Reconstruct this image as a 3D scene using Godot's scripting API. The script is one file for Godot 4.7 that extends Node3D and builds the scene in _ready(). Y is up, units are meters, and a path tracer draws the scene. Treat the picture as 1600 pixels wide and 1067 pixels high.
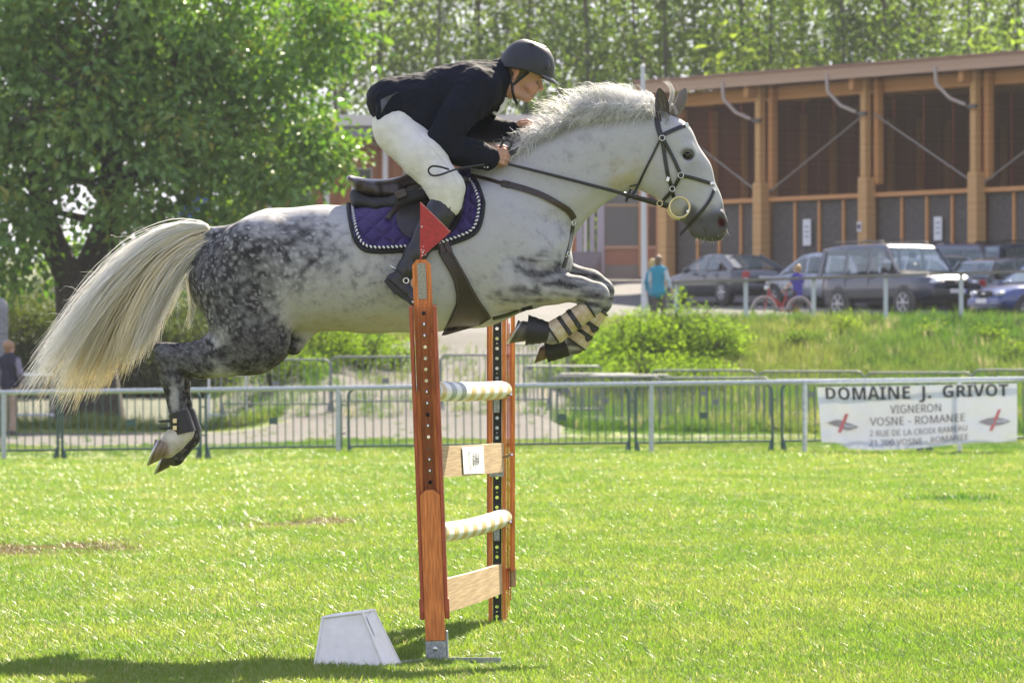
extends Node3D

const F := 8000.0          # focal length in pixels of the 1600 px photograph
const EYE := 1.25          # camera height
const HORIZON := 585.0
const HD := 23.5           # distance of the plane in which horse and rider move
const S := HD / F          # metres per photograph pixel in that plane

var names := {}
var mats := {}
var rng := RandomNumberGenerator.new()

# ---------------------------------------------------------------- places
func P(x: float, y: float, d: float) -> Vector3:
	return Vector3((x - 800.0) / F * d, EYE - (y - HORIZON) / F * d, -d)

func hp(x: float, y: float, z := 0.0) -> Vector3:      # z in pixels towards the viewer
	return Vector3((x - 800.0) * S, EYE - (y - HORIZON) * S, -HD + z * S)

func lin(r: float, g: float, b: float) -> Color:
	return Color(r, g, b).linear_to_srgb()

func rnd(a: float, b: float) -> float:
	return rng.randf_range(a, b)

# ---------------------------------------------------------------- nodes
func numbered(called: String) -> String:
	if not names.has(called):
		names[called] = 0
		return called
	names[called] += 1
	return "%s_%03d" % [called, names[called]]

func tag(o: Node3D, label: String, category: String, group := "") -> Node3D:
	o.set_meta("label", label)
	o.set_meta("category", category)
	if group:
		o.set_meta("group", group)
	return o

func thing(called: String, label: String, category: String, at := Vector3.ZERO, group := "") -> Node3D:
	var o := Node3D.new()
	o.name = numbered(called)
	add_child(o)
	o.position = at
	return tag(o, label, category, group)

func put(called: String, m: MB, material: Material, parent: Node3D = null, origin := Vector3.ZERO) -> MeshInstance3D:
	var o := MeshInstance3D.new()
	if parent == null:
		o.name = numbered(called)
		add_child(o)
		o.position = origin
	else:
		o.name = called
		parent.add_child(o, true)
		if origin == Vector3.ZERO:
			var q: Node3D = parent
			while q != self and q != null and q.get_parent() != null:
				origin += q.position
				q = q.get_parent() as Node3D
				if q == self:
					break
	o.mesh = m.commit(origin)
	o.material_override = material
	return o

func put_local(called: String, m: MB, material: Material, parent: Node3D) -> MeshInstance3D:
	var o := MeshInstance3D.new()
	o.name = called
	parent.add_child(o, true)
	o.mesh = m.commit(Vector3.ZERO)
	o.material_override = material
	return o

func structure(o: Node3D) -> Node3D:
	o.set_meta("kind", "structure")
	return o

func stuff(o: Node3D) -> Node3D:
	o.set_meta("kind", "stuff")
	return o

func copy(o: Node3D, at: Vector3, turn := 0.0, label := "") -> Node3D:
	var c: Node3D = o.duplicate()
	var base := String(o.name)
	var cut := base.rfind("_")
	if cut > 0 and base.substr(cut + 1).is_valid_int():
		base = base.substr(0, cut)
	c.name = numbered(base)
	add_child(c)
	c.position = at
	c.rotation.y = turn
	if label:
		c.set_meta("label", label)
	return c

# ---------------------------------------------------------------- materials
func noise_tex(seed_: int, freq: float, lo: Color, hi: Color, octaves := 4, size := 512, kind := FastNoiseLite.TYPE_SIMPLEX_SMOOTH, mid := 0.5) -> NoiseTexture2D:
	var key := "%d %f %s %s %d" % [seed_, freq, lo, hi, octaves]
	if mats.has(key):
		return mats[key]
	var n := FastNoiseLite.new()
	n.noise_type = kind
	n.seed = seed_
	n.frequency = freq
	n.fractal_octaves = octaves
	var t := NoiseTexture2D.new()
	t.width = size
	t.height = size
	t.seamless = true
	t.noise = n
	var g := Gradient.new()
	g.offsets = PackedFloat32Array([clampf(mid - 0.35, 0, 1), clampf(mid + 0.35, 0, 1)])
	g.colors = PackedColorArray([lo, hi])
	t.color_ramp = g
	mats[key] = t
	return t

func bump_tex(seed_: int, freq: float, strength := 4.0, octaves := 4, size := 512) -> NoiseTexture2D:
	var key := "bump %d %f %f %d" % [seed_, freq, strength, octaves]
	if mats.has(key):
		return mats[key]
	var n := FastNoiseLite.new()
	n.seed = seed_
	n.frequency = freq
	n.fractal_octaves = octaves
	var t := NoiseTexture2D.new()
	t.width = size
	t.height = size
	t.seamless = true
	t.noise = n
	t.as_normal_map = true
	t.bump_strength = strength
	mats[key] = t
	return t

func mat(c: Color, rough := 0.7, metal := 0.0) -> StandardMaterial3D:
	var m := StandardMaterial3D.new()
	m.albedo_color = c
	m.roughness = rough
	m.metallic = metal
	m.cull_mode = BaseMaterial3D.CULL_DISABLED
	return m

# colour broken up by a world-size noise: tex multiplies the colour, bump gives relief
func tmat(c: Color, rough: float, tex: Texture2D, tex_scale: Vector3, bump: Texture2D = null, bump_scale := 0.5, world := false) -> StandardMaterial3D:
	var m := mat(c, rough)
	if tex:
		m.albedo_texture = tex
	m.uv1_triplanar = true
	m.uv1_world_triplanar = world
	m.uv1_scale = tex_scale
	if bump:
		m.normal_enabled = true
		m.normal_texture = bump
		m.normal_scale = bump_scale
	return m

# ---------------------------------------------------------------- mesh builder
class MB:
	var v := PackedVector3Array()
	var n := PackedVector3Array()
	var c := PackedColorArray()
	var uv := PackedVector2Array()
	var i := PackedInt32Array()
	var col := Color(1, 1, 1)
	var colored := false

	func vert(p: Vector3, nr: Vector3, t := Vector2.ZERO) -> int:
		v.append(p)
		n.append(nr)
		uv.append(t)
		c.append(col)
		return v.size() - 1

	func tri(a: Vector3, b: Vector3, d: Vector3) -> void:      # counter-clockwise from outside
		var nr := (b - a).cross(d - a).normalized()
		var k := vert(a, nr)
		vert(b, nr)
		vert(d, nr)
		i.append_array([k, k + 2, k + 1])

	func quad(a: Vector3, b: Vector3, d: Vector3, e: Vector3, ta := Vector2(0, 1), tb := Vector2(1, 1), td := Vector2(1, 0), te := Vector2(0, 0)) -> void:
		var nr := (d - a).cross(e - b).normalized()
		var k := vert(a, nr, ta)
		vert(b, nr, tb)
		vert(d, nr, td)
		vert(e, nr, te)
		i.append_array([k, k + 2, k + 1, k, k + 3, k + 2])

	# box with chamfered edges; b is its frame (columns are its axes)
	func box(at: Vector3, size: Vector3, bevel := 0.0, b := Basis()) -> void:
		var h := size * 0.5
		var e := minf(bevel, minf(h.x, minf(h.y, h.z)) * 0.9)
		if e <= 0.0:
			for ax in 3:
				for s in [-1.0, 1.0]:
					var nn := Vector3.ZERO
					nn[ax] = s
					var u := Vector3.ZERO
					u[(ax + 1) % 3] = 1
					var w := nn.cross(u)
					var hn := nn * h
					var hu := u * h
					var hw := w * h
					quad(at + b * (hn - hu - hw), at + b * (hn + hu - hw), at + b * (hn + hu + hw), at + b * (hn - hu + hw))
			return
		var g := h - Vector3(e, e, e)
		for ax in 3:
			for s in [-1.0, 1.0]:
				var nn := Vector3.ZERO
				nn[ax] = s
				var u := Vector3.ZERO
				u[(ax + 1) % 3] = 1
				var w := nn.cross(u)
				var hn := nn * h
				var hu := u * g
				var hw := w * g
				quad(at + b * (hn - hu - hw), at + b * (hn + hu - hw), at + b * (hn + hu + hw), at + b * (hn - hu + hw))
		for ax in 3:
			var a1 := (ax + 1) % 3
			var a2 := (ax + 2) % 3
			for s1 in [-1.0, 1.0]:
				for s2 in [-1.0, 1.0]:
					var p := Vector3.ZERO
					p[a1] = s1 * h[a1]
					p[a2] = s2 * g[a2]
					var q := Vector3.ZERO
					q[a1] = s1 * g[a1]
					q[a2] = s2 * h[a2]
					var l := Vector3.ZERO
					l[ax] = g[ax]
					_edge(at, b, p, q, l)
		for sx in [-1.0, 1.0]:
			for sy in [-1.0, 1.0]:
				for sz in [-1.0, 1.0]:
					var px := Vector3(sx * h.x, sy * g.y, sz * g.z)
					var py := Vector3(sx * g.x, sy * h.y, sz * g.z)
					var pz := Vector3(sx * g.x, sy * g.y, sz * h.z)
					if sx * sy * sz > 0:
						tri(at + b * px, at + b * py, at + b * pz)
					else:
						tri(at + b * px, at + b * pz, at + b * py)

	func _edge(at: Vector3, b: Basis, p: Vector3, q: Vector3, l: Vector3) -> void:
		var nr := (q + l - (p - l)).cross(p + l - (q - l))
		if nr.dot(p + q) > 0:
			quad(at + b * (p - l), at + b * (q - l), at + b * (q + l), at + b * (p + l))
		else:
			quad(at + b * (p + l), at + b * (q + l), at + b * (q - l), at + b * (p - l))

	# beam between two points: w across, t along the second axis (nearest to up)
	func beam(a: Vector3, d: Vector3, w: float, t: float, bevel := 0.0, up := Vector3.UP) -> void:
		var y := (d - a).normalized()
		var x := y.cross(up)
		if x.length() < 0.01:
			x = y.cross(Vector3.BACK)
		x = x.normalized()
		var z := x.cross(y).normalized()
		box((a + d) * 0.5, Vector3(w, a.distance_to(d), t), bevel, Basis(x, y, z))

	func tube(pts: Array, rad: Array, sides := 8, caps := true, flat := 1.0, flat_dir := Vector3.ZERO) -> void:
		var m := pts.size()
		var last_x := Vector3.ZERO
		var first := v.size()
		var along := 0.0
		for k in m:
			var p: Vector3 = pts[k]
			var t: Vector3 = ((pts[mini(k + 1, m - 1)] as Vector3) - (pts[maxi(k - 1, 0)] as Vector3)).normalized()
			var x := last_x
			if flat_dir != Vector3.ZERO:
				x = flat_dir
			if x == Vector3.ZERO:
				x = Vector3.UP if absf(t.y) < 0.9 else Vector3.RIGHT
			x = (x - t * x.dot(t)).normalized()
			last_x = x
			var y := t.cross(x)
			var r: float = rad[mini(k, rad.size() - 1)]
			if k > 0:
				along += p.distance_to(pts[k - 1])
			for j in sides + 1:
				var a := TAU * j / sides
				vert(p + (x * cos(a) * flat + y * sin(a)) * r, (x * cos(a) / flat + y * sin(a)).normalized(), Vector2(float(j) / sides, along))
		for k in m - 1:
			for j in sides:
				var a := first + k * (sides + 1) + j
				var bq := a + sides + 1
				i.append_array([a, bq + 1, a + 1, a, bq, bq + 1])
		if caps:
			for e in 2:
				var k2: int = 0 if e == 0 else m - 1
				var t2: Vector3 = ((pts[1] as Vector3) - (pts[0] as Vector3)).normalized() * -1.0 if e == 0 else ((pts[m - 1] as Vector3) - (pts[m - 2] as Vector3)).normalized()
				var ring := first + k2 * (sides + 1)
				var cc := vert(pts[k2], t2)
				var start := v.size()
				for j in sides:
					vert(v[ring + j], t2)
				for j in sides:
					if e == 0:
						i.append_array([cc, start + j, start + (j + 1) % sides])
					else:
						i.append_array([cc, start + (j + 1) % sides, start + j])

	# turned shape: profile of (radius, height) from bottom to top, about the y axis of the frame tr
	func lathe(profile: Array, segs: int, tr: Transform3D) -> void:
		var m := profile.size()
		var first := v.size()
		for k in m:
			var p: Vector2 = profile[k]
			var t: Vector2 = (profile[mini(k + 1, m - 1)] as Vector2) - (profile[maxi(k - 1, 0)] as Vector2)
			var nn := Vector2(t.y, -t.x).normalized()
			for j in segs + 1:
				var a := TAU * j / segs
				var o := Vector3(cos(a), 0, sin(a))
				vert(tr * (o * p.x + Vector3.UP * p.y), (tr.basis * (o * nn.x + Vector3.UP * nn.y)).normalized(), Vector2(float(j) / segs, float(k) / m))
		for k in m - 1:
			for j in segs:
				var a := first + k * (segs + 1) + j
				var bq := a + segs + 1
				i.append_array([a, a + 1, bq + 1, a, bq + 1, bq])

	# flat polygon given in the frame's x,y plane (counter-clockwise), thickness along z
	func prism(poly: PackedVector2Array, depth: float, tr: Transform3D, bevel := 0.0) -> void:
		var tris := Geometry2D.triangulate_polygon(poly)
		var inner := poly
		if bevel > 0.0:
			var got := Geometry2D.offset_polygon(poly, -bevel)
			if got.size() == 1 and (got[0] as PackedVector2Array).size() == poly.size():
				inner = got[0]
				# keep the same start
				var best := 0
				for k in inner.size():
					if inner[k].distance_to(poly[0]) < inner[best].distance_to(poly[0]):
						best = k
				var re := PackedVector2Array()
				for k in inner.size():
					re.append(inner[(best + k) % inner.size()])
				inner = re
				if Geometry2D.is_polygon_clockwise(inner) != Geometry2D.is_polygon_clockwise(poly):
					inner = poly
			else:
				bevel = 0.0
		var h := depth * 0.5
		var cw := Geometry2D.is_polygon_clockwise(poly)
		tris = Geometry2D.triangulate_polygon(inner)
		for s in [1.0, -1.0]:
			var k0 := v.size()
			for p in inner:
				vert(tr * Vector3(p.x, p.y, h * s), (tr.basis * Vector3(0, 0, s)).normalized(), p)
			for k in range(0, tris.size(), 3):
				var a := tris[k]
				var b2 := tris[k + 1]
				var d2 := tris[k + 2]
				var area := (inner[b2] - inner[a]).cross(inner[d2] - inner[a])
				if (area > 0) == (s > 0):
					i.append_array([k0 + a, k0 + d2, k0 + b2])
				else:
					i.append_array([k0 + a, k0 + b2, k0 + d2])
		var m := poly.size()
		for k in m:
			var p := poly[k]
			var q := poly[(k + 1) % m]
			var pi := inner[k]
			var qi := inner[(k + 1) % m]
			if cw:
				var tmp := p
				p = q
				q = tmp
				tmp = pi
				pi = qi
				qi = tmp
			var hb := h - bevel
			quad(tr * Vector3(p.x, p.y, -hb), tr * Vector3(q.x, q.y, -hb), tr * Vector3(q.x, q.y, hb), tr * Vector3(p.x, p.y, hb))
			if bevel > 0.0:
				quad(tr * Vector3(p.x, p.y, hb), tr * Vector3(q.x, q.y, hb), tr * Vector3(qi.x, qi.y, h), tr * Vector3(pi.x, pi.y, h))
				quad(tr * Vector3(pi.x, pi.y, -h), tr * Vector3(qi.x, qi.y, -h), tr * Vector3(q.x, q.y, -hb), tr * Vector3(p.x, p.y, -hb))

	func ball(at: Vector3, r: Vector3, rings := 8, segs := 12, b := Basis()) -> void:
		var first := v.size()
		for k in rings + 1:
			var th := PI * k / rings - PI / 2
			for j in segs + 1:
				var a := TAU * j / segs
				var o := Vector3(cos(th) * cos(a), sin(th), cos(th) * sin(a))
				vert(at + b * (o * r), (b * (o / r)).normalized(), Vector2(float(j) / segs, float(k) / rings))
		for k in rings:
			for j in segs:
				var a := first + k * (segs + 1) + j
				var bq := a + segs + 1
				i.append_array([a, a + 1, bq + 1, a, bq + 1, bq])

	# grid of points (rows x columns), smooth; back adds a second face d behind it and closes the rim
	func sheet(rows: Array, thick := 0.0, towards := Vector3.ZERO) -> void:
		var R := rows.size()
		var C: int = (rows[0] as Array).size()
		var nr := []
		for r in R:
			for k in C:
				var du: Vector3 = (rows[r][mini(k + 1, C - 1)] as Vector3) - (rows[r][maxi(k - 1, 0)] as Vector3)
				var dv: Vector3 = (rows[mini(r + 1, R - 1)][k] as Vector3) - (rows[maxi(r - 1, 0)][k] as Vector3)
				var q := du.cross(dv).normalized()
				if towards != Vector3.ZERO and q.dot(towards) < 0:
					q = -q
				nr.append(q)
		for side in (2 if thick > 0 else 1):
			var s := 1.0 if side == 0 else -1.0
			var first := v.size()
			for r in R:
				for k in C:
					vert((rows[r][k] as Vector3) - (nr[r * C + k] as Vector3) * (thick if side == 1 else 0.0), (nr[r * C + k] as Vector3) * s, Vector2(float(k) / (C - 1), float(r) / (R - 1)))
			for r in R - 1:
				for k in C - 1:
					var a := first + r * C + k
					var nn := (v[a + 1] - v[a]).cross(v[a + C] - v[a])
					if nn.dot(n[a]) < 0:
						i.append_array([a, a + 1, a + C + 1, a, a + C + 1, a + C])
					else:
						i.append_array([a, a + C + 1, a + 1, a, a + C, a + C + 1])
		if thick > 0:
			var rim := []
			for k in C:
				rim.append([0, k])
			for r in range(1, R):
				rim.append([r, C - 1])
			for k in range(C - 2, -1, -1):
				rim.append([R - 1, k])
			for r in range(R - 2, 0, -1):
				rim.append([r, 0])
			for k in rim.size():
				var a = rim[k]
				var b2 = rim[(k + 1) % rim.size()]
				var pa: Vector3 = rows[a[0]][a[1]]
				var pb: Vector3 = rows[b2[0]][b2[1]]
				var na: Vector3 = nr[a[0] * C + a[1]]
				var nb: Vector3 = nr[b2[0] * C + b2[1]]
				quad(pa, pb, pb - nb * thick, pa - na * thick)

	# outlines the winding from the normals given
	func add(o: MB, tr: Transform3D) -> void:
		var k := v.size()
		for j in o.v.size():
			v.append(tr * o.v[j])
			n.append((tr.basis * o.n[j]).normalized())
		uv.append_array(o.uv)
		c.append_array(o.c)
		for j in o.i:
			i.append(k + j)

	func commit(origin: Vector3) -> ArrayMesh:
		var a := []
		a.resize(Mesh.ARRAY_MAX)
		var w := v
		if origin != Vector3.ZERO:
			w = v.duplicate()
			for k in w.size():
				w[k] -= origin
		a[Mesh.ARRAY_VERTEX] = w
		a[Mesh.ARRAY_NORMAL] = n
		a[Mesh.ARRAY_TEX_UV] = uv
		if colored:
			a[Mesh.ARRAY_COLOR] = c
		if i.size() < 240000:      # turn every face the way its normals point
			for k in range(0, i.size(), 3):
				var p0 := i[k]
				var p1 := i[k + 1]
				var p2 := i[k + 2]
				if (v[p2] - v[p0]).cross(v[p1] - v[p0]).dot(n[p0] + n[p1] + n[p2]) < 0.0:
					i[k + 1] = p2
					i[k + 2] = p1
		a[Mesh.ARRAY_INDEX] = i
		var m := ArrayMesh.new()
		m.add_surface_from_arrays(Mesh.PRIMITIVE_TRIANGLES, a)
		return m

# ---------------------------------------------------------------- bodies: tapered bones joined by a smooth minimum, meshed as surface nets
class Field:
	var q := PackedFloat32Array()      # 14 numbers a bone
	var count := 0
	var flat_most := 1.0
	var blend := 14.0

	# bone from a to b: (x, y, z), radius, k = depth of the section divided by its radius
	func bone(a: Vector3, ra: float, b: Vector3, rb: float, ka := 1.0, kb := -1.0, sym := false, bl := -1.0, cut := false) -> void:
		if kb < 0:
			kb = ka
		q.append_array([a.x, a.y, a.z, ra, b.x, b.y, b.z, rb, ka, kb, blend if bl < 0 else bl, 1.0 if sym else 0.0, 1.0 if cut else 0.0, 0.0])
		count += 1
		flat_most = maxf(flat_most, maxf(1.0 / ka, 1.0 / kb))

	# chain of [x, y, z, radius, k]
	func chain(list: Array, sym := false, bl := -1.0) -> void:
		for j in list.size() - 1:
			var a = list[j]
			var b = list[j + 1]
			bone(Vector3(a[0], a[1], a[2]), a[3], Vector3(b[0], b[1], b[2]), b[3], a[4] if a.size() > 4 else 1.0, b[4] if b.size() > 4 else 1.0, sym, bl)

	func one(o: int, x: float, y: float, z: float) -> float:
		if q[o + 11] > 0.5:
			z = absf(z)
		var dx := q[o + 4] - q[o]
		var dy := q[o + 5] - q[o + 1]
		var dz := q[o + 6] - q[o + 2]
		var ex := x - q[o]
		var ey := y - q[o + 1]
		var ez := z - q[o + 2]
		var l := dx * dx + dy * dy + dz * dz
		var t := 0.0
		if l > 0.0001:
			t = clampf((ex * dx + ey * dy + ez * dz) / l, 0.0, 1.0)
		ex -= dx * t
		ey -= dy * t
		ez = (ez - dz * t) / (q[o + 8] + (q[o + 9] - q[o + 8]) * t)
		return sqrt(ex * ex + ey * ey + ez * ez) - q[o + 3] - (q[o + 7] - q[o + 3]) * t

	func at(x: float, y: float, z: float, act: PackedInt32Array) -> float:
		var best := 1e6
		for o in act:
			var d := one(o, x, y, z)
			var k := q[o + 10]
			if q[o + 12] > 0.5:
				d = -d
				var h2 := clampf(0.5 - 0.5 * (best - d) / k, 0.0, 1.0)
				best = best + (d - best) * h2 + k * h2 * (1.0 - h2)
				continue
			if d - best > k:
				continue
			if best - d > k:
				best = d
				continue
			var h := clampf(0.5 + 0.5 * (best - d) / k, 0.0, 1.0)
			best = best + (d - best) * h - k * h * (1.0 - h)
		return best

	func all() -> PackedInt32Array:
		var a := PackedInt32Array()
		for k in count:
			a.append(k * 14)
		return a

	var columns := {}

	# nearest surface in front of (x, y) when looking along -z; -999 where there is none
	func front(x: float, y: float, from := 150.0) -> float:
		var key := Vector2i(floori(x / 24.0), floori(y / 24.0))
		if not columns.has(key):
			var some := PackedInt32Array()
			for k in count:
				var o := k * 14
				var mx := key.x * 24.0 + 12.0
				var my := key.y * 24.0 + 12.0
				var p := Vector2(q[o], q[o + 1])
				var w := Vector2(q[o + 4], q[o + 5])
				var near := Geometry2D.get_closest_point_to_segment(Vector2(mx, my), p, w)
				if near.distance_to(Vector2(mx, my)) < maxf(q[o + 3], q[o + 7]) + 18.0 + q[o + 10]:
					some.append(o)
			columns[key] = some
		var act: PackedInt32Array = columns[key]
		if act.is_empty():
			return -999.0
		var z := from
		for k in 70:
			var d := at(x, y, z, act)
			if d < 0.15:
				return z
			z -= maxf(d * 0.42, 0.25)
			if z < -150.0:
				break
		return -999.0

	# the surface at (x, y), or the nearest one above where the body has already turned away
	func skin(x: float, y: float) -> float:
		var z := front(x, y)
		if z > -100.0:
			return z
		for k in range(1, 16):
			for w in [Vector2(0, -k * 2.0), Vector2(0, k * 2.0), Vector2(-k * 2.0, 0), Vector2(k * 2.0, 0)]:
				z = front(x + w.x, y + w.y)
				if z > -100.0:
					return z
		return 0.0

	func mesh(cell: float, place: Callable, paint: Callable) -> MB:
		var lo := Vector3(1e9, 1e9, 1e9)
		var hi := -lo
		for k in count:
			var o := k * 14
			if q[o + 12] > 0.5:
				continue
			for e in 2:
				var r := q[o + 3 + 4 * e]
				var c := Vector3(q[o + 4 * e], q[o + 1 + 4 * e], q[o + 2 + 4 * e])
				var w := Vector3(r, r, r * q[o + 8 + e])
				lo = lo.min(c - w)
				hi = hi.max(c + w)
				if q[o + 11] > 0.5:
					c.z = -c.z
					lo = lo.min(c - w)
					hi = hi.max(c + w)
		lo -= Vector3.ONE * cell * 4.0
		hi += Vector3.ONE * cell * 4.0
		var B := 4
		var nb := ((hi - lo) / (cell * B)).ceil()
		var bx := int(nb.x)
		var by := int(nb.y)
		var bz := int(nb.z)
		var nx := bx * B
		var ny := by * B
		var nz := bz * B
		var g := PackedFloat32Array()
		g.resize(nx * ny * nz)
		g.fill(1e3)
		var live := []
		var reach := cell * B * 0.87 + cell * 1.8
		var every := all()
		var near := {}
		var wide := cell * B * 4 * 0.87 + cell * 2.0
		for kz in bz:
			for ky in by:
				for kx in bx:
					var group := Vector3i(kx >> 2, ky >> 2, kz >> 2)
					if not near.has(group):
						var some := PackedInt32Array()
						var gx := lo.x + (group.x * 4 + 2) * B * cell
						var gy := lo.y + (group.y * 4 + 2) * B * cell
						var gz := lo.z + (group.z * 4 + 2) * B * cell
						for o in every:
							var thin := minf(1.0, minf(q[o + 8], q[o + 9]))
							if one(o, gx, gy, gz) * thin < wide + q[o + 10] + 5.0:
								some.append(o)
						near[group] = some
					var mx := lo.x + (kx + 0.5) * B * cell
					var my := lo.y + (ky + 0.5) * B * cell
					var mz := lo.z + (kz + 0.5) * B * cell
					var act := PackedInt32Array()
					var least := 1e6
					var deep := false
					for o in near[group]:
						var thin := minf(1.0, minf(q[o + 8], q[o + 9]))
						var d := one(o, mx, my, mz) * thin
						if d < reach + q[o + 10] * thin:
							act.append(o)
						if q[o + 12] < 0.5:
							least = minf(least, d)
							if d < -reach:
								deep = true
						elif d < reach:
							deep = false
					if least > reach + 5.0:
						continue
					var x0 := kx * B
					var y0 := ky * B
					var z0 := kz * B
					if deep:
						for z in range(z0, z0 + B):
							for y in range(y0, y0 + B):
								for x in range(x0, x0 + B):
									g[(z * ny + y) * nx + x] = -1e3
						continue
					live.append(Vector3i(x0, y0, z0))
					for z in range(z0, z0 + B):
						for y in range(y0, y0 + B):
							for x in range(x0, x0 + B):
								g[(z * ny + y) * nx + x] = at(lo.x + x * cell, lo.y + y * cell, lo.z + z * cell, act)
		var id := {}
		var m := MB.new()
		m.colored = true
		var px := PackedVector3Array()
		var offs := [0, 1, nx, nx + 1, nx * ny, nx * ny + 1, nx * ny + nx, nx * ny + nx + 1]
		var ends := [[0, 1], [2, 3], [4, 5], [6, 7], [0, 2], [1, 3], [4, 6], [5, 7], [0, 4], [1, 5], [2, 6], [3, 7]]
		var cr := [Vector3(0, 0, 0), Vector3(1, 0, 0), Vector3(0, 1, 0), Vector3(1, 1, 0), Vector3(0, 0, 1), Vector3(1, 0, 1), Vector3(0, 1, 1), Vector3(1, 1, 1)]
		var cells := []
		for b in live:
			for z in range(b.z, mini(b.z + B, nz - 1)):
				for y in range(b.y, mini(b.y + B, ny - 1)):
					for x in range(b.x, mini(b.x + B, nx - 1)):
						var at0 := (z * ny + y) * nx + x
						var inside := 0
						for o in offs:
							if g[at0 + o] < 0:
								inside += 1
						if inside == 0 or inside == 8:
							continue
						var sum := Vector3.ZERO
						var hits := 0
						for e in ends:
							var da := g[at0 + offs[e[0]]]
							var db := g[at0 + offs[e[1]]]
							if (da < 0) != (db < 0):
								sum += (cr[e[0]] as Vector3).lerp(cr[e[1]], da / (da - db))
								hits += 1
						id[at0] = px.size()
						px.append(lo + (Vector3(x, y, z) + sum / hits) * cell)
						cells.append(at0)
		for p in px:
			m.v.append(place.call(p))
			m.n.append(Vector3.ZERO)
			m.uv.append(Vector2(p.x, p.y) * 0.01)
			m.c.append(paint.call(p))
		var steps := [1, nx, nx * ny]
		for at0 in cells:
			for ax in 3:
				var da := g[at0]
				var db := g[at0 + steps[ax]]
				if (da < 0) == (db < 0):
					continue
				var u: int = steps[(ax + 1) % 3]
				var w: int = steps[(ax + 2) % 3]
				if not (id.has(at0 - u) and id.has(at0 - w) and id.has(at0 - u - w)):
					continue
				var a: int = id[at0]
				var b2: int = id[at0 - u]
				var c2: int = id[at0 - u - w]
				var d2: int = id[at0 - w]
				# place mirrors y (pixels run down), so the winding is turned once more
				if da < 0:
					m.i.append_array([a, b2, c2, a, c2, d2])
				else:
					m.i.append_array([a, c2, b2, a, d2, c2])
		for k in range(0, m.i.size(), 3):
			var a := m.i[k]
			var b3 := m.i[k + 1]
			var c3 := m.i[k + 2]
			var nr := (m.v[c3] - m.v[a]).cross(m.v[b3] - m.v[a])
			m.n[a] += nr
			m.n[b3] += nr
			m.n[c3] += nr
		for k in m.n.size():
			m.n[k] = m.n[k].normalized()
		return m

func _ready() -> void:
	rng.seed = 7
	build_camera()
	build_ground()
	build_grass()
	build_big_tree()
	build_wood()
	build_bushes()
	build_hall()
	build_low_building()
	build_fences()
	build_guard_rail()
	build_cars()
	build_people()
	build_horse()
	build_tack()
	build_rider()
	build_jump()

func build_camera() -> void:
	var cam := Camera3D.new()
	cam.name = "camera"
	add_child(cam)
	cam.position = Vector3(0, EYE, 0)
	cam.rotation.x = atan((HORIZON - 533.5) / F)
	cam.near = 0.5
	cam.far = 3000.0
	var at := CameraAttributesPhysical.new()
	at.frustum_focal_length = 180.0
	at.frustum_focus_distance = 23.2
	at.exposure_aperture = 10.0
	at.frustum_near = 0.5
	at.frustum_far = 3000.0
	cam.attributes = at
	cam.fov = rad_to_deg(2.0 * atan(533.5 / F))
	cam.current = true

	var we := WorldEnvironment.new()
	we.name = "environment"
	add_child(we)
	var e := Environment.new()
	we.environment = e
	e.background_mode = Environment.BG_SKY
	e.tonemap_mode = Environment.TONE_MAPPER_LINEAR
	e.tonemap_exposure = 4.0
	e.fog_enabled = true
	e.fog_density = 0.0002
	e.fog_light_color = Color(0.93, 0.95, 0.97)
	e.sdfgi_enabled = true
	e.ssao_enabled = true
	e.ssil_enabled = true
	var sky := Sky.new()
	var sm := ProceduralSkyMaterial.new()
	sm.sky_top_color = lin(0.18, 0.205, 0.31)
	sm.sky_horizon_color = lin(0.41, 0.40, 0.42)
	sm.sky_curve = 0.18
	sm.ground_bottom_color = lin(0.08, 0.10, 0.03)
	sm.ground_horizon_color = lin(0.22, 0.25, 0.2)
	sm.sun_angle_max = 30.0
	sky.sky_material = sm
	e.sky = sky

	var sun := DirectionalLight3D.new()
	sun.name = "sun"
	add_child(sun)
	var el := deg_to_rad(37.0)
	var az := deg_to_rad(20.0)
	var to := Vector3(sin(az) * cos(el), sin(el), -cos(az) * cos(el))
	sun.look_at_from_position(to * 50.0, Vector3.ZERO)
	sun.light_color = Color(1.0, 0.95, 0.86)
	sun.light_energy = 1.5
	sun.light_angular_distance = 0.53
	sun.shadow_enabled = true

# ================================================================ the horse
var horse_field: Field
var coat_a := FastNoiseLite.new()
var coat_b := FastNoiseLite.new()
var coat_c := FastNoiseLite.new()
var coat_d := FastNoiseLite.new()

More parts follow.
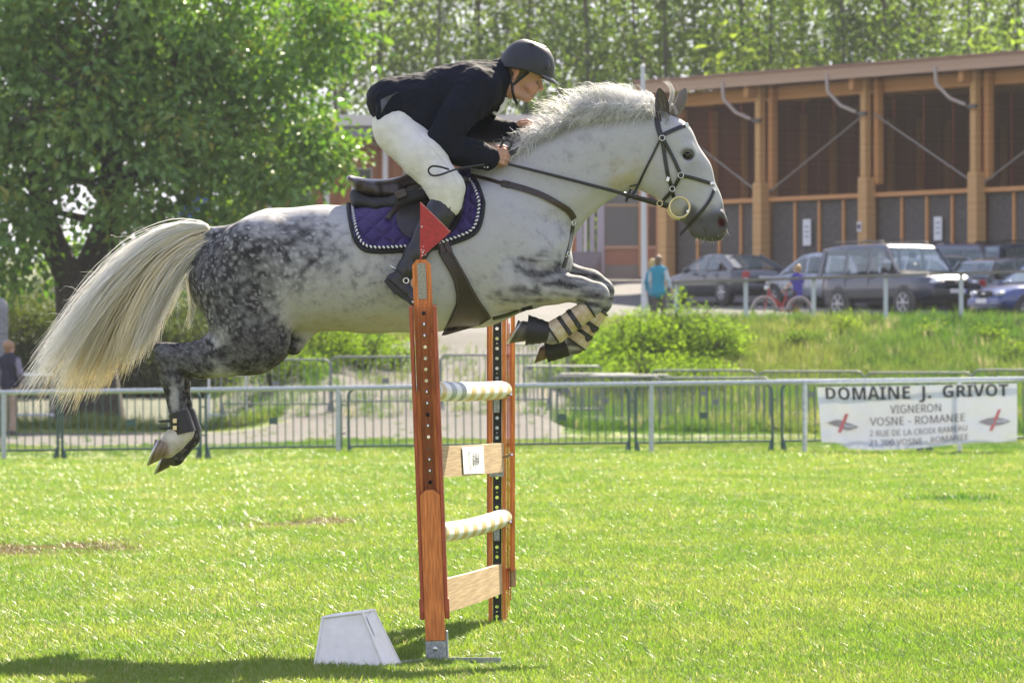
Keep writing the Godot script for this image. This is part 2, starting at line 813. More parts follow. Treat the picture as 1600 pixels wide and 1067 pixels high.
func horse_shape() -> Field:
	var f := Field.new()
	f.blend = 16.0
	# trunk, from buttock to chest: x, y, z, half height, width/height
	f.chain([[372, 436, 0, 78, 0.80], [430, 425, 0, 96, 0.90], [500, 419, 0, 95, 0.95], [580, 419, 0, 99, 0.99], [660, 411, 0, 106, 0.93], [738, 398, 0, 111, 0.80], [788, 388, 0, 102, 0.72]])
	# dock of the tail
	f.chain([[352, 376, 0, 22, 1.0], [322, 366, 0, 13, 1.0]])
	# withers
	f.chain([[650, 345, 0, 36, 0.6], [735, 306, 0, 40, 0.5], [800, 275, 0, 48, 0.55]], false, 22.0)
	# neck
	f.chain([[812, 335, 0, 94, 0.52], [862, 286, 0, 74, 0.52], [900, 260, 0, 63, 0.54], [946, 239, 0, 57, 0.55], [985, 233, 0, 55, 0.52], [1022, 222, 0, 44, 0.60]], false, 20.0)
	# head
	f.chain([[1030, 214, 0, 36, 0.80], [1047, 222, 0, 37, 0.80]], false, 12.0)
	f.chain([[1047, 222, 0, 37, 0.78], [1076, 272, 0, 36, 0.68], [1096, 317, 0, 31, 0.66], [1110, 349, 0, 27.5, 0.78]], false, 10.0)
	f.bone(Vector3(1030, 258, 0), 48, Vector3(1044, 262, 0), 50, 0.62, 0.62, false, 12.0)        # cheek
	f.bone(Vector3(1052, 300, 0), 24, Vector3(1088, 345, 0), 16, 0.8, 0.9, false, 10.0)          # lower jaw
	f.bone(Vector3(1090, 359, 0), 13, Vector3(1096, 361, 0), 12, 1.2, 1.2, false, 5.0)           # chin
	f.bone(Vector3(1112, 361, 0), 14, Vector3(1121, 363, 0), 12.5, 1.35, 1.2, false, 6.0)        # upper lip
	f.bone(Vector3(1071, 235, 20), 13, Vector3(1080, 246, 19), 9, 0.8, 0.8, true, 9.0)           # brow over the eye
	f.bone(Vector3(1052, 268, 20), 8, Vector3(1094, 290, 15), 5, 0.8, 0.8, true, 10.0)           # face ridge
	f.bone(Vector3(1121, 339, 15), 12, Vector3(1128, 350, 13), 10, 0.8, 0.8, true, 6.0)          # rim of the nostril
	f.bone(Vector3(1074, 243, 24), 8.0, Vector3(1076, 244, 24), 8.0, 0.9, 0.9, true, 4.0, true)  # eye socket
	f.bone(Vector3(1124, 343, 24), 5.0, Vector3(1129, 352, 20), 5.0, 1.2, 1.2, true, 3.0, true)  # nostril
	f.bone(Vector3(1080, 344, 30), 1.6, Vector3(1101, 361, 26), 1.8, 7.0, 7.0, true, 2.5, true)  # mouth
	f.bone(Vector3(1101, 361, 20), 1.8, Vector3(1104, 378, 10), 2.2, 9.0, 9.0, true, 2.5, true)
	# muscles on both sides
	f.bone(Vector3(405, 405, 46), 64, Vector3(392, 500, 44), 58, 0.80, 0.75, true, 20.0)         # haunch
	f.bone(Vector3(755, 330, 38), 36, Vector3(838, 408, 46), 40, 0.75, 0.75, true, 24.0)         # shoulder
	f.bone(Vector3(800, 430, 52), 38, Vector3(752, 405, 58), 26, 0.62, 0.5, true, 22.0)          # triceps
	f.bone(Vector3(852, 392, 26), 42, Vector3(862, 410, 24), 32, 0.9, 0.9, true, 16.0)           # breast
	f.bone(Vector3(600, 410, 62), 70, Vector3(660, 420, 58), 66, 0.6, 0.6, true, 26.0)           # ribs
	f.bone(Vector3(830, 330, 28), 20, Vector3(985, 262, 18), 14, 0.7, 0.7, true, 22.0)           # neck muscle
	f.bone(Vector3(905, 330, 10), 10, Vector3(978, 282, 8), 10, 0.9, 0.9, false, 14.0)           # windpipe
	# sheath
	f.bone(Vector3(477, 512, 0), 16, Vector3(458, 541, 0), 14, 0.9, 0.8, false, 12.0)
	# hind legs
	for s in [1.0, -1.0]:
		var dy := 0.0 if s > 0 else 9.0
		var dx := 0.0 if s > 0 else 5.0
		f.chain([[385, 450, 40 * s, 76, 0.62], [394, 528, 42 * s, 56, 0.72], [422, 533, 42 * s, 31, 0.85]], false, 14.0)
		f.chain([[384, 536, 42 * s, 50, 0.62], [350, 552 , 40 * s, 36, 0.72], [312 + dx, 561 + dy * 0.3, 39 * s, 26.5, 0.70], [266 + dx, 557 + dy, 38 * s, 20, 0.72]], false, 10.0)
		f.bone(Vector3(252 + dx, 546 + dy, 37 * s), 11, Vector3(290 + dx, 548 + dy, 38 * s), 8, 0.8, 0.7, false, 7.0)
		f.chain([[265 + dx, 560 + dy, 38 * s, 21, 0.78], [271 + dx, 592 + dy, 37 * s, 17.5, 0.78], [278 + dx, 625 + dy, 36 * s, 14, 0.72], [283 + dx, 652 + dy, 35 * s, 14, 0.74], [286 + dx, 672 + dy, 35 * s, 18.5, 0.80]], false, 6.0)
		f.bone(Vector3(262 + dx, 572 + dy, 37 * s), 10, Vector3(273 + dx, 640 + dy, 36 * s), 7, 0.7, 0.7, false, 6.0)
		f.chain([[286 + dx, 674 + dy, 35 * s, 18, 0.85], [274 + dx, 688 + dy, 35 * s, 17, 0.95], [263 + dx * 1.4, 699 + dy * 1.5, 35 * s, 16.5, 0.95]], false, 6.0)
	# near foreleg, folded
	f.chain([[800, 440, 50, 44, 0.80], [822, 447, 52, 36, 0.85], [863, 449, 50, 25.5, 0.90], [903, 453, 46, 18.5, 0.95], [930, 461, 44, 20, 0.90]], false, 12.0)
	f.bone(Vector3(932, 462, 44), 19, Vector3(926, 476, 44), 16, 0.9, 0.9, false, 6.0)
	f.chain([[925, 477, 44, 15, 0.9], [902, 494, 44, 12, 0.85], [876, 513, 44, 12, 0.85], [863, 522, 44, 15.5, 0.85]], false, 5.0)
	f.chain([[863, 522, 44, 15.5, 0.85], [845, 518, 44, 13.5, 0.95]], false, 5.0)
	# far foreleg
	f.chain([[806, 430, -50, 44, 0.80], [850, 434, -46, 32, 0.85], [895, 439, -40, 24, 0.90], [922, 443, -38, 21, 0.95], [940, 454, -38, 20, 0.90]], false, 12.0)
	f.bone(Vector3(942, 455, -38), 18, Vector3(942, 472, -38), 15, 0.9, 0.9, false, 6.0)
	f.chain([[941, 474, -38, 14.5, 0.9], [927, 499, -38, 12, 0.85], [912, 524, -38, 12, 0.85], [900, 537, -38, 15, 0.85]], false, 5.0)
	f.chain([[900, 537, -38, 15, 0.85], [880, 545, -38, 13, 0.95]], false, 5.0)
	return f

func bump(x: float, y: float, cx: float, cy: float, rx: float, ry: float) -> float:
	var d := Vector2((x - cx) / rx, (y - cy) / ry).length()
	return smoothstep(1.0, 0.35, d)

# the coat: a grey horse with dark, dappled quarters and legs
func coat(p: Vector3) -> Color:
	var x := p.x
	var y := p.y
	var warp := Vector3(coat_b.get_noise_3d(x * 0.6, y * 0.6, p.z * 0.6), coat_b.get_noise_3d(x * 0.6 + 90, y * 0.6, p.z * 0.6), 0) * 9.0
	var wx := x + warp.x
	var wy := y + warp.y
	var big := coat_b.get_noise_3d(x * 0.30, y * 0.30, p.z * 0.30 + 40)
	var mid := coat_b.get_noise_3d(x * 1.1 + 300, y * 1.1, p.z * 1.1)
	var fine := coat_c.get_noise_3d(x, y, p.z)
	# where the coat is dark
	var band := 0.0
	var ab := Vector2(wx - 325, wy - 405)
	var dirb := Vector2(0.58, 0.81)
	var along := clampf(ab.dot(dirb), 0.0, 190.0)
	band = smoothstep(58.0, 12.0, (ab - dirb * along).length())
	var dark := 0.0
	dark = maxf(dark, bump(wx, wy, 352, 462, 122, 150) * 0.74)
	dark = maxf(dark, bump(wx, wy, 400, 545, 100, 66) * 0.85)
	dark = maxf(dark, bump(wx, wy, 360, 392, 115, 74) * 0.66)
	dark = maxf(dark, bump(wx, wy, 440, 395, 150, 100) * 0.42)
	dark = maxf(dark, bump(wx, wy, 275, 560, 95, 60) * 1.05)
	dark = maxf(dark, bump(wx, wy, 270, 610, 50, 70) * 0.85)
	dark = maxf(dark, bump(wx, wy, 905, 436, 80, 24) * 1.0)
	dark = maxf(dark, bump(wx, wy, 850, 422, 62, 36) * 0.68)
	dark = maxf(dark, bump(wx, wy, 930, 468, 36, 34) * 0.95)
	dark = maxf(dark, bump(wx, wy, 815, 462, 70, 22) * 0.5)
	dark = maxf(dark, bump(wx, wy, 880, 460, 60, 14) * 0.35)
	dark = maxf(dark, bump(wx, wy, 866, 524, 24, 18) * 0.8)
	dark = maxf(dark, band * 0.95)
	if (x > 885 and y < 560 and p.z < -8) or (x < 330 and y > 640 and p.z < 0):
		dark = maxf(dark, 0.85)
	var light_streak := bump(x, y, 274, 618, 11, 40) * smoothstep(0.0, 26.0, p.z)
	dark -= 0.55 * light_streak
	dark -= 0.35 * bump(wx + 6.0 * fine, wy + mid * 14.0, 348, 528, 26, 22)
	# dapples: small pale specks in the dark
	var cell := coat_a.get_noise_3d(wx, wy, p.z)             # -1 at a spot's centre
	var spot := smoothstep(-0.52, -0.82, cell + 0.10 * fine)
	dark = clampf(dark * (1.0 + 0.60 * mid + 0.40 * big) - 0.18 * fine, 0.0, 1.0)
	dark = smoothstep(0.04, 0.70, dark)
	var streak := coat_b.get_noise_3d(x * 0.35 + y * 0.5, y * 2.4 - x * 0.3, p.z * 0.6)
	if x > 720:
		dark = clampf(dark * (0.72 + 0.9 * streak), 0.0, 1.0)
	dark = clampf(dark - spot * clampf(0.66 + 0.9 * mid + 0.4 * fine, 0.0, 1.0) * lerpf(0.92, 0.6, band) * lerpf(0.40, 1.0, smoothstep(560.0, 470.0, y)) * smoothstep(560.0, 470.0, x), 0.0, 1.0)
	dark = clampf(dark * (0.90 + 0.22 * fine + 0.25 * mid), 0.0, 1.0)
	# fine crackled marbling over the rest
	var crack := smoothstep(0.20, 0.02, coat_d.get_noise_3d(wx + mid * 16.0 + fine * 4.0, wy + big * 16.0 + fine * 4.0, p.z) + 1.0)
	var where := 0.22 + 0.75 * bump(x, y, 530, 405, 170, 110) + 0.65 * bump(wx, wy, 800, 440, 105, 70) + 0.55 * bump(wx, wy, 868, 360, 55, 60) + 0.3 * bump(x, y, 640, 460, 110, 60) + 0.25 * bump(x, y, 935, 245, 80, 50)
	var marble := crack * where * clampf(0.16 + 0.7 * big + 0.9 * mid, 0.0, 0.8)
	marble += where * 0.46 * clampf(0.14 + mid * 1.1 + fine * 0.75, 0.0, 1.0)
	var flecks := smoothstep(0.40, 0.62, fine) * 0.14
	var c := Color(0.385, 0.38, 0.375)
	c = c.lerp(Color(0.115, 0.115, 0.125), clampf(marble * 0.75 + flecks, 0, 0.7))
	c = c.lerp(Color(0.022, 0.020, 0.024), dark * 0.97)
	# yellow stains of throat and legs; the belly's yellow paints light bounced off grass
	var stain_and_bounce := bump(x, y, 560, 505, 150, 26) * 0.4 + bump(x, y, 985, 262, 60, 22) * 0.45 + bump(wx, wy, 972, 284, 34, 16) * 1.0 + bump(x, y, 860, 470, 70, 12) * 0.5 + bump(x, y, 1062, 338, 30, 14) * 0.5
	c = c.lerp(c * Color(1.0, 0.88, 0.52), clampf(stain_and_bounce * (0.75 + 0.8 * mid), 0, 0.8))
	# white fetlock of the hind foot
	if x < 320 and y > 640 and p.z > 0:
		c = c.lerp(Color(0.52, 0.48, 0.42) * (1.0 + 0.3 * mid), smoothstep(646.0, 664.0, y + mid * 8.0))
	c = c.lerp(Color(0.16, 0.085, 0.05), bump(x, y, 258, 702, 14, 20) * smoothstep(0.0, 10.0, p.z) * 0.75)
	# head: dark skin at the muzzle, round the eye
	if x > 1010:
		var muz := smoothstep(316.0, 340.0, y + mid * 5.0 - (1108.0 - x) * 0.22)
		if y > 300 and x > 1056:
			c = c.lerp(Color(0.075, 0.072, 0.076) * (1.0 + 0.3 * mid), muz * 0.95)
		var mouthspot := bump(x, y, 1078, 332, 17, 17)
		c = c.lerp(Color(0.07, 0.065, 0.065), mouthspot * 0.85)
		var pink := bump(x, y, 1127, 348, 9, 11)
		c = c.lerp(Color(0.055, 0.018, 0.016), pink)
		c = c.lerp(Color(0.07, 0.062, 0.06), bump(x, y, 1074, 241, 15, 12) * 0.9)
		c = c.lerp(Color(0.2, 0.19, 0.19), bump(x, y, 1084, 262, 24, 18) * 0.35)
	c.a = 1.0
	return c

func hair_strand(m: MB, pts: Array, w: float, sides := 3) -> void:
	var rad := []
	var k := pts.size()
	for j in k:
		var t := float(j) / (k - 1)
		rad.append(w * (1.0 - t * 0.85) * (0.6 + 0.4 * minf(1.0, t * 6.0)))
	m.tube(pts, rad, sides, false)

func hair_mat(c: Color) -> StandardMaterial3D:
	var m := mat(c, 0.42)
	m.vertex_color_use_as_albedo = true
	m.backlight_enabled = true
	m.backlight = Color(0.8, 0.8, 0.8)
	m.metallic_specular = 0.5
	return m

func bez(a: Vector3, b: Vector3, c: Vector3, d: Vector3, t: float) -> Vector3:
	return a.bezier_interpolate(b, c, d, t)

func build_horse() -> void:
	coat_a.seed = 3
	coat_a.noise_type = FastNoiseLite.TYPE_CELLULAR
	coat_a.cellular_return_type = FastNoiseLite.RETURN_DISTANCE
	coat_a.fractal_type = FastNoiseLite.FRACTAL_NONE
	coat_a.frequency = 1.0 / 9.0
	coat_d.seed = 29
	coat_d.noise_type = FastNoiseLite.TYPE_CELLULAR
	coat_d.cellular_return_type = FastNoiseLite.RETURN_DISTANCE2_SUB
	coat_d.fractal_type = FastNoiseLite.FRACTAL_NONE
	coat_d.frequency = 1.0 / 19.0
	coat_b.seed = 11
	coat_b.noise_type = FastNoiseLite.TYPE_SIMPLEX_SMOOTH
	coat_b.frequency = 1.0 / 26.0
	coat_b.fractal_octaves = 3
	coat_c.seed = 19
	coat_c.frequency = 1.0 / 5.0
	coat_c.fractal_octaves = 2
	horse_field = horse_shape()
	var h := thing("horse", "dapple grey horse in mid leap over the jump, forelegs folded", "horse", hp(560, 740))
	var hide := mat(Color.WHITE, 0.68)
	hide.vertex_color_use_as_albedo = true
	hide.metallic_specular = 0.22
	hide.uv1_triplanar = true
	hide.uv1_scale = Vector3(9, 9, 9)
	hide.normal_enabled = true
	hide.normal_texture = bump_tex(5, 0.03, 3.0, 5)
	hide.normal_scale = 0.22
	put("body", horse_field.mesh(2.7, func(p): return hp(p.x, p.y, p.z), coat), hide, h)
	# eyes
	for s in [1.0, -1.0]:
		var e := MB.new()
		e.ball(hp(1074, 243, 21.5 * s), Vector3(7.2, 6.2, 6.0) * S, 10, 14)
		put("eye", e, mat(lin(0.012, 0.009, 0.008), 0.06), h)
		var lid := MB.new()
		var pts := []
		for k in 9:
			var t := k / 8.0
			pts.append(hp(1066.5 + 15.5 * t, 241.5 - sin(t * PI) * 5.5 + t * 1.5, (25.0 + sin(t * PI) * 2.0) * s))
		lid.tube(pts, [1.2 * S, 1.9 * S, 2.1 * S, 2.1 * S, 2.1 * S, 2.1 * S, 2.1 * S, 1.9 * S, 1.0 * S], 6)
		put("eyelid", lid, mat(lin(0.10, 0.095, 0.09), 0.6), h)
	build_ears(h)
	build_hooves(h)
	build_tail(h)
	build_mane(h)

func build_ears(h: Node3D) -> void:
	var defs := [[Vector3(1036, 190, 17), Vector3(1030, 139, 17), 11.5, -0.35, Color(0.16, 0.13, 0.10), Color(0.05, 0.04, 0.035)], [Vector3(1051, 180, -17), Vector3(1072, 137, -20), 10.5, 2.2, Color(0.40, 0.39, 0.38), Color(0.12, 0.10, 0.09)]]  # near ear's dark browns paint in the shadow of its hollow
	for d in defs:
		var a: Vector3 = d[0]
		var b: Vector3 = d[1]
		var ax := (b - a).normalized()
		var u := Vector3(0, 0, 1)
		var w := ax.cross(u).normalized()
		var rows := []
		for k in 15:
			var t := k / 14.0
			var r: float = d[2] * (0.72 + 0.55 * sin(t * 2.2)) * pow(1.0 - t, 0.55) + 0.4
			var bend := sin(t * PI) * 3.0
			var row := []
			for j in 15:
				var f := j / 14.0 * 2.0 - 1.0
				var ang: float = f * (2.5 - 0.5 * t) + d[3] + PI
				var p := a + ax * (a.distance_to(b) * t) + (u * cos(ang) * 0.8 + w * sin(ang)) * r - w * bend * 0.4
				row.append(hp(p.x, p.y, p.z))
			rows.append(row)
		var m := MB.new()
		m.sheet(rows, 0.0035)
		m.colored = true
		# outer face first, then the inner face and the rim
		var half := 15 * 15
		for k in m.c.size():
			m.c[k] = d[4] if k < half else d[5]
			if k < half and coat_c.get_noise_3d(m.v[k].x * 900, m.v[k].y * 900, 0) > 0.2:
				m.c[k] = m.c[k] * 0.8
		var em := mat(Color.WHITE, 0.75)
		em.vertex_color_use_as_albedo = true
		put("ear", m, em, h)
		# fine hair in the opening
		var fz := MB.new()
		fz.colored = true
		for k in 40:
			fz.col = Color(0.35, 0.32, 0.28)
			var t := rnd(0.05, 0.6)
			var side := rnd(-1, 1)
			var p0 := a + ax * (a.distance_to(b) * t) + w * side * 6.0 + u * rnd(-4, 6)
			var p1 := p0 + ax * rnd(4, 10) + w * side * rnd(-2, 3) + u * rnd(0, 4)
			hair_strand(fz, [hp(p0.x, p0.y, p0.z), hp((p0.x + p1.x) / 2, (p0.y + p1.y) / 2 , (p0.z + p1.z) / 2 + 1.5), hp(p1.x, p1.y, p1.z)], 0.35 * S)
		put("ear_hair", fz, hair_mat(Color.WHITE), h)

# a hoof between the coronet c0 and the sole c1; along is the direction from heel to toe, radii in pixels
func hoof(h: Node3D, c0: Vector2, r0: float, c1: Vector2, r1: float, along: Vector2, z: float, tone: Color, shod := true) -> void:
	var a := along.normalized()
	var m := MB.new()
	m.colored = true
	var rows := []
	var n := 20
	for k in 7:
		var t := k / 6.0
		var c := c0.lerp(c1, t)
		var r := lerpf(r0, r1, pow(t, 0.85)) + (0.8 if k == 0 else 0.0)
		var row := []
		for j in n + 1:
			var g := TAU * j / n
			var e := cos(g) * r * (1.0 if cos(g) > 0 else 0.86)
			row.append(hp(c.x + a.x * e, c.y + a.y * e, z + sin(g) * r * 0.86))
		rows.append(row)
	m.sheet(rows)
	for k in m.c.size():
		var band := 0.85 + 0.3 * sin(float(k / (n + 1)) * 2.1) + 0.25 * coat_c.get_noise_1d(k * 1.7)
		m.c[k] = tone * band
		m.c[k].a = 1
	# fix the normals outwards
	for k in m.v.size():
		var c := c0.lerp(c1, float(k / (n + 1)) / 6.0)
		if m.n[k].dot(m.v[k] - hp(c.x, c.y, z)) < 0:
			m.n[k] = -m.n[k]
	# sole, a little hollow
	var dirn := (c1 - c0).normalized()
	var mid := m.vert(hp(c1.x - dirn.x * 3.5, c1.y - dirn.y * 3.5, z), Vector3(dirn.x, -dirn.y, 0))
	m.c[mid] = Color(0.06, 0.05, 0.045)
	var ring := 6 * (n + 1)
	var first := m.v.size()
	for j in n + 1:
		m.vert(m.v[ring + j], Vector3(dirn.x, -dirn.y, 0))
		m.c[m.c.size() - 1] = Color(0.07, 0.06, 0.05)
	for j in n:
		m.i.append_array([mid, first + j, first + j + 1])
	var hm := mat(Color.WHITE, 0.5)
	hm.vertex_color_use_as_albedo = true
	put("hoof", m, hm, h)
	if shod:
		var sh := MB.new()
		var pts := []
		for j in 17:
			var g := TAU * (j / 16.0 - 0.5) * 0.80
			pts.append(hp(c1.x + a.x * cos(g) * r1 * 0.9 + dirn.x * 1.0, c1.y + a.y * cos(g) * r1 * 0.9 + dirn.y * 1.0, z + sin(g) * r1 * 0.78))
		sh.tube(pts, [2.3 * S], 6)
		put("horseshoe", sh, mat(lin(0.45, 0.45, 0.46), 0.32, 0.9), h)
		# the frog of the foot
		var fr := MB.new()
		fr.tube([hp(c1.x - a.x * r1 * 0.75, c1.y - a.y * r1 * 0.75, z), hp(c1.x + a.x * r1 * 0.35, c1.y + a.y * r1 * 0.35, z)], [r1 * 0.28 * S, 1.0 * S], 6)
		put("frog", fr, mat(lin(0.05, 0.042, 0.038), 0.8), h)

func build_hooves(h: Node3D) -> void:
	hoof(h, Vector2(262, 699), 18.5, Vector2(243, 705), 24.0, Vector2(-18, 42), 35, Color(0.24, 0.175, 0.12))
	hoof(h, Vector2(269, 714), 18.5, Vector2(250, 721), 23.0, Vector2(-20, 40), -35, Color(0.075, 0.062, 0.052))
	hoof(h, Vector2(836, 518), 16.0, Vector2(806, 518), 22.5, Vector2(-23, 37), 44, Color(0.10, 0.085, 0.075))
	hoof(h, Vector2(862, 548), 11.5, Vector2(840, 553), 16.0, Vector2(-8, 22), -38, Color(0.16, 0.10, 0.065), false)

func build_tail(h: Node3D) -> void:
	var m := MB.new()
	m.colored = true
	var ends := Curve2D.new()
	for p in [[24, 612], [46, 634], [82, 646], [112, 646], [142, 628], [172, 606], [204, 578], [232, 545]]:
		ends.add_point(Vector2(p[0], p[1]))
	var L := ends.get_baked_length()
	for lock in 170:
		var u := lock / 169.0
		var z0 := rng.randfn(0.0, 9.0)
		var e := ends.sample_baked(L * clampf(u + rng.randfn(0, 0.05), 0, 1))
		var shorten := rnd(0.80, 1.04) if rng.randf() < 0.75 else rnd(0.6, 0.85)
		var p0 := Vector2(lerpf(322, 343, u), lerpf(352, 380, u))
		var c1 := Vector2(lerpf(222, 266, u), lerpf(343, 394, u)) + Vector2(rng.randfn(0, 5), rng.randfn(0, 4))
		var c2 := Vector2(lerpf(128, 251, pow(u, 0.9)), lerpf(470, 486, u)) + Vector2(rng.randfn(0, 7), rng.randfn(0, 6))
		var p3 := c2 + (e - c2) * shorten + Vector2(rng.randfn(0, 6), rng.randfn(0, 5))
		var wild := rng.randf() < 0.10
		if wild:
			p3 += Vector2(rng.randfn(0, 26), rng.randfn(0, 20))
			c2 += Vector2(rng.randfn(0, 12), rng.randfn(0, 10))
		var zt := z0 + rng.randfn(0.0, 20.0) + sin(u * 9.0) * 8.0
		var hue := rng.randf()
		var strands := 26 if not wild else 9
		for s in strands:
			var sp := Vector2(rng.randfn(0, 1), rng.randfn(0, 1))
			var sz := rng.randfn(0, 1)
			var open := rnd(0.3, 1.2)
			var pts := []
			var K := 15
			var cut := rnd(0.82, 1.0)
			for k in K:
				var t := cut * k / (K - 1)
				var b := p0.bezier_interpolate(c1, c2, p3, t)
				var spread := (2.0 + 7.0 * sin(minf(t * 1.3, 1.0) * PI * 0.8) * open)
				b += sp * spread * (0.5 if k == 0 else 1.0)
				b += Vector2(coat_b.get_noise_2d(t * 60 + lock * 31, s * 7.0), coat_b.get_noise_2d(t * 60 + lock * 31 + 500, s * 7.0)) * 7.0 * t
				pts.append(hp(b.x, b.y, lerpf(z0 * 0.6, zt, t) + sz * spread * 0.9))
			var yellow := smoothstep(0.05, 0.4, u) * smoothstep(1.02, 0.62, u) * (0.55 + 0.55 * hue)
			var base := Color(0.98, 0.955, 0.89).lerp(Color(0.965, 0.845, 0.53), clampf(yellow * 0.95, 0, 1)) * rnd(0.90, 1.02)
			base.a = 1.0
			m.col = base
			hair_strand(m, pts, rnd(0.55, 1.05) * S)
	# hair hanging along the inside, against the quarters
	for s in 90:
		var o := Vector2(rng.randfn(0, 3), rng.randfn(0, 3))
		var far := rng.randf() < 0.5
		var pts := []
		for k in 14:
			var t := k / 13.0
			var b := Vector2(326, 372).bezier_interpolate(Vector2(270, 402), Vector2(306, 470), Vector2(303, 505), t) if far else Vector2(332, 376).bezier_interpolate(Vector2(262, 392), Vector2(272, 440), Vector2(262 + o.x * 4.0, 480 + o.y * 3.0), t)
			if far and k > 10:
				b += Vector2(-3.5 * (k - 10), 2.2 * (k - 10))
			pts.append(hp(b.x + o.x * (0.5 + t), b.y + o.y, -6 + rnd(-2, 2) + o.x * 2.0))
		m.col = Color(0.80, 0.78, 0.70) * rnd(0.8, 1.1)
		m.col.a = 1
		hair_strand(m, pts, 0.7 * S)
	# loose flying hairs
	for s in 70:
		var t0 := rnd(0.2, 0.75)
		var b0 := Vector2(322, 352).bezier_interpolate(Vector2(222, 343), Vector2(128, 470), Vector2(36, 612), t0)
		var dirv := Vector2(-1, rnd(-0.1, 1.2)).normalized() * rnd(20, 58)
		var pts := []
		for k in 7:
			var t := k / 6.0
			var w := b0 + Vector2(6, 6) + dirv * t + Vector2(-dirv.y, dirv.x) * (0.35 * sin(t * rnd(1.5, 3.0)))
			pts.append(hp(w.x, w.y, rng.randfn(0, 2) + s % 9 - 4))
		m.col = Color(0.82, 0.80, 0.75)
		hair_strand(m, pts, 0.45 * S)
	stuff(put("tail", m, hair_mat(Color.WHITE), h))

func crest(x: float) -> float:
	var pts := [[770, 240], [800, 226], [830, 214], [860, 205], [900, 191], [940, 182], [980, 177], [1030, 177]]
	for k in pts.size() - 1:
		if x <= pts[k + 1][0]:
			return lerpf(pts[k][1], pts[k + 1][1], clampf((x - pts[k][0]) / float(pts[k + 1][0] - pts[k][0]), 0, 1))
	return 177.0

func build_mane(h: Node3D) -> void:
	var m := MB.new()
	m.colored = true
	for lock in 115:
		var x := lerpf(772, 1030, pow(rng.randf(), 0.85))
		var tall := lerpf(10, 54, smoothstep(785, 945, x)) * lerpf(1.0, 0.7, smoothstep(960, 1030, x)) * rnd(0.6, 1.12)
		var back := rnd(0.45, 1.25) * lerpf(1.25, 0.75, smoothstep(800, 960, x))
		var near := rng.randf() < 0.30
		var z0 := rng.randfn(0, 7)
		var hue := rng.randf()
		for s in 17:
			var rx := x + rng.randfn(0, 7)
			var y := crest(rx) + rnd(2, 16)
			var pts := []
			var wob := rng.randfn(0, 1)
			for k in 11:
				var t := k / 10.0
				var up := sin(minf(t * 1.25, 1.0) * PI * 0.5) * tall
				var lean := back * tall * pow(t, 1.5)
				var fall := 0.0
				if near:
					up *= 0.62
					fall = pow(t, 2.2) * 26.0
				var px := rx - lean + rng.randfn(0, 0.5) + wob * t * 5.0 + coat_b.get_noise_2d(t * 40 + lock * 13, s * 5.0) * 10.0 * t
				var py := y - up + fall + coat_b.get_noise_2d(t * 40 + lock * 13 + 300, s * 5.0) * 9.0 * t
				var z := z0 * (0.5 + t) + wob * 3.0
				if near:
					z = 14.0 + 18.0 * sin(t * 2.0) + wob * 2.0
				pts.append(hp(px, py, z))
			var grey := 0.5 if hue < 0.15 else (0.8 if hue < 0.35 else 0.97)
			m.col = Color(grey, grey * 0.99, grey * 0.965) * rnd(0.85, 1.1)
			m.col.a = 1
			hair_strand(m, pts, rnd(0.5, 0.95) * S)
	stuff(put("mane", m, hair_mat(Color.WHITE), h))
	var f := MB.new()
	f.colored = true
	for s in 70:
		f.col = Color(0.72, 0.70, 0.66) * rnd(0.8, 1.1)
		f.col.a = 1
		var pts := []
		var kind := s % 3
		var o := Vector2(rng.randfn(0, 2.0), rng.randfn(0, 1.5))
		for k in 9:
			var t := k / 8.0
			var b := Vector2.ZERO
			if kind == 0:
				b = Vector2(1040, 178).bezier_interpolate(Vector2(1052, 150), Vector2(1058, 140), Vector2(1041, 127), t)
			elif kind == 1:
				b = Vector2(1036, 176).bezier_interpolate(Vector2(1046, 158), Vector2(1055, 160), Vector2(1057, 178), t)
			else:
				b = Vector2(1030, 178).bezier_interpolate(Vector2(1040, 178), Vector2(1046, 184), Vector2(1040, 196), t)
			pts.append(hp(b.x + o.x * (0.6 + t), b.y + o.y, o.x * 1.5 + (0.0 if kind < 2 else 22.0 * t + 6.0)))
		hair_strand(f, pts, 0.6 * S)
	# whiskers
	for s in 46:
		var a := rnd(0.0, 1.0)
		var p := Vector2(1088, 372).lerp(Vector2(1136, 358), a) + Vector2(0, sin(a * PI) * 6.0)
		var d := Vector2(rnd(-0.4, 0.5) + a * 0.4, 1.0).normalized() * rnd(5, 14)
		f.col = Color(0.6, 0.58, 0.52)
		var z := rnd(-14, 16)
		hair_strand(f, [hp(p.x, p.y - 2, z), hp(p.x + d.x * 0.5 + 0.6, p.y + d.y * 0.5, z), hp(p.x + d.x, p.y + d.y, z + rnd(-2, 2))], 0.35 * S)
	stuff(put("forelock", f, hair_mat(Color.WHITE), h))

# ================================================================ tack
func smooth_line(list: Array, steps: int) -> Array:
	var c := Curve2D.new()
	for k in list.size():
		var p := Vector2(list[k][0], list[k][1])
		var a := Vector2(list[maxi(k - 1, 0)][0], list[maxi(k - 1, 0)][1])
		var b := Vector2(list[mini(k + 1, list.size() - 1)][0], list[mini(k + 1, list.size() - 1)][1])
		var t := (b - a) / 6.0
		c.add_point(p, -t, t)
	var out := []
	var l := c.get_baked_length()
	for k in steps + 1:
		out.append(c.sample_baked(l * k / steps, true))
	return out

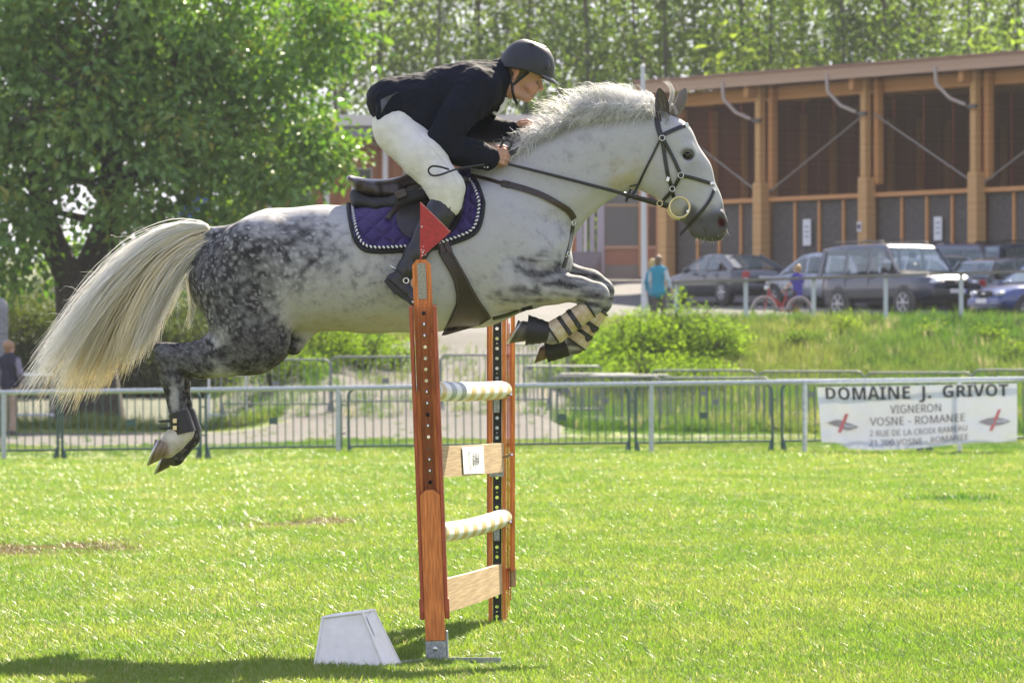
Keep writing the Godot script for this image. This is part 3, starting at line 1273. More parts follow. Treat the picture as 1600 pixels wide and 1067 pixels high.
# flat strap lying on a body along pixel points; w width, lift above the skin
func strap(m: MB, f: Field, list: Array, w: float, lift := 1.2, thick := 1.6, steps := 24, side := 1.0) -> void:
	var line := smooth_line(list, steps)
	var rows := []
	for k in line.size():
		var p: Vector2 = line[k]
		var t: Vector2 = ((line[mini(k + 1, line.size() - 1)] as Vector2) - (line[maxi(k - 1, 0)] as Vector2)).normalized()
		var n := Vector2(-t.y, t.x) * w * 0.5
		var row := []
		var zc := f.skin(p.x, p.y)
		for e in [-1.0, -0.5, 0.0, 0.5, 1.0]:
			var z := f.skin(p.x + n.x * e, p.y + n.y * e)
			z = maxf(z, zc - 8.0) if absf(z - zc) < 30 else zc
			row.append(hp(p.x + n.x * e, p.y + n.y * e, (z + lift + thick - (0.5 if absf(e) > 0.9 else 0.0)) * side))
		rows.append(row)
	m.sheet(rows, thick * S, Vector3(0, 0, side))

func pline(list: Array, x: float) -> float:
	for k in list.size() - 1:
		if x <= list[k + 1][0]:
			return lerpf(list[k][1], list[k + 1][1], clampf((x - list[k][0]) / float(list[k + 1][0] - list[k][0]), 0, 1))
	return list[list.size() - 1][1]

func back_line(x: float) -> float:
	# uppermost point of the horse at x
	var y := 240.0
	while y < 420.0:
		if horse_field.front(x, y) > -100.0:
			return y
		y += 1.5
	return 420.0

func leather(c: Color, rough := 0.42) -> StandardMaterial3D:
	var m := tmat(c, rough, noise_tex(31, 0.02, Color(0.72, 0.72, 0.72), Color(1, 1, 1)), Vector3(5, 5, 5), bump_tex(32, 0.09, 3.0, 3), 0.25)
	return m

var black_leather: StandardMaterial3D
var brown_leather: StandardMaterial3D
var brass: StandardMaterial3D
var steel: StandardMaterial3D

func ring(m: MB, c: Vector3, r: float, w: float, b := Basis(), n := 20) -> void:
	var pts := []
	for k in n + 1:
		var a := TAU * k / n
		pts.append(c + b * Vector3(cos(a), sin(a), 0) * r)
	m.tube(pts, [w], 6, false)

func build_tack() -> void:
	black_leather = leather(lin(0.018, 0.016, 0.016), 0.40)
	brown_leather = leather(lin(0.045, 0.026, 0.019), 0.42)
	brass = mat(lin(0.62, 0.52, 0.30), 0.28, 0.9)
	steel = mat(lin(0.62, 0.62, 0.62), 0.25, 0.95)
	build_pad()
	build_saddle()
	build_breastplate()
	build_bridle()
	build_leg_boots()

func build_pad() -> void:
	var bot := [[545, 324], [550, 350], [556, 372], [565, 387], [578, 394], [600, 395.5], [635, 393.5], [680, 390], [710, 381], [735, 371], [747, 360], [753, 342], [755.5, 322]]
	var top := [[736, 274], [745, 287], [751, 302], [755.5, 318]]
	var pad := thing("saddle_pad", "quilted purple saddle pad with black and white rope edging under the saddle", "saddle pad", hp(650, 395))
	var rows := []
	var NX := 120
	var NY := 46
	var cols := []
	for k in NX + 1:
		var x := lerpf(545, 755.3, k / float(NX))
		var y1 := pline(bot, x)
		var y0 := back_line(x) + 1.0 if x < 736 else pline(top, x)
		if x < 736:
			y0 = minf(y0, y1 - 3)
		cols.append([x, y0, y1])
	for r in NY + 1:
		var row := []
		for k in NX + 1:
			var v := r / float(NY)
			var x: float = cols[k][0]
			var y := lerpf(cols[k][1], cols[k][2], v)
			var z := maxf(horse_field.skin(x, y), 4.0)
			var a := absf(fposmod((x + y * 1.05) / 31.0, 1.0) - 0.5) * 2.0
			var b := absf(fposmod((x - y * 0.95) / 31.0, 1.0) - 0.5) * 2.0
			var puff := minf(1.0 - a, 1.0 - b)
			puff = sqrt(clampf(puff * 1.6, 0, 1))
			var edge := minf(minf(v, 1.0 - v) * 12.0, minf(k, NX - k) * 0.3)
			z += 1.8 + 6.0 * puff * clampf(edge, 0, 1)
			row.append(hp(x, y, z))
		rows.append(row)
	for s in 2:
		var m := MB.new()
		var use := rows
		if s == 1:
			use = []
			for row in rows:
				var back := []
				for p in row:
					back.append(Vector3(p.x, p.y, -HD - (p.z + HD)))
				use.append(back)
		m.sheet(use, 1.6 * S, Vector3(0, 0, 1.0 - 2.0 * s))
		var cloth := tmat(lin(0.050, 0.028, 0.145), 0.85, noise_tex(41, 0.03, Color(0.6, 0.6, 0.65), Color(1, 1, 1)), Vector3(6, 6, 6), bump_tex(42, 0.2, 4.0, 2), 0.35)
		cloth.rim_enabled = true
		cloth.rim = 0.5
		put("quilted_cloth", m, cloth, pad)
	# binding and rope round the edge
	var out := [[545, 318]]
	out.append_array(bot)
	out.append_array([[755, 316], [751, 302], [745, 287], [737, 275]])
	var rim := smooth_line(out, 150)
	var bind := []
	var inner := []
	for k in rim.size():
		var p: Vector2 = rim[k]
		var t: Vector2 = ((rim[mini(k + 1, rim.size() - 1)] as Vector2) - (rim[maxi(k - 1, 0)] as Vector2)).normalized()
		var n := Vector2(t.y, -t.x)
		bind.append(hp(p.x, p.y, horse_field.skin(p.x, p.y) + 2.6))
		var g := p + n * 6.5
		inner.append(hp(g.x, g.y, horse_field.skin(g.x, g.y) + 8.5))
	var bm := MB.new()
	bm.tube(bind, [3.6 * S], 7)
	put("binding", bm, mat(lin(0.012, 0.012, 0.016), 0.8), pad)
	var rope := MB.new()
	rope.colored = true
	var c3 := Curve3D.new()
	for p in inner:
		c3.add_point(p)
	var l := c3.get_baked_length()
	var n := int(l / (3.3 * S))
	for k in n:
		rope.col = Color(0.72, 0.72, 0.72) if k % 2 == 0 else Color(0.015, 0.015, 0.02)
		var a := c3.sample_baked(l * k / n)
		var b := c3.sample_baked(l * minf((k + 1.15) / n, 1.0))
		var tw := Vector3(0, 1.0 * S, 0).cross((b - a).normalized())
		rope.tube([a - (b - a).cross(Vector3.BACK) * 0.35, b + (b - a).cross(Vector3.BACK) * 0.35], [1.75 * S], 6)
	var rm := mat(Color.WHITE, 0.8)
	rm.vertex_color_use_as_albedo = true
	put("rope_edging", rope, rm, pad)

func build_saddle() -> void:
	var sd := thing("saddle", "dark brown leather jumping saddle on the purple pad", "saddle", hp(640, 330))
	var place := func(p): return hp(p.x, p.y, p.z)
	var white := func(_p): return Color.WHITE
	var seat := Field.new()
	seat.blend = 5.0
	seat.chain([[547, 280, 0, 6.5, 5.4], [560, 287, 0, 9.5, 4.6], [588, 293, 0, 12.5, 3.6], [620, 292, 0, 14, 2.8], [652, 283, 0, 16, 2.1], [690, 274, 0, 15, 1.8], [712, 277, 0, 12, 1.8]], false, 4.0)
	seat.chain([[560, 298, 0, 11, 4.0], [590, 303, 0, 12, 3.6], [625, 304, 0, 13, 3.2]])
	put("seat", seat.mesh(2.2, place, white), leather(lin(0.040, 0.026, 0.030), 0.30), sd)
	var panel := Field.new()
	panel.blend = 8.0
	for s in [1.0, -1.0]:
		panel.chain([[556, 306, 30 * s, 10, 1.6], [562, 316, 34 * s, 11, 1.6], [590, 322, 42 * s, 11, 1.5], [625, 318, 50 * s, 12, 1.3], [680, 300, 52 * s, 12, 1.2]])
	put("panel", panel.mesh(2.6, place, white), mat(lin(0.011, 0.011, 0.012), 0.6), sd)
	# flaps
	var low := [[616, 325], [622, 352], [630, 366], [642, 374], [665, 379], [690, 376], [710, 362], [722, 338], [729, 310], [731, 288]]
	var up := [[616, 312], [640, 292], [680, 280], [725, 276], [731, 280]]
	for s in 2:
		var rows := []
		for r in 15:
			var row := []
			for k in 25:
				var x := lerpf(616, 731, k / 24.0)
				var y := lerpf(pline(up, x), pline(low, x), r / 14.0)
				var z := maxf(horse_field.skin(x, y), 30.0) + 9.0 + 5.0 * smoothstep(700, 726, x) 
				row.append(hp(x, y, z * (1.0 - 2.0 * s)))
			rows.append(row)
		var m := MB.new()
		m.sheet(rows, 3.0 * S, Vector3(0, 0, 1.0 - 2.0 * s))
		put("flap", m, leather(lin(0.020, 0.015, 0.015), 0.38), sd)
		# stirrup leather, its loose end, and the iron
		var sg := 1.0 - 2.0 * s
		var sl := MB.new()
		var pts := []
		for p in smooth_line([[664, 296], [642, 307], [620, 328], [607, 345]], 14):
			pts.append(hp(p.x, p.y, (horse_field.skin(p.x, p.y) + 13.0) * sg))
		sl.tube(pts, [4.4 * S], 8, true, 0.4, Vector3(0, 0, 1))
		put("strap_end", sl, leather(lin(0.05, 0.036, 0.032), 0.35), sd)
		var keep := MB.new()
		keep.box(hp(628, 306, 74 * sg), Vector3(20, 14, 5) * S, 2 * S, Basis(Vector3(0, 0, 1), 0.35))
		put("skirt_patch", keep, leather(lin(0.05, 0.034, 0.032), 0.3), sd)
		var irn := MB.new()
		var loop := []
		for k in 15:
			var a := lerpf(-0.15, PI + 0.15, k / 14.0)
			loop.append(hp(652 + cos(a) * 3.0, 466 - sin(a) * 38.0 + 3.0, (127 + cos(a) * 16.0) * sg))
		irn.tube(loop, [2.0 * S], 7)
		irn.box(hp(652, 476, 127 * sg), Vector3(14, 3.2, 34) * S, 1 * S, Basis(Vector3(0, 0, 1), -0.5))
		put("stirrup", irn, steel, sd)
		var lea := MB.new()
		lea.beam(hp(664, 330, 88 * sg), hp(652, 428, 127 * sg), 2.0 * S, 9 * S, 0.0, Vector3(0, 0, 1))
		put("stirrup_leather", lea, black_leather, sd)
	# girth with belly guard
	var xl := [[380, 690], [397, 686], [428, 704], [441, 710], [462, 714], [478, 713], [498, 704], [511, 697], [524, 690]]
	var xr := [[380, 704], [397, 709], [434, 730], [456, 741], [473, 751], [488, 762], [498, 768], [508, 752], [524, 696]]
	var grows := []
	for r in 46:
		var y := lerpf(380, 524, r / 45.0)
		var a := pline(xl, y)
		var b := pline(xr, y)
		var row := []
		for k in 13:
			var x := lerpf(a, b, k / 12.0)
			var z := horse_field.front(x, y)
			if z < 6.0:
				z = lerpf(26.0, 14.0, clampf((y - 505.0) / 20.0, 0, 1))
			var edge := 1.0 if k == 0 or k == 12 else 0.0
			row.append(hp(x, y, z + 4.5 - edge * 1.2))
		grows.append(row)
	var g := MB.new()
	g.sheet(grows, 2.6 * S, Vector3(0, 0, 1))
	var gm := leather(lin(0.040, 0.026, 0.021), 0.5)
	put("girth", g, gm, sd)
	for e in [0, 1]:
		var gb := MB.new()
		var pts := []
		for r in 42:
			var y := lerpf(398, 508, r / 41.0)
			var x := pline(xl if e == 0 else xr, y) + (3.0 if e == 0 else -3.0)
			pts.append(hp(x, y, maxf(horse_field.skin(x, y), 20.0) + 6.2))
		gb.tube(pts, [0.9 * S], 5)
		put("girth_stitching", gb, mat(lin(0.07, 0.05, 0.04), 0.6), sd)
	# straps and buckles at the top of the girth
	for x in [690, 700]:
		var bk := MB.new()
		strap(bk, horse_field, [[x - 4, 372], [x, 386], [x + 4, 396]], 7.5, 6.5, 1.6, 8)
		put("girth_strap", bk, leather(lin(0.06, 0.026, 0.02), 0.45), sd)

func build_breastplate() -> void:
	var bp := thing("breastplate", "dark brown leather breastplate strap across the shoulder of the horse", "breastplate", hp(820, 300))
	var m := MB.new()
	strap(m, horse_field, [[736, 274], [760, 280], [790, 289]], 5.0, 1.5, 1.8)
	put("strap", m, brown_leather, bp)
	m = MB.new()
	strap(m, horse_field, [[784, 287], [815, 295], [846, 306], [872, 320], [889, 331], [897, 343]], 9.5, 1.6, 2.2)
	put("shoulder_strap", m, brown_leather, bp)
	m = MB.new()
	strap(m, horse_field, [[896, 352], [892, 378], [887, 398], [881, 420]], 5.0, 1.2, 1.8)
	put("chest_strap", m, black_leather, bp)
	m = MB.new()
	strap(m, horse_field, [[770, 499], [790, 494], [812, 486], [832, 481]], 4.5, 1.0, 1.8)
	put("strap", m, black_leather, bp)
	m = MB.new()
	m.box(hp(790, 289, horse_field.skin(790, 289) + 3.0), Vector3(13, 11, 3.5) * S, 1 * S, Basis(Vector3(0, 0, 1), -0.25))
	put("keeper", m, black_leather, bp)
	m = MB.new()
	ring(m, hp(896, 349, horse_field.skin(893, 349) + 2.0), 4.0 * S, 0.9 * S, Basis(Vector3(0, 1, 0), 0.9))
	put("ring", m, steel, bp)
	m = MB.new()
	ring(m, hp(888, 398, horse_field.skin(884, 398) + 2.0), 3.4 * S, 0.9 * S, Basis(Vector3(0, 1, 0), 0.9))
	put("ring", m, steel, bp)

func build_bridle() -> void:
	var br := thing("bridle", "black leather bridle with crossed noseband, loose ring bit and reins", "bridle", hp(1050, 300))
	var f := horse_field
	var add := func(called: String, list: Array, w: float, lift := 1.0):
		for s in [1.0, -1.0]:
			var m := MB.new()
			strap(m, f, list, w, lift, 1.6, 22, s)
			put(called, m, black_leather, br)
	add.call("headpiece", [[1026, 183], [1028, 200], [1033, 217]], 8.5)
	add.call("browband", [[1035, 212], [1050, 205], [1064, 199], [1074, 196]], 6.5)
	add.call("cheekpiece", [[1034, 217], [1038, 245], [1043, 275], [1048, 291], [1053, 312]], 6.0)
	add.call("noseband_strap", [[1035, 217], [1046, 238], [1056, 258], [1063, 274]], 5.6, 1.8)
	add.call("noseband", [[1064, 275], [1082, 279], [1100, 284], [1115, 288]], 5.6, 1.6)
	add.call("noseband", [[1062, 276], [1055, 290], [1046, 303], [1036, 314]], 5.6, 2.4)
	add.call("flash_strap", [[1117, 296], [1108, 314], [1096, 330], [1085, 342], [1074, 354]], 5.0, 1.4)
	add.call("throat_lash", [[1031, 219], [1020, 242], [1007, 268], [998, 288]], 3.6, 1.2)
	# loose strap ends
	var m := MB.new()
	var ends := [[[1076, 352], [1069, 360], [1062, 367], 8.0], [[999, 285], [993, 298], [986, 308], 16.0], [[985, 296], [981, 306], [978, 316], 20.0]]
	for e in ends:
		var pts := []
		for k in 3:
			pts.append(hp(e[k][0], e[k][1], e[3]))
		m = MB.new()
		m.tube(pts, [2.6 * S], 6, true, 0.4, Vector3(0, 0, 1))
		put("strap_end", m, black_leather, br)
	m = MB.new()
	var loop := []
	for k in 10:
		var t := k / 9.0
		loop.append(hp(lerpf(998, 960, t), 288 + sin(t * PI) * 5.0 - t * 3.0, lerpf(24, 4, t)))
	m.tube(loop, [1.1 * S], 6)
	put("throat_lash", m, black_leather, br)
	m = MB.new()
	for p in [[1034, 217, 4.2], [1063, 275, 4.2], [1050, 296, 4.0]]:
		m = MB.new()
		ring(m, hp(p[0], p[1], f.skin(p[0], p[1]) + 4.6), p[2] * S, 0.8 * S)
		put("ring", m, steel, br)
	m = MB.new()
	for p in [[1112, 287, 0.2], [1117, 296, -1.0], [1043, 281, 1.3]]:
		m = MB.new()
		m.box(hp(p[0], p[1], f.skin(p[0], p[1]) + 4.2), Vector3(7.5, 5.0, 1.6) * S, 0.5 * S, Basis(Vector3(0, 0, 1), p[2]))
		put("buckle", m, steel, br)
	m = MB.new()
	for s in [1.0, -1.0]:
		m = MB.new()
		m.box(hp(1073, 196.5, (f.skin(1071, 197.5) + 1.5) * s), Vector3(6, 8, 3) * S, 1 * S, Basis(Vector3(0, 0, 1), 0.3))
		put("browband_trim", m, mat(lin(0.7, 0.7, 0.68), 0.4), br)
	# bit
	for s in [1.0, -1.0]:
		m = MB.new()
		ring(m, hp(1061, 325, 33.0 * s), 16.0 * S, 1.9 * S, Basis(Vector3(0, 1, 0), 0.15 * s), 30)
		put("bit_ring", m, brass, br)
		m = MB.new()
		m.tube([hp(1074, 331, 33.0 * s), hp(1078, 331, 12.0 * s)], [2.4 * S], 8)
		put("bit", m, steel, br)
	# reins
	for s in [1.0, -1.0]:
		m = MB.new()
		var rp := []
		var line := [[1046, 322, 33], [1030, 318, 36], [985, 307, 40], [905, 286, 47], [850, 272, 48], [794, 258, 44]] if s > 0 else [[1046, 322, 33], [985, 305, 40], [905, 272, 45], [850, 232, 34], [816, 206, 26]]
		for p in line:
			rp.append(hp(p[0], p[1], p[2] * s))
		m.tube(rp, [3.4 * S, 3.3 * S, 2.8 * S, 2.5 * S, 2.3 * S, 2.2 * S], 8, true, 0.42, Vector3(0, 0, 1))
		put("rein", m, black_leather, br)
	m = MB.new()
	# the slack of the rein: a loop above the hand and the bight hanging by the thigh
	var lp := []
	for p in smooth_line([[788, 252], [792, 238], [800, 226], [790, 221], [783, 229], [782, 238]], 22):
		lp.append(hp(p.x, p.y, 40.0))
	m.tube(lp, [1.9 * S], 6, true, 0.5, Vector3(0, 0, 1))
	put("rein_slack", m, black_leather, br)
	m = MB.new()
	lp = []
	for p in smooth_line([[757, 262], [735, 265], [712, 270], [690, 278], [677, 279], [671, 272], [676, 265], [690, 266], [703, 270]], 30):
		lp.append(hp(p.x, p.y, 132.0 - absf(p.x - 690.0) * 0.2))
	m.tube(lp, [1.8 * S], 6, true, 0.5, Vector3(0, 0, 1))
	put("rein_slack", m, black_leather, br)
	m = MB.new()
	ring(m, hp(1030, 319, 37), 4.2 * S, 0.9 * S)
	put("rein_buckle", m, brass, br)

func leg_boot(a: Vector3, b: Vector3, label: String) -> void:
	var o := thing("tendon_boot", label, "tendon boot", hp(b.x, b.y, b.z), "tendon boots on the forelegs")
	var shell := MB.new()
	var pts := []
	var rad := []
	for k in 13:
		var t := k / 12.0
		var p := a.lerp(b, lerpf(0.06, 1.06, t))
		pts.append(hp(p.x, p.y, p.z))
		rad.append((15.2 + 1.2 * sin(t * 3.0) + 3.4 * smoothstep(0.55, 0.95, t) - 1.5 * smoothstep(0.93, 1.0, t)) * S)
	shell.tube(pts, rad, 20, true, 0.95, Vector3(0, 0, 1))
	var cream := tmat(lin(0.56, 0.51, 0.40), 0.45, noise_tex(51, 0.012, Color(0.86, 0.76, 0.62), Color(1, 1, 1)), Vector3(4, 4, 4))
	put("shell", shell, cream, o)
	var dir := (b - a).normalized()
	for t in [0.42, 0.68]:
		var s := MB.new()
		var p := a.lerp(b, t)
		var q := a.lerp(b, t + 0.11)
		s.tube([hp(p.x, p.y, p.z), hp(p.x * 0.9 + q.x * 0.1, p.y * 0.9 + q.y * 0.1, p.z), hp(p.x * 0.1 + q.x * 0.9, p.y * 0.1 + q.y * 0.9, p.z), hp(q.x, q.y, q.z)], [16.4 * S, 17.6 * S, 17.8 * S, 16.6 * S], 20, true, 0.95, Vector3(0, 0, 1))
		put("strap", s, black_leather, o)
		var tab := MB.new()
		var tq := a.lerp(b, t + 0.06)
		tab.box(hp(tq.x + 6, tq.y + 8, tq.z + 14), Vector3(12, 7, 4) * S, 1.2 * S, Basis(Vector3(0, 0, 1), -0.95))
		put("strap_tab", tab, black_leather, o)
	for t in [0.06, 1.05]:
		var s := MB.new()
		var p := a.lerp(b, t)
		var rp := []
		var up := Vector3(0, 0, 1)
		var side := dir.cross(up)
		for k in 21:
			var g := TAU * k / 20
			var w := p + (side * cos(g) + up * sin(g)) * (15.6 if t < 0.5 else 17.4)
			rp.append(hp(w.x, w.y, w.z))
		s.tube(rp, [1.7 * S], 6, false)
		put("binding", s, black_leather, o)

func bell_boot(a: Vector3, ra: float, b: Vector3, rb: float, label: String) -> void:
	var m := MB.new()
	var pts := []
	var rad := []
	for k in 12:
		var t := k / 11.0
		var p := a.lerp(b, t)
		pts.append(hp(p.x, p.y, p.z))
		rad.append((lerpf(ra, rb, pow(t, 0.8)) + 0.5 * sin(t * 21.0)) * S)
	m.tube(pts, rad, 22, false, 0.92, Vector3(0, 0, 1))
	var rub := tmat(lin(0.022, 0.021, 0.022), 0.55, noise_tex(61, 0.03, Color(0.55, 0.5, 0.45), Color(1, 1, 1)), Vector3(7, 7, 7), bump_tex(62, 0.1, 3.0, 3), 0.4)
	var o := put("bell_boot", m, rub, null, hp(b.x, b.y, b.z))
	tag(o, label, "bell boot", "bell boots on the front hooves")

func build_leg_boots() -> void:
	leg_boot(Vector3(924, 480, 44), Vector3(866, 520, 44), "cream tendon boot with black straps on the near foreleg")
	leg_boot(Vector3(939, 480, -38), Vector3(902, 534, -38), "cream tendon boot mostly hidden behind the near foreleg")
	bell_boot(Vector3(858, 520, 44), 15, Vector3(823, 516, 44), 24.0, "black rubber bell boot around the higher front hoof")
	bell_boot(Vector3(888, 543, -38), 13.5, Vector3(853, 550, -38), 16.5, "black rubber bell boot around the lower front hoof, underneath")
	for s in [1.0, -1.0]:
		var dx := 0.0 if s > 0 else 5.0
		var o := thing("fetlock_boot", "black leather fetlock boot with two brass buckles on the near hind leg" if s > 0 else "black fetlock boot on the far hind leg, hidden by the near one", "fetlock boot", hp(284, 678, 35 * s))
		var m := MB.new()
		m.tube([hp(280 + dx, 643, 35 * s), hp(281 + dx, 646, 35 * s), hp(285 + dx, 664, 35 * s), hp(288 + dx, 677, 35 * s)], [15.2 * S, 16.6 * S, 19.0 * S, 20.2 * S], 20, true, 0.9, Vector3(0, 0, 1))
		put("shell", m, black_leather, o)
		for k in 2:
			var y := 657.0 + k * 11.0
			var st := MB.new()
			st.tube([hp(284 + dx, y - 1, 52 * s), hp(270 + dx, y, 53 * s), hp(262 + dx, y + 0.5, 50 * s), hp(253 + dx, y + 0.8, 44 * s), hp(249 + dx, y + 0.8, 42 * s)], [2.6 * S, 2.6 * S, 2.4 * S, 1.8 * S, 0.6 * S], 6, true, 0.5, Vector3(0, 0, 1))
			put("strap", st, black_leather, o)
			var bk := MB.new()
			bk.box(hp(276 + dx, y, 54 * s), Vector3(6, 7, 1.5) * S, 0.5 * S)
			put("buckle", bk, brass, o)

# ================================================================ people
# moves the points of a mesh along their normals by a noise: cloth that creases
func crease(m: MB, amount: float, size: Vector3, seed_: int) -> void:
	var n := FastNoiseLite.new()
	n.seed = seed_
	n.fractal_octaves = 3
	n.frequency = 1.0
	n.fractal_type = FastNoiseLite.FRACTAL_RIDGED
	for k in m.v.size():
		var p := m.v[k] * size
		m.v[k] += m.n[k] * (n.get_noise_3d(p.x, p.y, p.z) * amount)
	for k in m.n.size():
		m.n[k] = Vector3.ZERO
	for k in range(0, m.i.size(), 3):
		var a := m.i[k]
		var b := m.i[k + 1]
		var c := m.i[k + 2]
		var nr := (m.v[c] - m.v[a]).cross(m.v[b] - m.v[a])
		m.n[a] += nr
		m.n[b] += nr
		m.n[c] += nr
	for k in m.n.size():
		m.n[k] = m.n[k].normalized()

func skin_mat() -> StandardMaterial3D:
	var m := mat(Color.WHITE, 0.5)
	m.vertex_color_use_as_albedo = true
	m.subsurf_scatter_enabled = true
	m.subsurf_scatter_strength = 0.12
	return m

func cloth(c: Color, rough := 0.85, scale := 14.0) -> StandardMaterial3D:
	var m := tmat(c, rough, noise_tex(71, 0.012, Color(0.92, 0.92, 0.92), Color(1, 1, 1)), Vector3(2, 2, 2), bump_tex(72, 0.25, 3.0, 2), 0.25)
	m.uv1_scale = Vector3(scale, scale, scale) * 0.2
	m.metallic_specular = 0.25
	return m

func build_rider() -> void:
	var place := func(p): return hp(p.x, p.y, p.z)
	var white := func(_p): return Color.WHITE
	var r := thing("person", "rider in black jacket, white breeches and dark helmet leaning forward over the leaping horse", "person", hp(640, 440))
	# --- body
	var f := Field.new()
	f.blend = 10.0
	f.chain([[622, 190, 0, 28, 1.5], [660, 165, 0, 30, 1.4], [715, 145, 0, 34, 1.4], [752, 132, 0, 28, 1.5], [784, 132, 0, 17, 1.0]])
	f.chain([[748, 142, 50, 22, 1], [690, 222, 70, 15, 1], [764, 248, 44, 11, 0.9]])
	f.chain([[752, 142, -50, 22, 1], [732, 196, -60, 15, 1], [800, 204, -26, 10, 0.9]])
	for s in [1.0, -1.0]:
		f.chain([[625, 205, 38 * s, 30, 1], [664, 252, 70 * s, 26, 1], [698, 308, 98 * s, 19, 1], [668, 370, 113 * s, 16, 1], [641, 420, 122 * s, 9, 1], [648, 455, 125 * s, 5, 1.2]])
	var flesh := func(p):
		return Color(0.50, 0.29, 0.205)
	var body := f.mesh(4.0, place, flesh)
	# head
	var hd := Field.new()
	hd.blend = 5.0
	hd.chain([[772, 134, 0, 17, 1.0], [794, 134, 0, 18.5, 0.95], [806, 122, 0, 20, 0.95]], false, 8.0)
	hd.bone(Vector3(806, 100, 0), 27, Vector3(824, 104, 0), 27, 0.88, 0.86, false, 8.0)
	hd.bone(Vector3(826, 118, 0), 18, Vector3(824, 130, 0), 15, 1.0, 1.0, false, 6.0)
	hd.bone(Vector3(840, 121, 9), 6.2, Vector3(838, 124, -9), 6.2, 1.0, 1.0, false, 4.0)        # brow
	hd.bone(Vector3(834, 133, 9), 7.0, Vector3(828, 137, 12), 6.5, 0.9, 0.9, true, 5.0)          # cheekbones
	hd.bone(Vector3(842.5, 126, 0), 3.6, Vector3(846.5, 138, 0), 3.4, 0.95, 1.15, false, 2.5)    # nose
	hd.bone(Vector3(842, 139.5, 3.2), 2.6, Vector3(844, 140, 3.0), 2.2, 1.0, 1.0, true, 1.6)
	hd.bone(Vector3(829, 141, 0), 10.5, Vector3(825, 148, 0), 8.5, 1.15, 1.2, false, 4.0)        # mouth block
	hd.bone(Vector3(837, 144.6, 4.5), 2.1, Vector3(837.8, 144.8, -4.5), 2.1, 1.0, 1.0, false, 1.6)   # upper lip
	hd.bone(Vector3(832.3, 150.5, 4.0), 2.3, Vector3(832.3, 150.5, -4.0), 2.3, 1.0, 1.0, false, 1.6) # lower lip
	hd.bone(Vector3(822, 153.5, 0), 5.8, Vector3(825, 154.5, 0), 4.6, 1.4, 1.3, false, 4.0)      # chin
	hd.bone(Vector3(803, 143, 13), 9, Vector3(819, 152, 6), 5.5, 0.8, 0.8, true, 6.0)            # jaw
	hd.bone(Vector3(841, 128.2, 7.8), 3.4, Vector3(840, 128.8, 10.0), 3.2, 1.0, 1.0, true, 2.0, true)   # eye socket
	hd.bone(Vector3(838.5, 147.4, 5), 1.0, Vector3(838.5, 147.4, -5), 1.0, 1.0, 1.0, false, 0.8, true)  # open lips
	hd.bone(Vector3(834, 147.6, 0), 1.4, Vector3(839, 147.4, 0), 1.4, 3.0, 3.0, false, 0.8, true)
	# ear
	hd.bone(Vector3(804, 111.5, 23), 3.4, Vector3(807.5, 112, 24.5), 4.2, 0.55, 0.5, true, 1.6)
	hd.bone(Vector3(808, 113, 24.5), 4.2, Vector3(803.5, 123, 22.5), 3.0, 0.5, 0.5, true, 1.6)
	hd.bone(Vector3(806.5, 114, 28), 2.0, Vector3(804.5, 120, 27), 1.4, 0.9, 0.9, true, 1.0, true)
	var face := func(p):
		var c := Color(0.43, 0.225, 0.15)
		var n := coat_c.get_noise_3d(p.x * 1.6, p.y * 1.6, p.z * 1.6)
		c *= 1.0 + 0.08 * n
		c = c.lerp(Color(0.50, 0.19, 0.13), bump(p.x, p.y, 829, 137, 12, 10) * 0.18 + bump(p.x, p.y, 846, 138, 6, 5) * 0.3 + bump(p.x, p.y, 805, 117, 6, 9) * 0.35)
		c = c.lerp(Color(0.36, 0.12, 0.09), bump(p.x, p.y, 837.5, 145, 3.4, 2.2) * 0.6 + bump(p.x, p.y, 833, 150.5, 3.4, 2.4) * 0.6)
		# shaven chin and cropped hair at the temple
		c = c.lerp(Color(0.22, 0.15, 0.115), bump(p.x, p.y, 820, 150, 17, 9) * 0.22)
		if p.x < 838 - (p.y - 104) * 1.1 and p.y < 125 + n * 3.0 and not (p.z > 21.5 and p.x < 812 and p.y > 108):
			c = Color(0.055, 0.035, 0.024) * (1.0 + 0.5 * n)
		if p.x < 797 and p.y < 131 + n * 4.0:
			c = Color(0.05, 0.032, 0.022) * (1.0 + 0.5 * n)
		c.a = 1
		return c
	body.add(hd.mesh(1.25, place, face), Transform3D())
	# hands: a palm, four bent fingers and a thumb each, closed on the rein
	var hands := Field.new()
	hands.blend = 2.2
	for s in [1.0, -1.0]:
		var o := Vector3(0, 0, 44) if s > 0 else Vector3(38, -43, -28)
		hands.chain([[o.x + 757, o.y + 249, o.z + 1, 9.5, 0.75], [o.x + 767, o.y + 247, o.z, 10.5, 0.62], [o.x + 779, o.y + 245, o.z, 12.0, 0.46]], false, 4.0)
		for j in 4:
			var y := o.y + 236.5 + j * 6.6
			var x: float = o.x + [787.5, 789.5, 788.5, 785.5][j]
			var rr: float = [3.6, 3.8, 3.6, 3.1][j]
			hands.bone(Vector3(o.x + 776, o.y + 240 + j * 4.4, o.z + 2.0 * s), rr, Vector3(x, y, o.z + 2.5 * s), rr + 0.3, 1, 1, false, 2.5)
			hands.bone(Vector3(x, y, o.z + 2.5 * s), rr + 0.2, Vector3(x + 4.5, y + 2.0, o.z - 7.0 * s), rr, 1, 1, false, 1.2)
			hands.bone(Vector3(x + 4.5, y + 2.0, o.z - 7.0 * s), rr, Vector3(x - 4.0, y + 3.0, o.z - 12.5 * s), rr - 0.4, 1, 1, false, 1.0)
			hands.bone(Vector3(x - 4.0, y + 3.0, o.z - 12.5 * s), rr - 0.4, Vector3(x - 9.0, y + 2.5, o.z - 8.5 * s), rr - 0.8, 1, 1, false, 1.0)
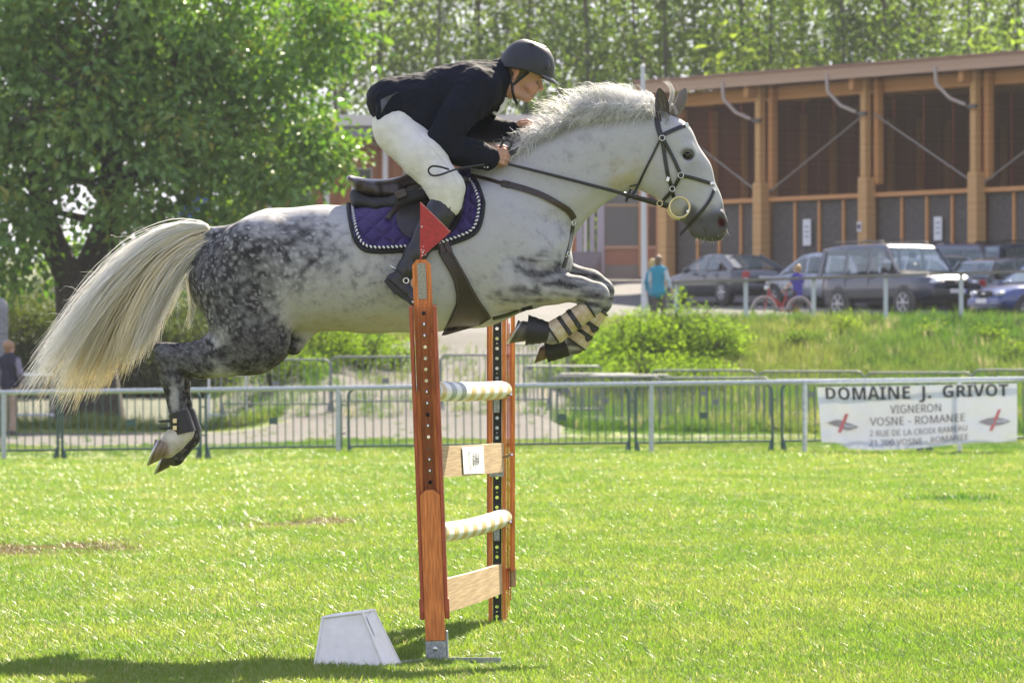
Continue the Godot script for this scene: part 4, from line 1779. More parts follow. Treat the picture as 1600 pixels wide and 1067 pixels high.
		hands.chain([[o.x + 768, o.y + 239, o.z - 4 * s, 5.5, 1], [o.x + 777, o.y + 233, o.z - 8 * s, 4.4, 1], [o.x + 786, o.y + 231.5, o.z - 9 * s, 3.7, 1], [o.x + 793, o.y + 233.5, o.z - 9 * s, 3.2, 1]], false, 2.0)
	var palm := func(p):
		var n := coat_c.get_noise_3d(p.x * 1.3, p.y * 1.3, p.z * 1.3)
		var c := Color(0.45, 0.25, 0.175) * (1.0 + 0.12 * n)
		c.a = 1
		return c
	body.add(hands.mesh(1.15, place, palm), Transform3D())
	put("body", body, skin_mat(), r)
	# eyes
	for s in [1.0, -1.0]:
		var e := MB.new()
		e.ball(hp(837.6, 128.6, 8.0 * s), Vector3(2.9, 2.3, 2.9) * S, 8, 12)
		e.colored = true
		for k in e.c.size():
			var d := (e.v[k] - hp(837.6, 128.6, 8.0 * s)).normalized().dot(Vector3(0.88, -0.35, 0.32 * s).normalized())
			e.c[k] = Color(0.02, 0.015, 0.012) if d > 0.60 else Color(0.40, 0.33, 0.28)
		var em := mat(Color.WHITE, 0.15)
		em.vertex_color_use_as_albedo = true
		put("eye", e, em, r)
		var bw := MB.new()
		bw.tube([hp(844.5, 121.5, 4.5 * s), hp(843.5, 120.5, 9.0 * s), hp(838, 121.5, 14.0 * s)], [1.0 * S, 1.5 * S, 0.7 * S], 6)
		put("eyebrow", bw, mat(lin(0.05, 0.033, 0.024), 0.9), r)
	# --- breeches
	var b := Field.new()
	b.blend = 12.0
	b.chain([[618, 196, 0, 37, 1.42], [640, 178, 0, 34, 1.4]])
	for s in [1.0, -1.0]:
		b.chain([[622, 206, 34 * s, 36.5, 1], [664, 250, 74 * s, 32, 0.95], [698, 298, 98 * s, 26.5, 0.9], [700, 322, 101 * s, 22, 0.9]], false, 14.0)
	var bm := b.mesh(2.6, place, white)
	crease(bm, 0.0024, Vector3(7, 24, 10), 5)
	put("breeches", bm, cloth(lin(0.66, 0.64, 0.58), 0.8), r)
	for s in [1.0, -1.0]:
		var seam := MB.new()
		var pts := []
		for p in smooth_line([[655, 212], [680, 240], [704, 270], [715, 292]], 12):
			pts.append(hp(p.x, p.y, (b.skin(p.x, p.y) + 0.2) * s))
		seam.tube(pts, [0.8 * S], 5)
		put("seam", seam, cloth(lin(0.60, 0.58, 0.53)), r)
	# --- boots
	for s in [1.0, -1.0]:
		var bo := Field.new()
		bo.blend = 7.0
		bo.chain([[695, 322, 101 * s, 22.5, 0.85], [688, 338, 104 * s, 22.5, 0.85], [668, 372, 114 * s, 21, 0.85], [651, 400, 120 * s, 16.5, 0.85], [638, 424, 123 * s, 15, 0.85], [632, 437, 124 * s, 14.5, 0.8]])
		bo.chain([[617, 441, 124 * s, 12, 0.75], [634, 455, 125 * s, 12, 0.8], [652, 470, 127 * s, 10.5, 1.0], [668, 481, 129 * s, 8.0, 1.2]], false, 6.0)
		bo.bone(Vector3(694, 306, 102 * s), 10, Vector3(706, 318, 101 * s), 10, 1.4, 1.4, false, 9.0)
		var bmm := bo.mesh(2.0, place, white)
		crease(bmm, 0.0012, Vector3(16, 50, 16), 8)
		var boot := put("boot", bmm, leather(lin(0.016, 0.016, 0.018), 0.30), r)
		var so := MB.new()
		var hx := PackedVector2Array()
		for p in [[603, 442], [607, 437], [625, 453], [650, 474], [668, 489], [676, 489], [674, 493], [664, 493], [643, 477], [625, 461], [620, 463]]:
			hx.append(Vector2((p[0] - 640) * S, -(p[1] - 460) * S))
		so.prism(hx, 22.0 * S, Transform3D(Basis(), hp(640, 460, 126 * s)), 0.0)
		put("sole", so, mat(lin(0.02, 0.019, 0.018), 0.7), r)
		var sp := MB.new()
		ring(sp, hp(630, 431, 124 * s), 15.0 * S, 1.5 * S, Basis(Vector3(1, 0, 0), PI / 2).rotated(Vector3(0, 0, 1), -0.6))
		put("spur_strap", sp, black_leather, r)
		sp = MB.new()
		sp.tube([hp(622, 424, 124 * s), hp(612, 417, 124 * s)], [2.0 * S, 1.4 * S], 8)
		put("spur", sp, steel, r)
		sp = MB.new()
		ring(sp, hp(637, 441, 137 * s), 4.0 * S, 1.3 * S)
		put("spur_buckle", sp, steel, r)
		var zipper := MB.new()
		var zp := []
		for p in smooth_line([[707, 322], [694, 352], [672, 392], [655, 420]], 10):
			zp.append(hp(p.x, p.y, (absf(bo.front(p.x, p.y)) if s > 0 else 104.0) * s))
		if s > 0:
			zipper.tube(zp, [0.9 * S], 5)
			put("boot_seam", zipper, black_leather, r)
	# --- jacket
	var j := Field.new()
	j.blend = 12.0
	j.chain([[612, 158, 0, 38, 1.38], [650, 158, 0, 39, 1.32], [700, 148, 0, 43, 1.30], [735, 142, 0, 44, 1.25], [757, 134, 0, 37, 1.45], [776, 124, 0, 26, 1.25]])
	j.chain([[780, 110, 0, 17, 1.45], [786, 122, 0, 18, 1.35]], false, 5.0)                                   # collar
	for s in [1.0, -1.0]:
		j.chain([[748, 142, 48 * s, 33, 0.9]] + ([[715, 184, 66, 26, 0.9], [691, 221, 72, 21.5, 0.95], [718, 238, 62, 22.0, 0.95], [745, 244, 51, 20, 0.9], [763, 249, 44, 17.5, 0.85]] if s > 0 else [[738, 180, -62, 25, 0.9], [735, 198, -60, 21, 0.95], [770, 201, -44, 18, 0.95], [800, 204, -27, 15, 0.85]]), false, 9.0)
		# skirts of the coat, parted behind
		j.chain([[650, 172, 34 * s, 34, 0.8], [664, 190, 44 * s, 26, 0.8]], false, 12.0)
	j.chain([[610, 150, -16, 26, 1.2], [588, 145, -24, 12, 2.0], [579, 148, -26, 6, 2.6]], false, 8.0)
	j.chain([[626, 168, 34, 30, 0.7], [606, 178, 44, 15, 0.8], [599, 184, 46, 8, 0.9]], false, 8.0)
	# folds at the elbow and armpit
	for k in 4:
		j.bone(Vector3(700 + k * 9, 236 - k * 13, 84), 3.5, Vector3(722 + k * 5, 222 - k * 14, 78), 2.5, 1, 1, false, 6.0)
	var jm := j.mesh(2.3, place, white)
	crease(jm, 0.008, Vector3(8, 6, 8), 9)
	put("jacket", jm, cloth(lin(0.0095, 0.011, 0.019), 0.8), r)
	# lapel, collar edge, cuff buttons, vent lining
	var lap := MB.new()
	strap(lap, j, [[786, 128], [785, 146], [776, 168], [764, 190], [756, 208]], 9.0, 0.8, 1.6, 16)
	put("lapel", lap, cloth(lin(0.008, 0.008, 0.011), 0.8), r)
	var vent := MB.new()
	var vr := []
	for k in 7:
		var t := k / 6.0
		var a := Vector2(623, 147).lerp(Vector2(596, 158), t)
		var c := Vector2(612, 152).lerp(Vector2(597, 180), t)
		var row := []
		for q in 6:
			var p := a.lerp(c, q / 5.0)
			row.append(hp(p.x, p.y, maxf(j.skin(p.x, p.y), 20.0) + 5.0 + 1.6 * sin(q * 1.3 + t * 4.0)))
		vr.append(row)
	vent.sheet(vr, 1.0 * S, Vector3(0, 0, 1))
	put("vent_lining", vent, cloth(lin(0.10, 0.105, 0.12), 0.6), r)
	for s in [1.0, -1.0]:
		for k in 4:
			var bt := MB.new()
			var p := hp(762 - k * 5.0, 263.5 - k * 0.6, 56) if s > 0 else hp(799 - k * 4.0, 214 , -20)
			bt.ball(p, Vector3(1.7, 1.7, 1.1) * S, 6, 10)
			put("cuff_button", bt, steel, r)
	for k in 4:
		var cf := MB.new()
		var x := 733.0 + k * 6.5
		cf.tube([hp(x - 5, 226 + k * 1.5, 74 - k * 2), hp(x, 229 + k * 1.5, 75 - k * 2), hp(x + 4, 232 + k, 74 - k * 2)], [0.7 * S, 1.2 * S, 0.5 * S], 6)
		put("sleeve_fold", cf, cloth(lin(0.02, 0.021, 0.028), 0.6), r)
	var sh := MB.new()
	sh.tube([hp(787, 150, 6), hp(780, 166, 4), hp(772, 178, 2)], [9 * S, 10 * S, 6 * S], 10)
	put("shirt", sh, cloth(lin(0.72, 0.72, 0.72)), r)
	# --- helmet
	var hel := MB.new()
	var rim_a := Vector2(783, 96)
	var rim_b := Vector2(860, 124)
	var xr := (rim_b - rim_a).normalized()
	var up := Vector2(xr.y, -xr.x)
	var c0 := (rim_a + rim_b) * 0.5
	var half := rim_a.distance_to(rim_b) * 0.5
	var rows := []
	for k in 17:
		var t := k / 16.0
		var row := []
		for q in 41:
			var g := TAU * q / 40
			var e := pow(maxf(1.0 - pow(t, 2.3), 0.0), 1.0 / 2.3)
			var px := cos(g) * half * e * (1.03 - 0.03 * t)
			var lift := t * 47.0
			var drop := (1.0 - t) * (-6.0 * smoothstep(0.2, -0.9, cos(g)) + 3.0 * smoothstep(0.6, 1.0, cos(g)))
			var pp := c0 + xr * (px - 1.5 * t) + up * (lift + drop)
			row.append(hp(pp.x, pp.y, sin(g) * 36.0 * e * (1.0 + 0.04 * (1.0 - t))))
		rows.append(row)
	hel.sheet(rows, 0.006)
	for k in hel.v.size():
		pass
	var hm := tmat(lin(0.0085, 0.009, 0.011), 0.55, noise_tex(81, 0.02, Color(0.85, 0.85, 0.85), Color(1, 1, 1)), Vector3(6, 6, 6), bump_tex(82, 0.35, 3.0, 2), 0.3)
	hm.clearcoat_enabled = true
	hm.clearcoat = 0.12
	hm.clearcoat_roughness = 0.35
	var ho := put("helmet", hel, hm, r)
	var hw := func(u: float, v: float, z: float) -> Vector3:
		var pp := c0 + xr * u + up * v
		return hp(pp.x, pp.y, z)
	# vents, front panel, rim trim and peak
	for s in [1.0, -1.0]:
		for d in [[-12.0, 37.0, 22.0, 13.0, 4.5, 0.10], [26.0, 22.0, 25.0, 6.0, 12.0, 0.25], [12.0, 42.0, 14.0, 9.0, 3.0, -0.2]]:
			var ve := MB.new()
			var nrm := Vector3(d[0] / 1500.0, d[1] / 2100.0, d[2] * s / 1100.0).normalized()
			var fx := Vector3(0, 1, 0).cross(nrm).normalized()
			var fb := Basis(fx, nrm.cross(fx), nrm)
			ve.ball((hw.call(d[0], d[1], d[2] * s) as Vector3), Vector3(d[3], d[4], 2.2) * S, 8, 16, fb)
			put("helmet_vent", ve, mat(lin(0.006, 0.006, 0.007), 0.35), ho, Vector3.ZERO)
	var trim := MB.new()
	var tp := []
	for q in 41:
		var g := TAU * q / 40
		var drop := -6.0 * smoothstep(0.2, -0.9, cos(g)) + 3.0 * smoothstep(0.6, 1.0, cos(g))
		tp.append(hw.call(cos(g) * half * 1.03, drop, sin(g) * 37.5))
	trim.tube(tp, [1.5 * S], 6, false)
	put("rim_trim", trim, mat(lin(0.01, 0.01, 0.011), 0.4), ho)
	var peak := MB.new()
	var prow := []
	for k in 7:
		var t := k / 6.0
		var row := []
		for q in 21:
			var g := lerpf(-1.25, 1.25, q / 20.0)
			var reach := t * 15.0 * cos(g * 1.2)
			row.append(hw.call(cos(g) * half * 1.02 + reach, 2.5 - t * t * 6.0 * cos(g), sin(g) * 37.0))
		prow.append(row)
	peak.sheet(prow, 0.004)
	put("peak", peak, mat(lin(0.06, 0.062, 0.066), 0.18), ho)
	# chin strap
	for s in [1.0, -1.0]:
		for line in [[[791, 112], [795, 122], [800, 133]], [[826, 114], [813, 124], [801, 134]], [[800, 132], [801, 144], [804, 155]]]:
			var cs := MB.new()
			strap(cs, hd, line, 4.2, 0.6, 1.2, 12, s)
			put("chin_strap", cs, mat(lin(0.010, 0.010, 0.011), 0.7), ho)
	var cup := MB.new()
	cup.tube([hp(803, 153, 13), hp(807, 160, 8), hp(808, 162, 0), hp(807, 160, -8), hp(803, 153, -13)], [2.2 * S], 8)
	put("chin_strap", cup, mat(lin(0.010, 0.010, 0.011), 0.7), ho)
	# the crop in his hands
	var wh := MB.new()
	wh.tube([hp(788, 246, 40), hp(795, 243, 36), hp(806, 236, 26), hp(820, 223, 8), hp(829, 211, -10), hp(836, 199, -20)], [3.6 * S, 3.9 * S, 3.9 * S, 3.6 * S, 3.4 * S, 4.4 * S], 9)
	tag(put("riding_crop", wh, black_leather, null, hp(800, 240, 30)), "short black riding crop held across the withers in both hands of the rider", "riding crop")

# ================================================================ the jump
func wood(c: Color, rough := 0.55) -> StandardMaterial3D:
	return tmat(c, rough, noise_tex(91, 0.012, Color(0.80, 0.74, 0.68), Color(1, 1, 1), 5), Vector3(14, 1.1, 14), bump_tex(92, 0.03, 2.0, 4), 0.25)

func build_jump() -> void:
	var orange := wood(lin(0.74, 0.24, 0.045), 0.5)
	var shaded_orange := wood(lin(0.44, 0.095, 0.028), 0.55)  # darker copy of the orange, with the side boards' shade painted in
	var galv := tmat(lin(0.40, 0.43, 0.44), 0.45, noise_tex(93, 0.02, Color(0.75, 0.75, 0.75), Color(1, 1, 1)), Vector3(6, 6, 6))
	galv.metallic = 0.6
	var iron := mat(lin(0.03, 0.028, 0.027), 0.5, 0.5)
	# ---------- near stand: local frame at its foot, leaning a little to the left
	var nd := 22.2
	var px := nd / F
	var foot := P(683, 1042, nd)
	var near := thing("jump_stand", "tall orange wooden jump stand with a red flag on top, nearest the viewer", "jump stand", foot, "orange jump stands")
	near.rotation.z = deg_to_rad(2.25)
	# u across in pixels from the stand's axis, h up in pixels, depth towards the viewer in metres
	var at := func(u: float, h: float, dz: float) -> Vector3: return Vector3(u * px, h * px, dz)
	# centre post with its row of holes: two stiles and small bridges between the holes
	var post := CSGPolygon3D.new()
	var poly := PackedVector2Array()
	for p in [[-14.5, 45], [14.5, 45], [15, 560], [14.5, 628], [7, 637], [-7, 637], [-14.5, 628]]:
		poly.append(Vector2(p[0] * px, p[1] * px))
	post.polygon = poly
	post.depth = 0.045
	post.name = "post_cut"
	post.position.z = 0.0225
	for k in 27:
		var h := CSGCylinder3D.new()
		h.name = "hole"
		h.radius = 0.0078
		h.height = 0.2
		h.sides = 12
		h.rotation.x = PI / 2
		h.operation = CSGShape3D.OPERATION_SUBTRACTION
		h.position = Vector3(0.6 * px, (553 - 17.6 * k) * px, 0)
		post.add_child(h, true)
	post.material = orange
	post.name = "post"
	near.add_child(post, true)
	for k in 16:
		if k in [3, 4, 5, 6, 11, 12]:
			continue
		var m := MB.new()
		m.lathe([Vector2(0.0, -0.002), Vector2(0.0088, -0.002), Vector2(0.0088, 0.002), Vector2(0.0045, 0.003), Vector2(0, 0.003)], 12, Transform3D(Basis(Vector3(1, 0, 0), PI / 2), at.call(0.6, 553 - 17.6 * k, 0.024)))
		put_local("bolt", m, steel if k % 3 else iron, near)
	# side boards
	for s in [-1.0, 1.0]:
		var m := MB.new()
		var pl := PackedVector2Array()
		for p in [[-0.16, 88], [0.06, 88], [0.06, 545], [0.05, 560], [-0.02, 566], [-0.16, 562]]:
			pl.append(Vector2(p[0], p[1] * px))
		m.prism(pl, 5.5 * px, Transform3D(Basis(Vector3(0, 0, -1), Vector3(0, 1, 0), Vector3(1, 0, 0)) * Basis(Vector3(1, 0, 0), 0.0), at.call(s * 18.5, 0, 0)), 0.002)
		put_local("side_board", m, shaded_orange, near)
		for d in [[522, 0.062, 0.0], [432, 0.086, 1.5], [337, 0.110, 3.0]]:
			if s < 0 and d[0] == 522:
				continue
			m = MB.new()
			var top: float = d[0]
			var lp := PackedVector2Array()
			for p in [[-3.5, 85], [3.5, 85], [3.5, top - 4], [1.5, top], [-3.5, top]]:
				lp.append(Vector2(p[0] * s * px, p[1] * px))
			if s < 0:
				lp.reverse()
			m.prism(lp, 0.02, Transform3D(Basis(), at.call(s * (12.0 + d[2] * 0.6), 0, d[1])), 0.0015)
			put_local("slat", m, orange, near)
		m = MB.new()
		m.box(at.call(s * 19.5, 93, 0.11), Vector3(7.5, 32, 26) * px, 0.003)
		put_local("bracket", m, shaded_orange, near)
	var fp := MB.new()
	var fpl := PackedVector2Array()
	for p in [[-15.5, 44], [15.5, 44], [15.5, 270], [6, 278], [-6, 278], [-15.5, 270]]:
		fpl.append(Vector2(p[0] * px, p[1] * px))
	fp.prism(fpl, 0.03, Transform3D(Basis(), at.call(0, 0, 0.15)), 0.003)
	put_local("front_post", fp, orange, near)
	# number plate
	var pm := MB.new()
	pm.box(at.call(0, 603, 0.026), Vector3(13.5, 56, 2) * px, 0.001)
	put_local("plate", pm, tmat(lin(0.42, 0.40, 0.34), 0.5, noise_tex(94, 0.03, Color(0.7, 0.68, 0.62), Color(1, 1, 1)), Vector3(8, 8, 8)), near)
	# flag
	var fl := MB.new()
	var tri := PackedVector2Array()
	for p in [[0, 632], [3.0, 640], [50, 678], [4, 727]]:
		tri.append(Vector2((p[0] - 2.0) * px, p[1] * px))
	fl.prism(tri, 0.004, Transform3D(Basis(Vector3.UP, -0.12), at.call(0, 0, 0.030)), 0.0)
	var flag := put_local("flag", fl, tmat(lin(0.46, 0.022, 0.022), 0.45, noise_tex(95, 0.015, Color(0.8, 0.8, 0.8), Color(1, 1, 1)), Vector3(5, 5, 5)), near)
	for d in [[5, 688, 1.6], [3, 652, 1.0], [5, 648, 1.8], [7, 651, 1.0], [4, 643, 1.3], [9, 644, 1.0], [6, 657, 0.8], [11, 647, 0.8]]:
		var sc := MB.new()
		sc.ball(at.call(d[0] - 2.0, d[1], 0.0335), Vector3(d[2], d[2], 0.5) * px, 4, 8)
		put_local("screw" if d[1] > 660 else "chip", sc, mat(lin(0.62, 0.55, 0.5), 0.5), flag)
	# metal foot
	var ft := MB.new()
	ft.box(at.call(0, 18, 0.155), Vector3(32, 54, 3) * px, 0.002)
	put_local("foot_plate", ft, galv, near)
	ft = MB.new()
	ft.box(at.call(17.5, 24, 0.08), Vector3(3, 66, 56) * px, 0.002)
	put_local("foot_flange", ft, galv, near)
	for k in 2:
		ft = MB.new()
		ft.lathe([Vector2(0, 0), Vector2(0.011, 0), Vector2(0.011, 0.005), Vector2(0.006, 0.008), Vector2(0, 0.008)], 6, Transform3D(Basis(Vector3(1, 0, 0), PI / 2), at.call(-1, 32 - 20 * k, 0.161)))
		put_local("bolt", ft, steel, near)
	for leg in [[[-14, 6, 0.16], [-84, 4, 0.62]], [[16, 6, 0.17], [100, 6, 0.60]], [[-14, 4, 0.02], [-70, -4, -0.22]], [[16, 4, 0.02], [108, 0, -0.16]]]:
		ft = MB.new()
		ft.beam(at.call(leg[0][0], leg[0][1] + 6, leg[0][2]), at.call(leg[1][0], leg[1][1] + 12, leg[1][2]), 0.012, 0.03, 0.002)
		put_local("foot_bar", ft, galv, near)
	# ---------- far stand
	var fd := 25.1
	var fx := fd / F
	var ffoot := P(776, 992, fd)
	var far := thing("jump_stand", "orange wooden jump stand with a black metal strip of holes, behind the horse", "jump stand", ffoot, "orange jump stands")
	var fa := func(u: float, h: float, dz: float) -> Vector3: return Vector3(u * fx, h * fx, dz)
	for s in [-1.0, 1.0]:
		var m := MB.new()
		m.box(fa.call(s * 10.5 + 1.0, 270, 0), Vector3(6.5 * fx, 540 * fx, 0.06), 0.003)
		put_local("post", m, orange, far)
		m = MB.new()
		m.box(fa.call(-13.2 if s < 0 else 25.5, 300, -0.10), Vector3((4.0 if s < 0 else 6.5) * fx, 400 * fx, 0.24), 0.003)
		put_local("side_board", m, shaded_orange if s < 0 else orange, far)  # left board carries its shade in the colour
	for k in 3:
		var m := MB.new()
		m.box(fa.call(16.5 + k * 2.7, 262, -0.06 - 0.05 * k), Vector3(1.9 * fx, (480 - 30 * k) * fx, 0.03), 0.001)
		put_local("slat", m, orange, far)
	var strip := CSGBox3D.new()
	strip.name = "metal_strip"
	strip.size = Vector3(13.5 * fx, 536 * fx, 0.006)
	strip.position = fa.call(1.0, 270, 0.012)
	strip.material = iron
	for k in 33:
		var h := CSGCylinder3D.new()
		h.name = "hole"
		h.radius = 0.0085
		h.height = 0.1
		h.sides = 12
		h.rotation.x = PI / 2
		h.operation = CSGShape3D.OPERATION_SUBTRACTION
		h.position = Vector3(-0.5 * fx, (255 - 15.5 * k) * fx, 0)
		strip.add_child(h, true)
		if k % 3 == 1:
			var h2: CSGCylinder3D = h.duplicate()
			h2.name = "hole"
			h2.radius = 0.003
			h2.position.y -= 7.7 * fx
			strip.add_child(h2, true)
	far.add_child(strip, true)
	var m2 := MB.new()
	m2.box(fa.call(22, 88, -0.16), Vector3(17 * fx, 30 * fx, 0.03), 0.003)
	put_local("board_end", m2, wood(lin(0.50, 0.38, 0.22)), far)
	m2 = MB.new()
	m2.box(fa.call(16, 86, -0.10), Vector3(6 * fx, 34 * fx, 0.05), 0.002)
	put_local("bracket", m2, shaded_orange, far)
	for leg in [[[10, 4, 0.0], [52, 0, 0.05]], [[10, 4, -0.05], [48, 6, -0.3]], [[-8, 4, 0.0], [-40, 0, 0.12]]]:
		m2 = MB.new()
		m2.beam(fa.call(leg[0][0], leg[0][1] + 6, leg[0][2]), fa.call(leg[1][0], leg[1][1] + 10, leg[1][2]), 0.012, 0.02, 0.002)
		put_local("foot_bar", m2, galv, far)
	# ---------- poles and planks between the stands
	var white := Color(0.72, 0.72, 0.70)
	var tan := Color(0.46, 0.31, 0.11)
	var pole := func(a: Vector3, b: Vector3, sag: float, label: String, blue: bool):
		var o := thing("jump_pole", label, "jump pole", b, "striped jump poles")
		var col := MB.new()
		col.colored = true
		var n := 120
		var seg := 22
		for k in n:
			var t := k / float(n)
			var t2 := (k + 1) / float(n)
			var p := a.lerp(b, t) + Vector3.DOWN * sag * sin(t * PI)
			var q := a.lerp(b, t2) + Vector3.DOWN * sag * sin(t2 * PI)
			var ph := fposmod(t * 15.0 + 0.15, 2.0)
			var band := ph < 1.0
			var wear := coat_b.get_noise_2d(k * 9.0, 3.0)
			var cc := white
			if band:
				cc = tan.lerp(Color(0.60, 0.47, 0.24), 0.4 + wear * 0.5)
				if blue and (int(t * 15.0 + 0.15) / 2) in [1, 2]:
					cc = Color(0.19, 0.24, 0.27) * (1.0 + 0.3 * wear)
			cc.a = 1
			col.col = cc
			col.tube([p, q], [0.0445, 0.0445], seg, false)
		# ends
		col.col = Color(0.66, 0.66, 0.64)
		var d := (b - a).normalized()
		col.tube([b, b + d * 0.012, b + d * 0.022, b + d * 0.027], [0.0445, 0.043, 0.034, 0.002], seg, true)
		col.tube([a - d * 0.02, a], [0.040, 0.0445], seg, true)
		# paint is dirty and rubbed off in streaks along the pole
		for k in col.c.size():
			var s := coat_b.get_noise_3d(col.v[k].x * 500, col.v[k].y * 500, col.v[k].z * 60)
			if s > 0.25:
				col.c[k] = col.c[k].lerp(Color(0.50, 0.42, 0.28), minf((s - 0.25) * 1.6, 0.5))
		var pmat := mat(Color.WHITE, 0.38)
		pmat.vertex_color_use_as_albedo = true
		put("pole", col, pmat, o)
	pole.call(P(676, 611.5, 22.3), P(786, 609.5, 25.05), 0.004, "upper white and tan striped jump pole with blue bands, just under the horse", true)
	pole.call(P(680, 833, 22.3), P(786, 809, 25.05), 0.012, "lower white and tan striped jump pole, sagging, below the first plank", false)
	# cups that carry them
	for c in [[772, 634, 776], [772, 834, 772]]:
		var cup := MB.new()
		cup.box(P(776, c[1], 25.06), Vector3(0.028, 0.07, 0.02), 0.003)
		put("cup", cup, galv, far, ffoot)
	for c in [[791, 618], [792, 712], [790, 817]]:
		var pin := MB.new()
		pin.tube([P(c[0] - 10, c[1] + 4, 25.0), P(c[0] + 8, c[1] - 2, 24.9)], [0.006], 8)
		put("cup_pin", pin, steel, far, ffoot)
	var holder := MB.new()
	holder.box(P(776, 741, 25.03), Vector3(0.07, 0.025, 0.06), 0.003)
	put("plank_cup", holder, galv, far, ffoot)
	var raw := wood(lin(0.52, 0.38, 0.20), 0.6)
	raw.uv1_scale = Vector3(13, 13, 0.3)
	var plank := func(a0: Vector3, a1: Vector3, b0: Vector3, b1: Vector3, sag: float, label: String) -> Node3D:
		var m := MB.new()
		var rows := []
		for r in 5:
			var row := []
			for k in 25:
				var t := k / 24.0
				row.append(a0.lerp(a1, r / 4.0).lerp(b0.lerp(b1, r / 4.0), t) + Vector3.DOWN * sag * sin(t * PI))
			rows.append(row)
		m.sheet(rows, 0.03, Vector3(1, 0, 0.1))
		var o := put("plank", m, raw, null, b1)
		tag(o, label, "jump plank", "wooden planks of the jump")
		return o
	var p1: Node3D = plank.call(P(676, 697, 22.3), P(676, 746, 22.3), P(787, 692, 25.0), P(788, 737, 25.0), 0.004, "pale wooden plank with a white paper notice, between the two striped poles")
	plank.call(P(682, 908, 22.3), P(682, 962, 22.3), P(784, 881, 25.0), P(785, 927, 25.0), 0.004, "lowest pale wooden plank, near the grass, weathered in streaks")
	# notice with lettering turned on its side
	var on := func(t: float, r: float) -> Vector3:
		return P(676, 697, 22.3).lerp(P(676, 746, 22.3), r).lerp(P(787, 692, 25.0).lerp(P(788, 737, 25.0), r), t) + Vector3.DOWN * 0.004 * sin(t * PI)
	var a: Vector3 = on.call(0.37, 0.04)
	var b: Vector3 = on.call(0.67, 0.04)
	var a2: Vector3 = on.call(0.39, 0.94)
	var b2: Vector3 = on.call(0.68, 0.97)
	var out := Vector3(0.006, 0, 0.0006)
	var paper := MB.new()
	paper.quad(a2 + out, b2 + out, b + out, a + out)
	paper.quad(a + out * 0.6, b + out * 0.6, b2 + out * 0.6, a2 + out * 0.6)
	var note := put("notice", paper, mat(lin(0.72, 0.72, 0.72), 0.7), p1, b2)
	note.position = Vector3.ZERO
	note.mesh = paper.commit(p1.position)
	# its print is too small to read: three columns of broken dark strokes and a thin line
	var pr := MB.new()
	var mark := func(u0: float, u1: float, v0: float, v1: float):
		var at4 := func(u: float, v: float) -> Vector3: return a.lerp(b, u).lerp(a2.lerp(b2, u), v) + out * 1.5
		pr.quad(at4.call(u0, v1), at4.call(u1, v1), at4.call(u1, v0), at4.call(u0, v0))
	for q in 3:
		for k in 7:
			var v0 := 0.27 + k * 0.062 + rnd(-0.008, 0.008)
			if rng.randf() < 0.85:
				mark.call(0.45 + q * 0.115 + rnd(-0.01, 0.01), 0.505 + q * 0.115 + rnd(-0.01, 0.025), v0, v0 + rnd(0.03, 0.058))
	for k in 9:
		if k in [0, 1, 2, 7, 8] or rng.randf() < 0.6:
			mark.call(0.25 + k * 0.006, 0.275 + k * 0.006 + (0.02 if k in [0, 1, 8] else 0.0), 0.14 + k * 0.08, 0.14 + k * 0.08 + rnd(0.04, 0.07))
	var ink := put("print", pr, mat(lin(0.05, 0.05, 0.055), 0.7), p1, b2)
	ink.mesh = pr.commit(p1.position)
	stuff(ink)
	# ---------- plastic marker block
	var bd := 21.45
	var bk := thing("marker_block", "grey white plastic start marker block on the grass left of the near stand", "marker block", P(555, 1055, bd))
	var c := [P(489, 1056, bd), P(605, 1055, bd - 0.05), P(630, 1047, bd + 0.26), P(514, 1048, bd + 0.3), P(504, 965, bd + 0.05), P(566, 957, bd), P(584, 953, bd + 0.18), P(520, 961, bd + 0.22)]
	var bm := MB.new()
	bm.quad(c[1], c[2], c[6], c[5])
	bm.quad(c[2], c[3], c[7], c[6])
	bm.quad(c[3], c[0], c[4], c[7])
	bm.quad(c[4], c[5], c[6], c[7])
	# the front has an arched foot cut out
	var fr := PackedVector2Array([Vector2(0, 0)])
	var wid := 1.0
	for k in 11:
		var g := PI - PI * k / 10.0
		fr.append(Vector2(0.47 + cos(g) * 0.21, 0.02 + sin(g) * 0.055))
	fr.append(Vector2(wid, 0))
	fr.append(Vector2(0.67, 1))
	fr.append(Vector2(0.125, 1))
	var tr3 := Geometry2D.triangulate_polygon(fr)
	var map := func(q: Vector2) -> Vector3:
		var low: Vector3 = (c[0] as Vector3).lerp(c[1], q.x)
		var high: Vector3 = (c[4] as Vector3).lerp(c[5], (q.x - 0.125) / 0.545)
		return low.lerp(high, q.y)
	var fn: Vector3 = ((c[1] as Vector3) - c[0]).cross((c[4] as Vector3) - c[0]).normalized()
	for k in range(0, tr3.size(), 3):
		var q0: Vector3 = map.call(fr[tr3[k]])
		var q1: Vector3 = map.call(fr[tr3[k + 1]])
		var q2: Vector3 = map.call(fr[tr3[k + 2]])
		var k0 := bm.vert(q0, fn)
		bm.vert(q1, fn)
		bm.vert(q2, fn)
		bm.i.append_array([k0, k0 + 1, k0 + 2])
	var plastic := tmat(lin(0.82, 0.79, 0.76), 0.42, noise_tex(96, 0.01, Color(0.94, 0.94, 0.93), Color(1, 1, 1)), Vector3(3, 3, 3), bump_tex(97, 0.06, 1.5, 3), 0.15)
	put("shell", bm, plastic, bk)
	for e in [[4, 5], [5, 6], [6, 7], [7, 4], [0, 4], [1, 5], [2, 6], [1, 2]]:
		var ed := MB.new()
		ed.tube([c[e[0]], c[e[1]]], [0.006], 8)
		put("rim", ed, plastic, bk)
	var st := MB.new()
	var nrm: Vector3 = ((c[2] as Vector3) - c[1]).cross((c[5] as Vector3) - c[1]).normalized() * 0.004
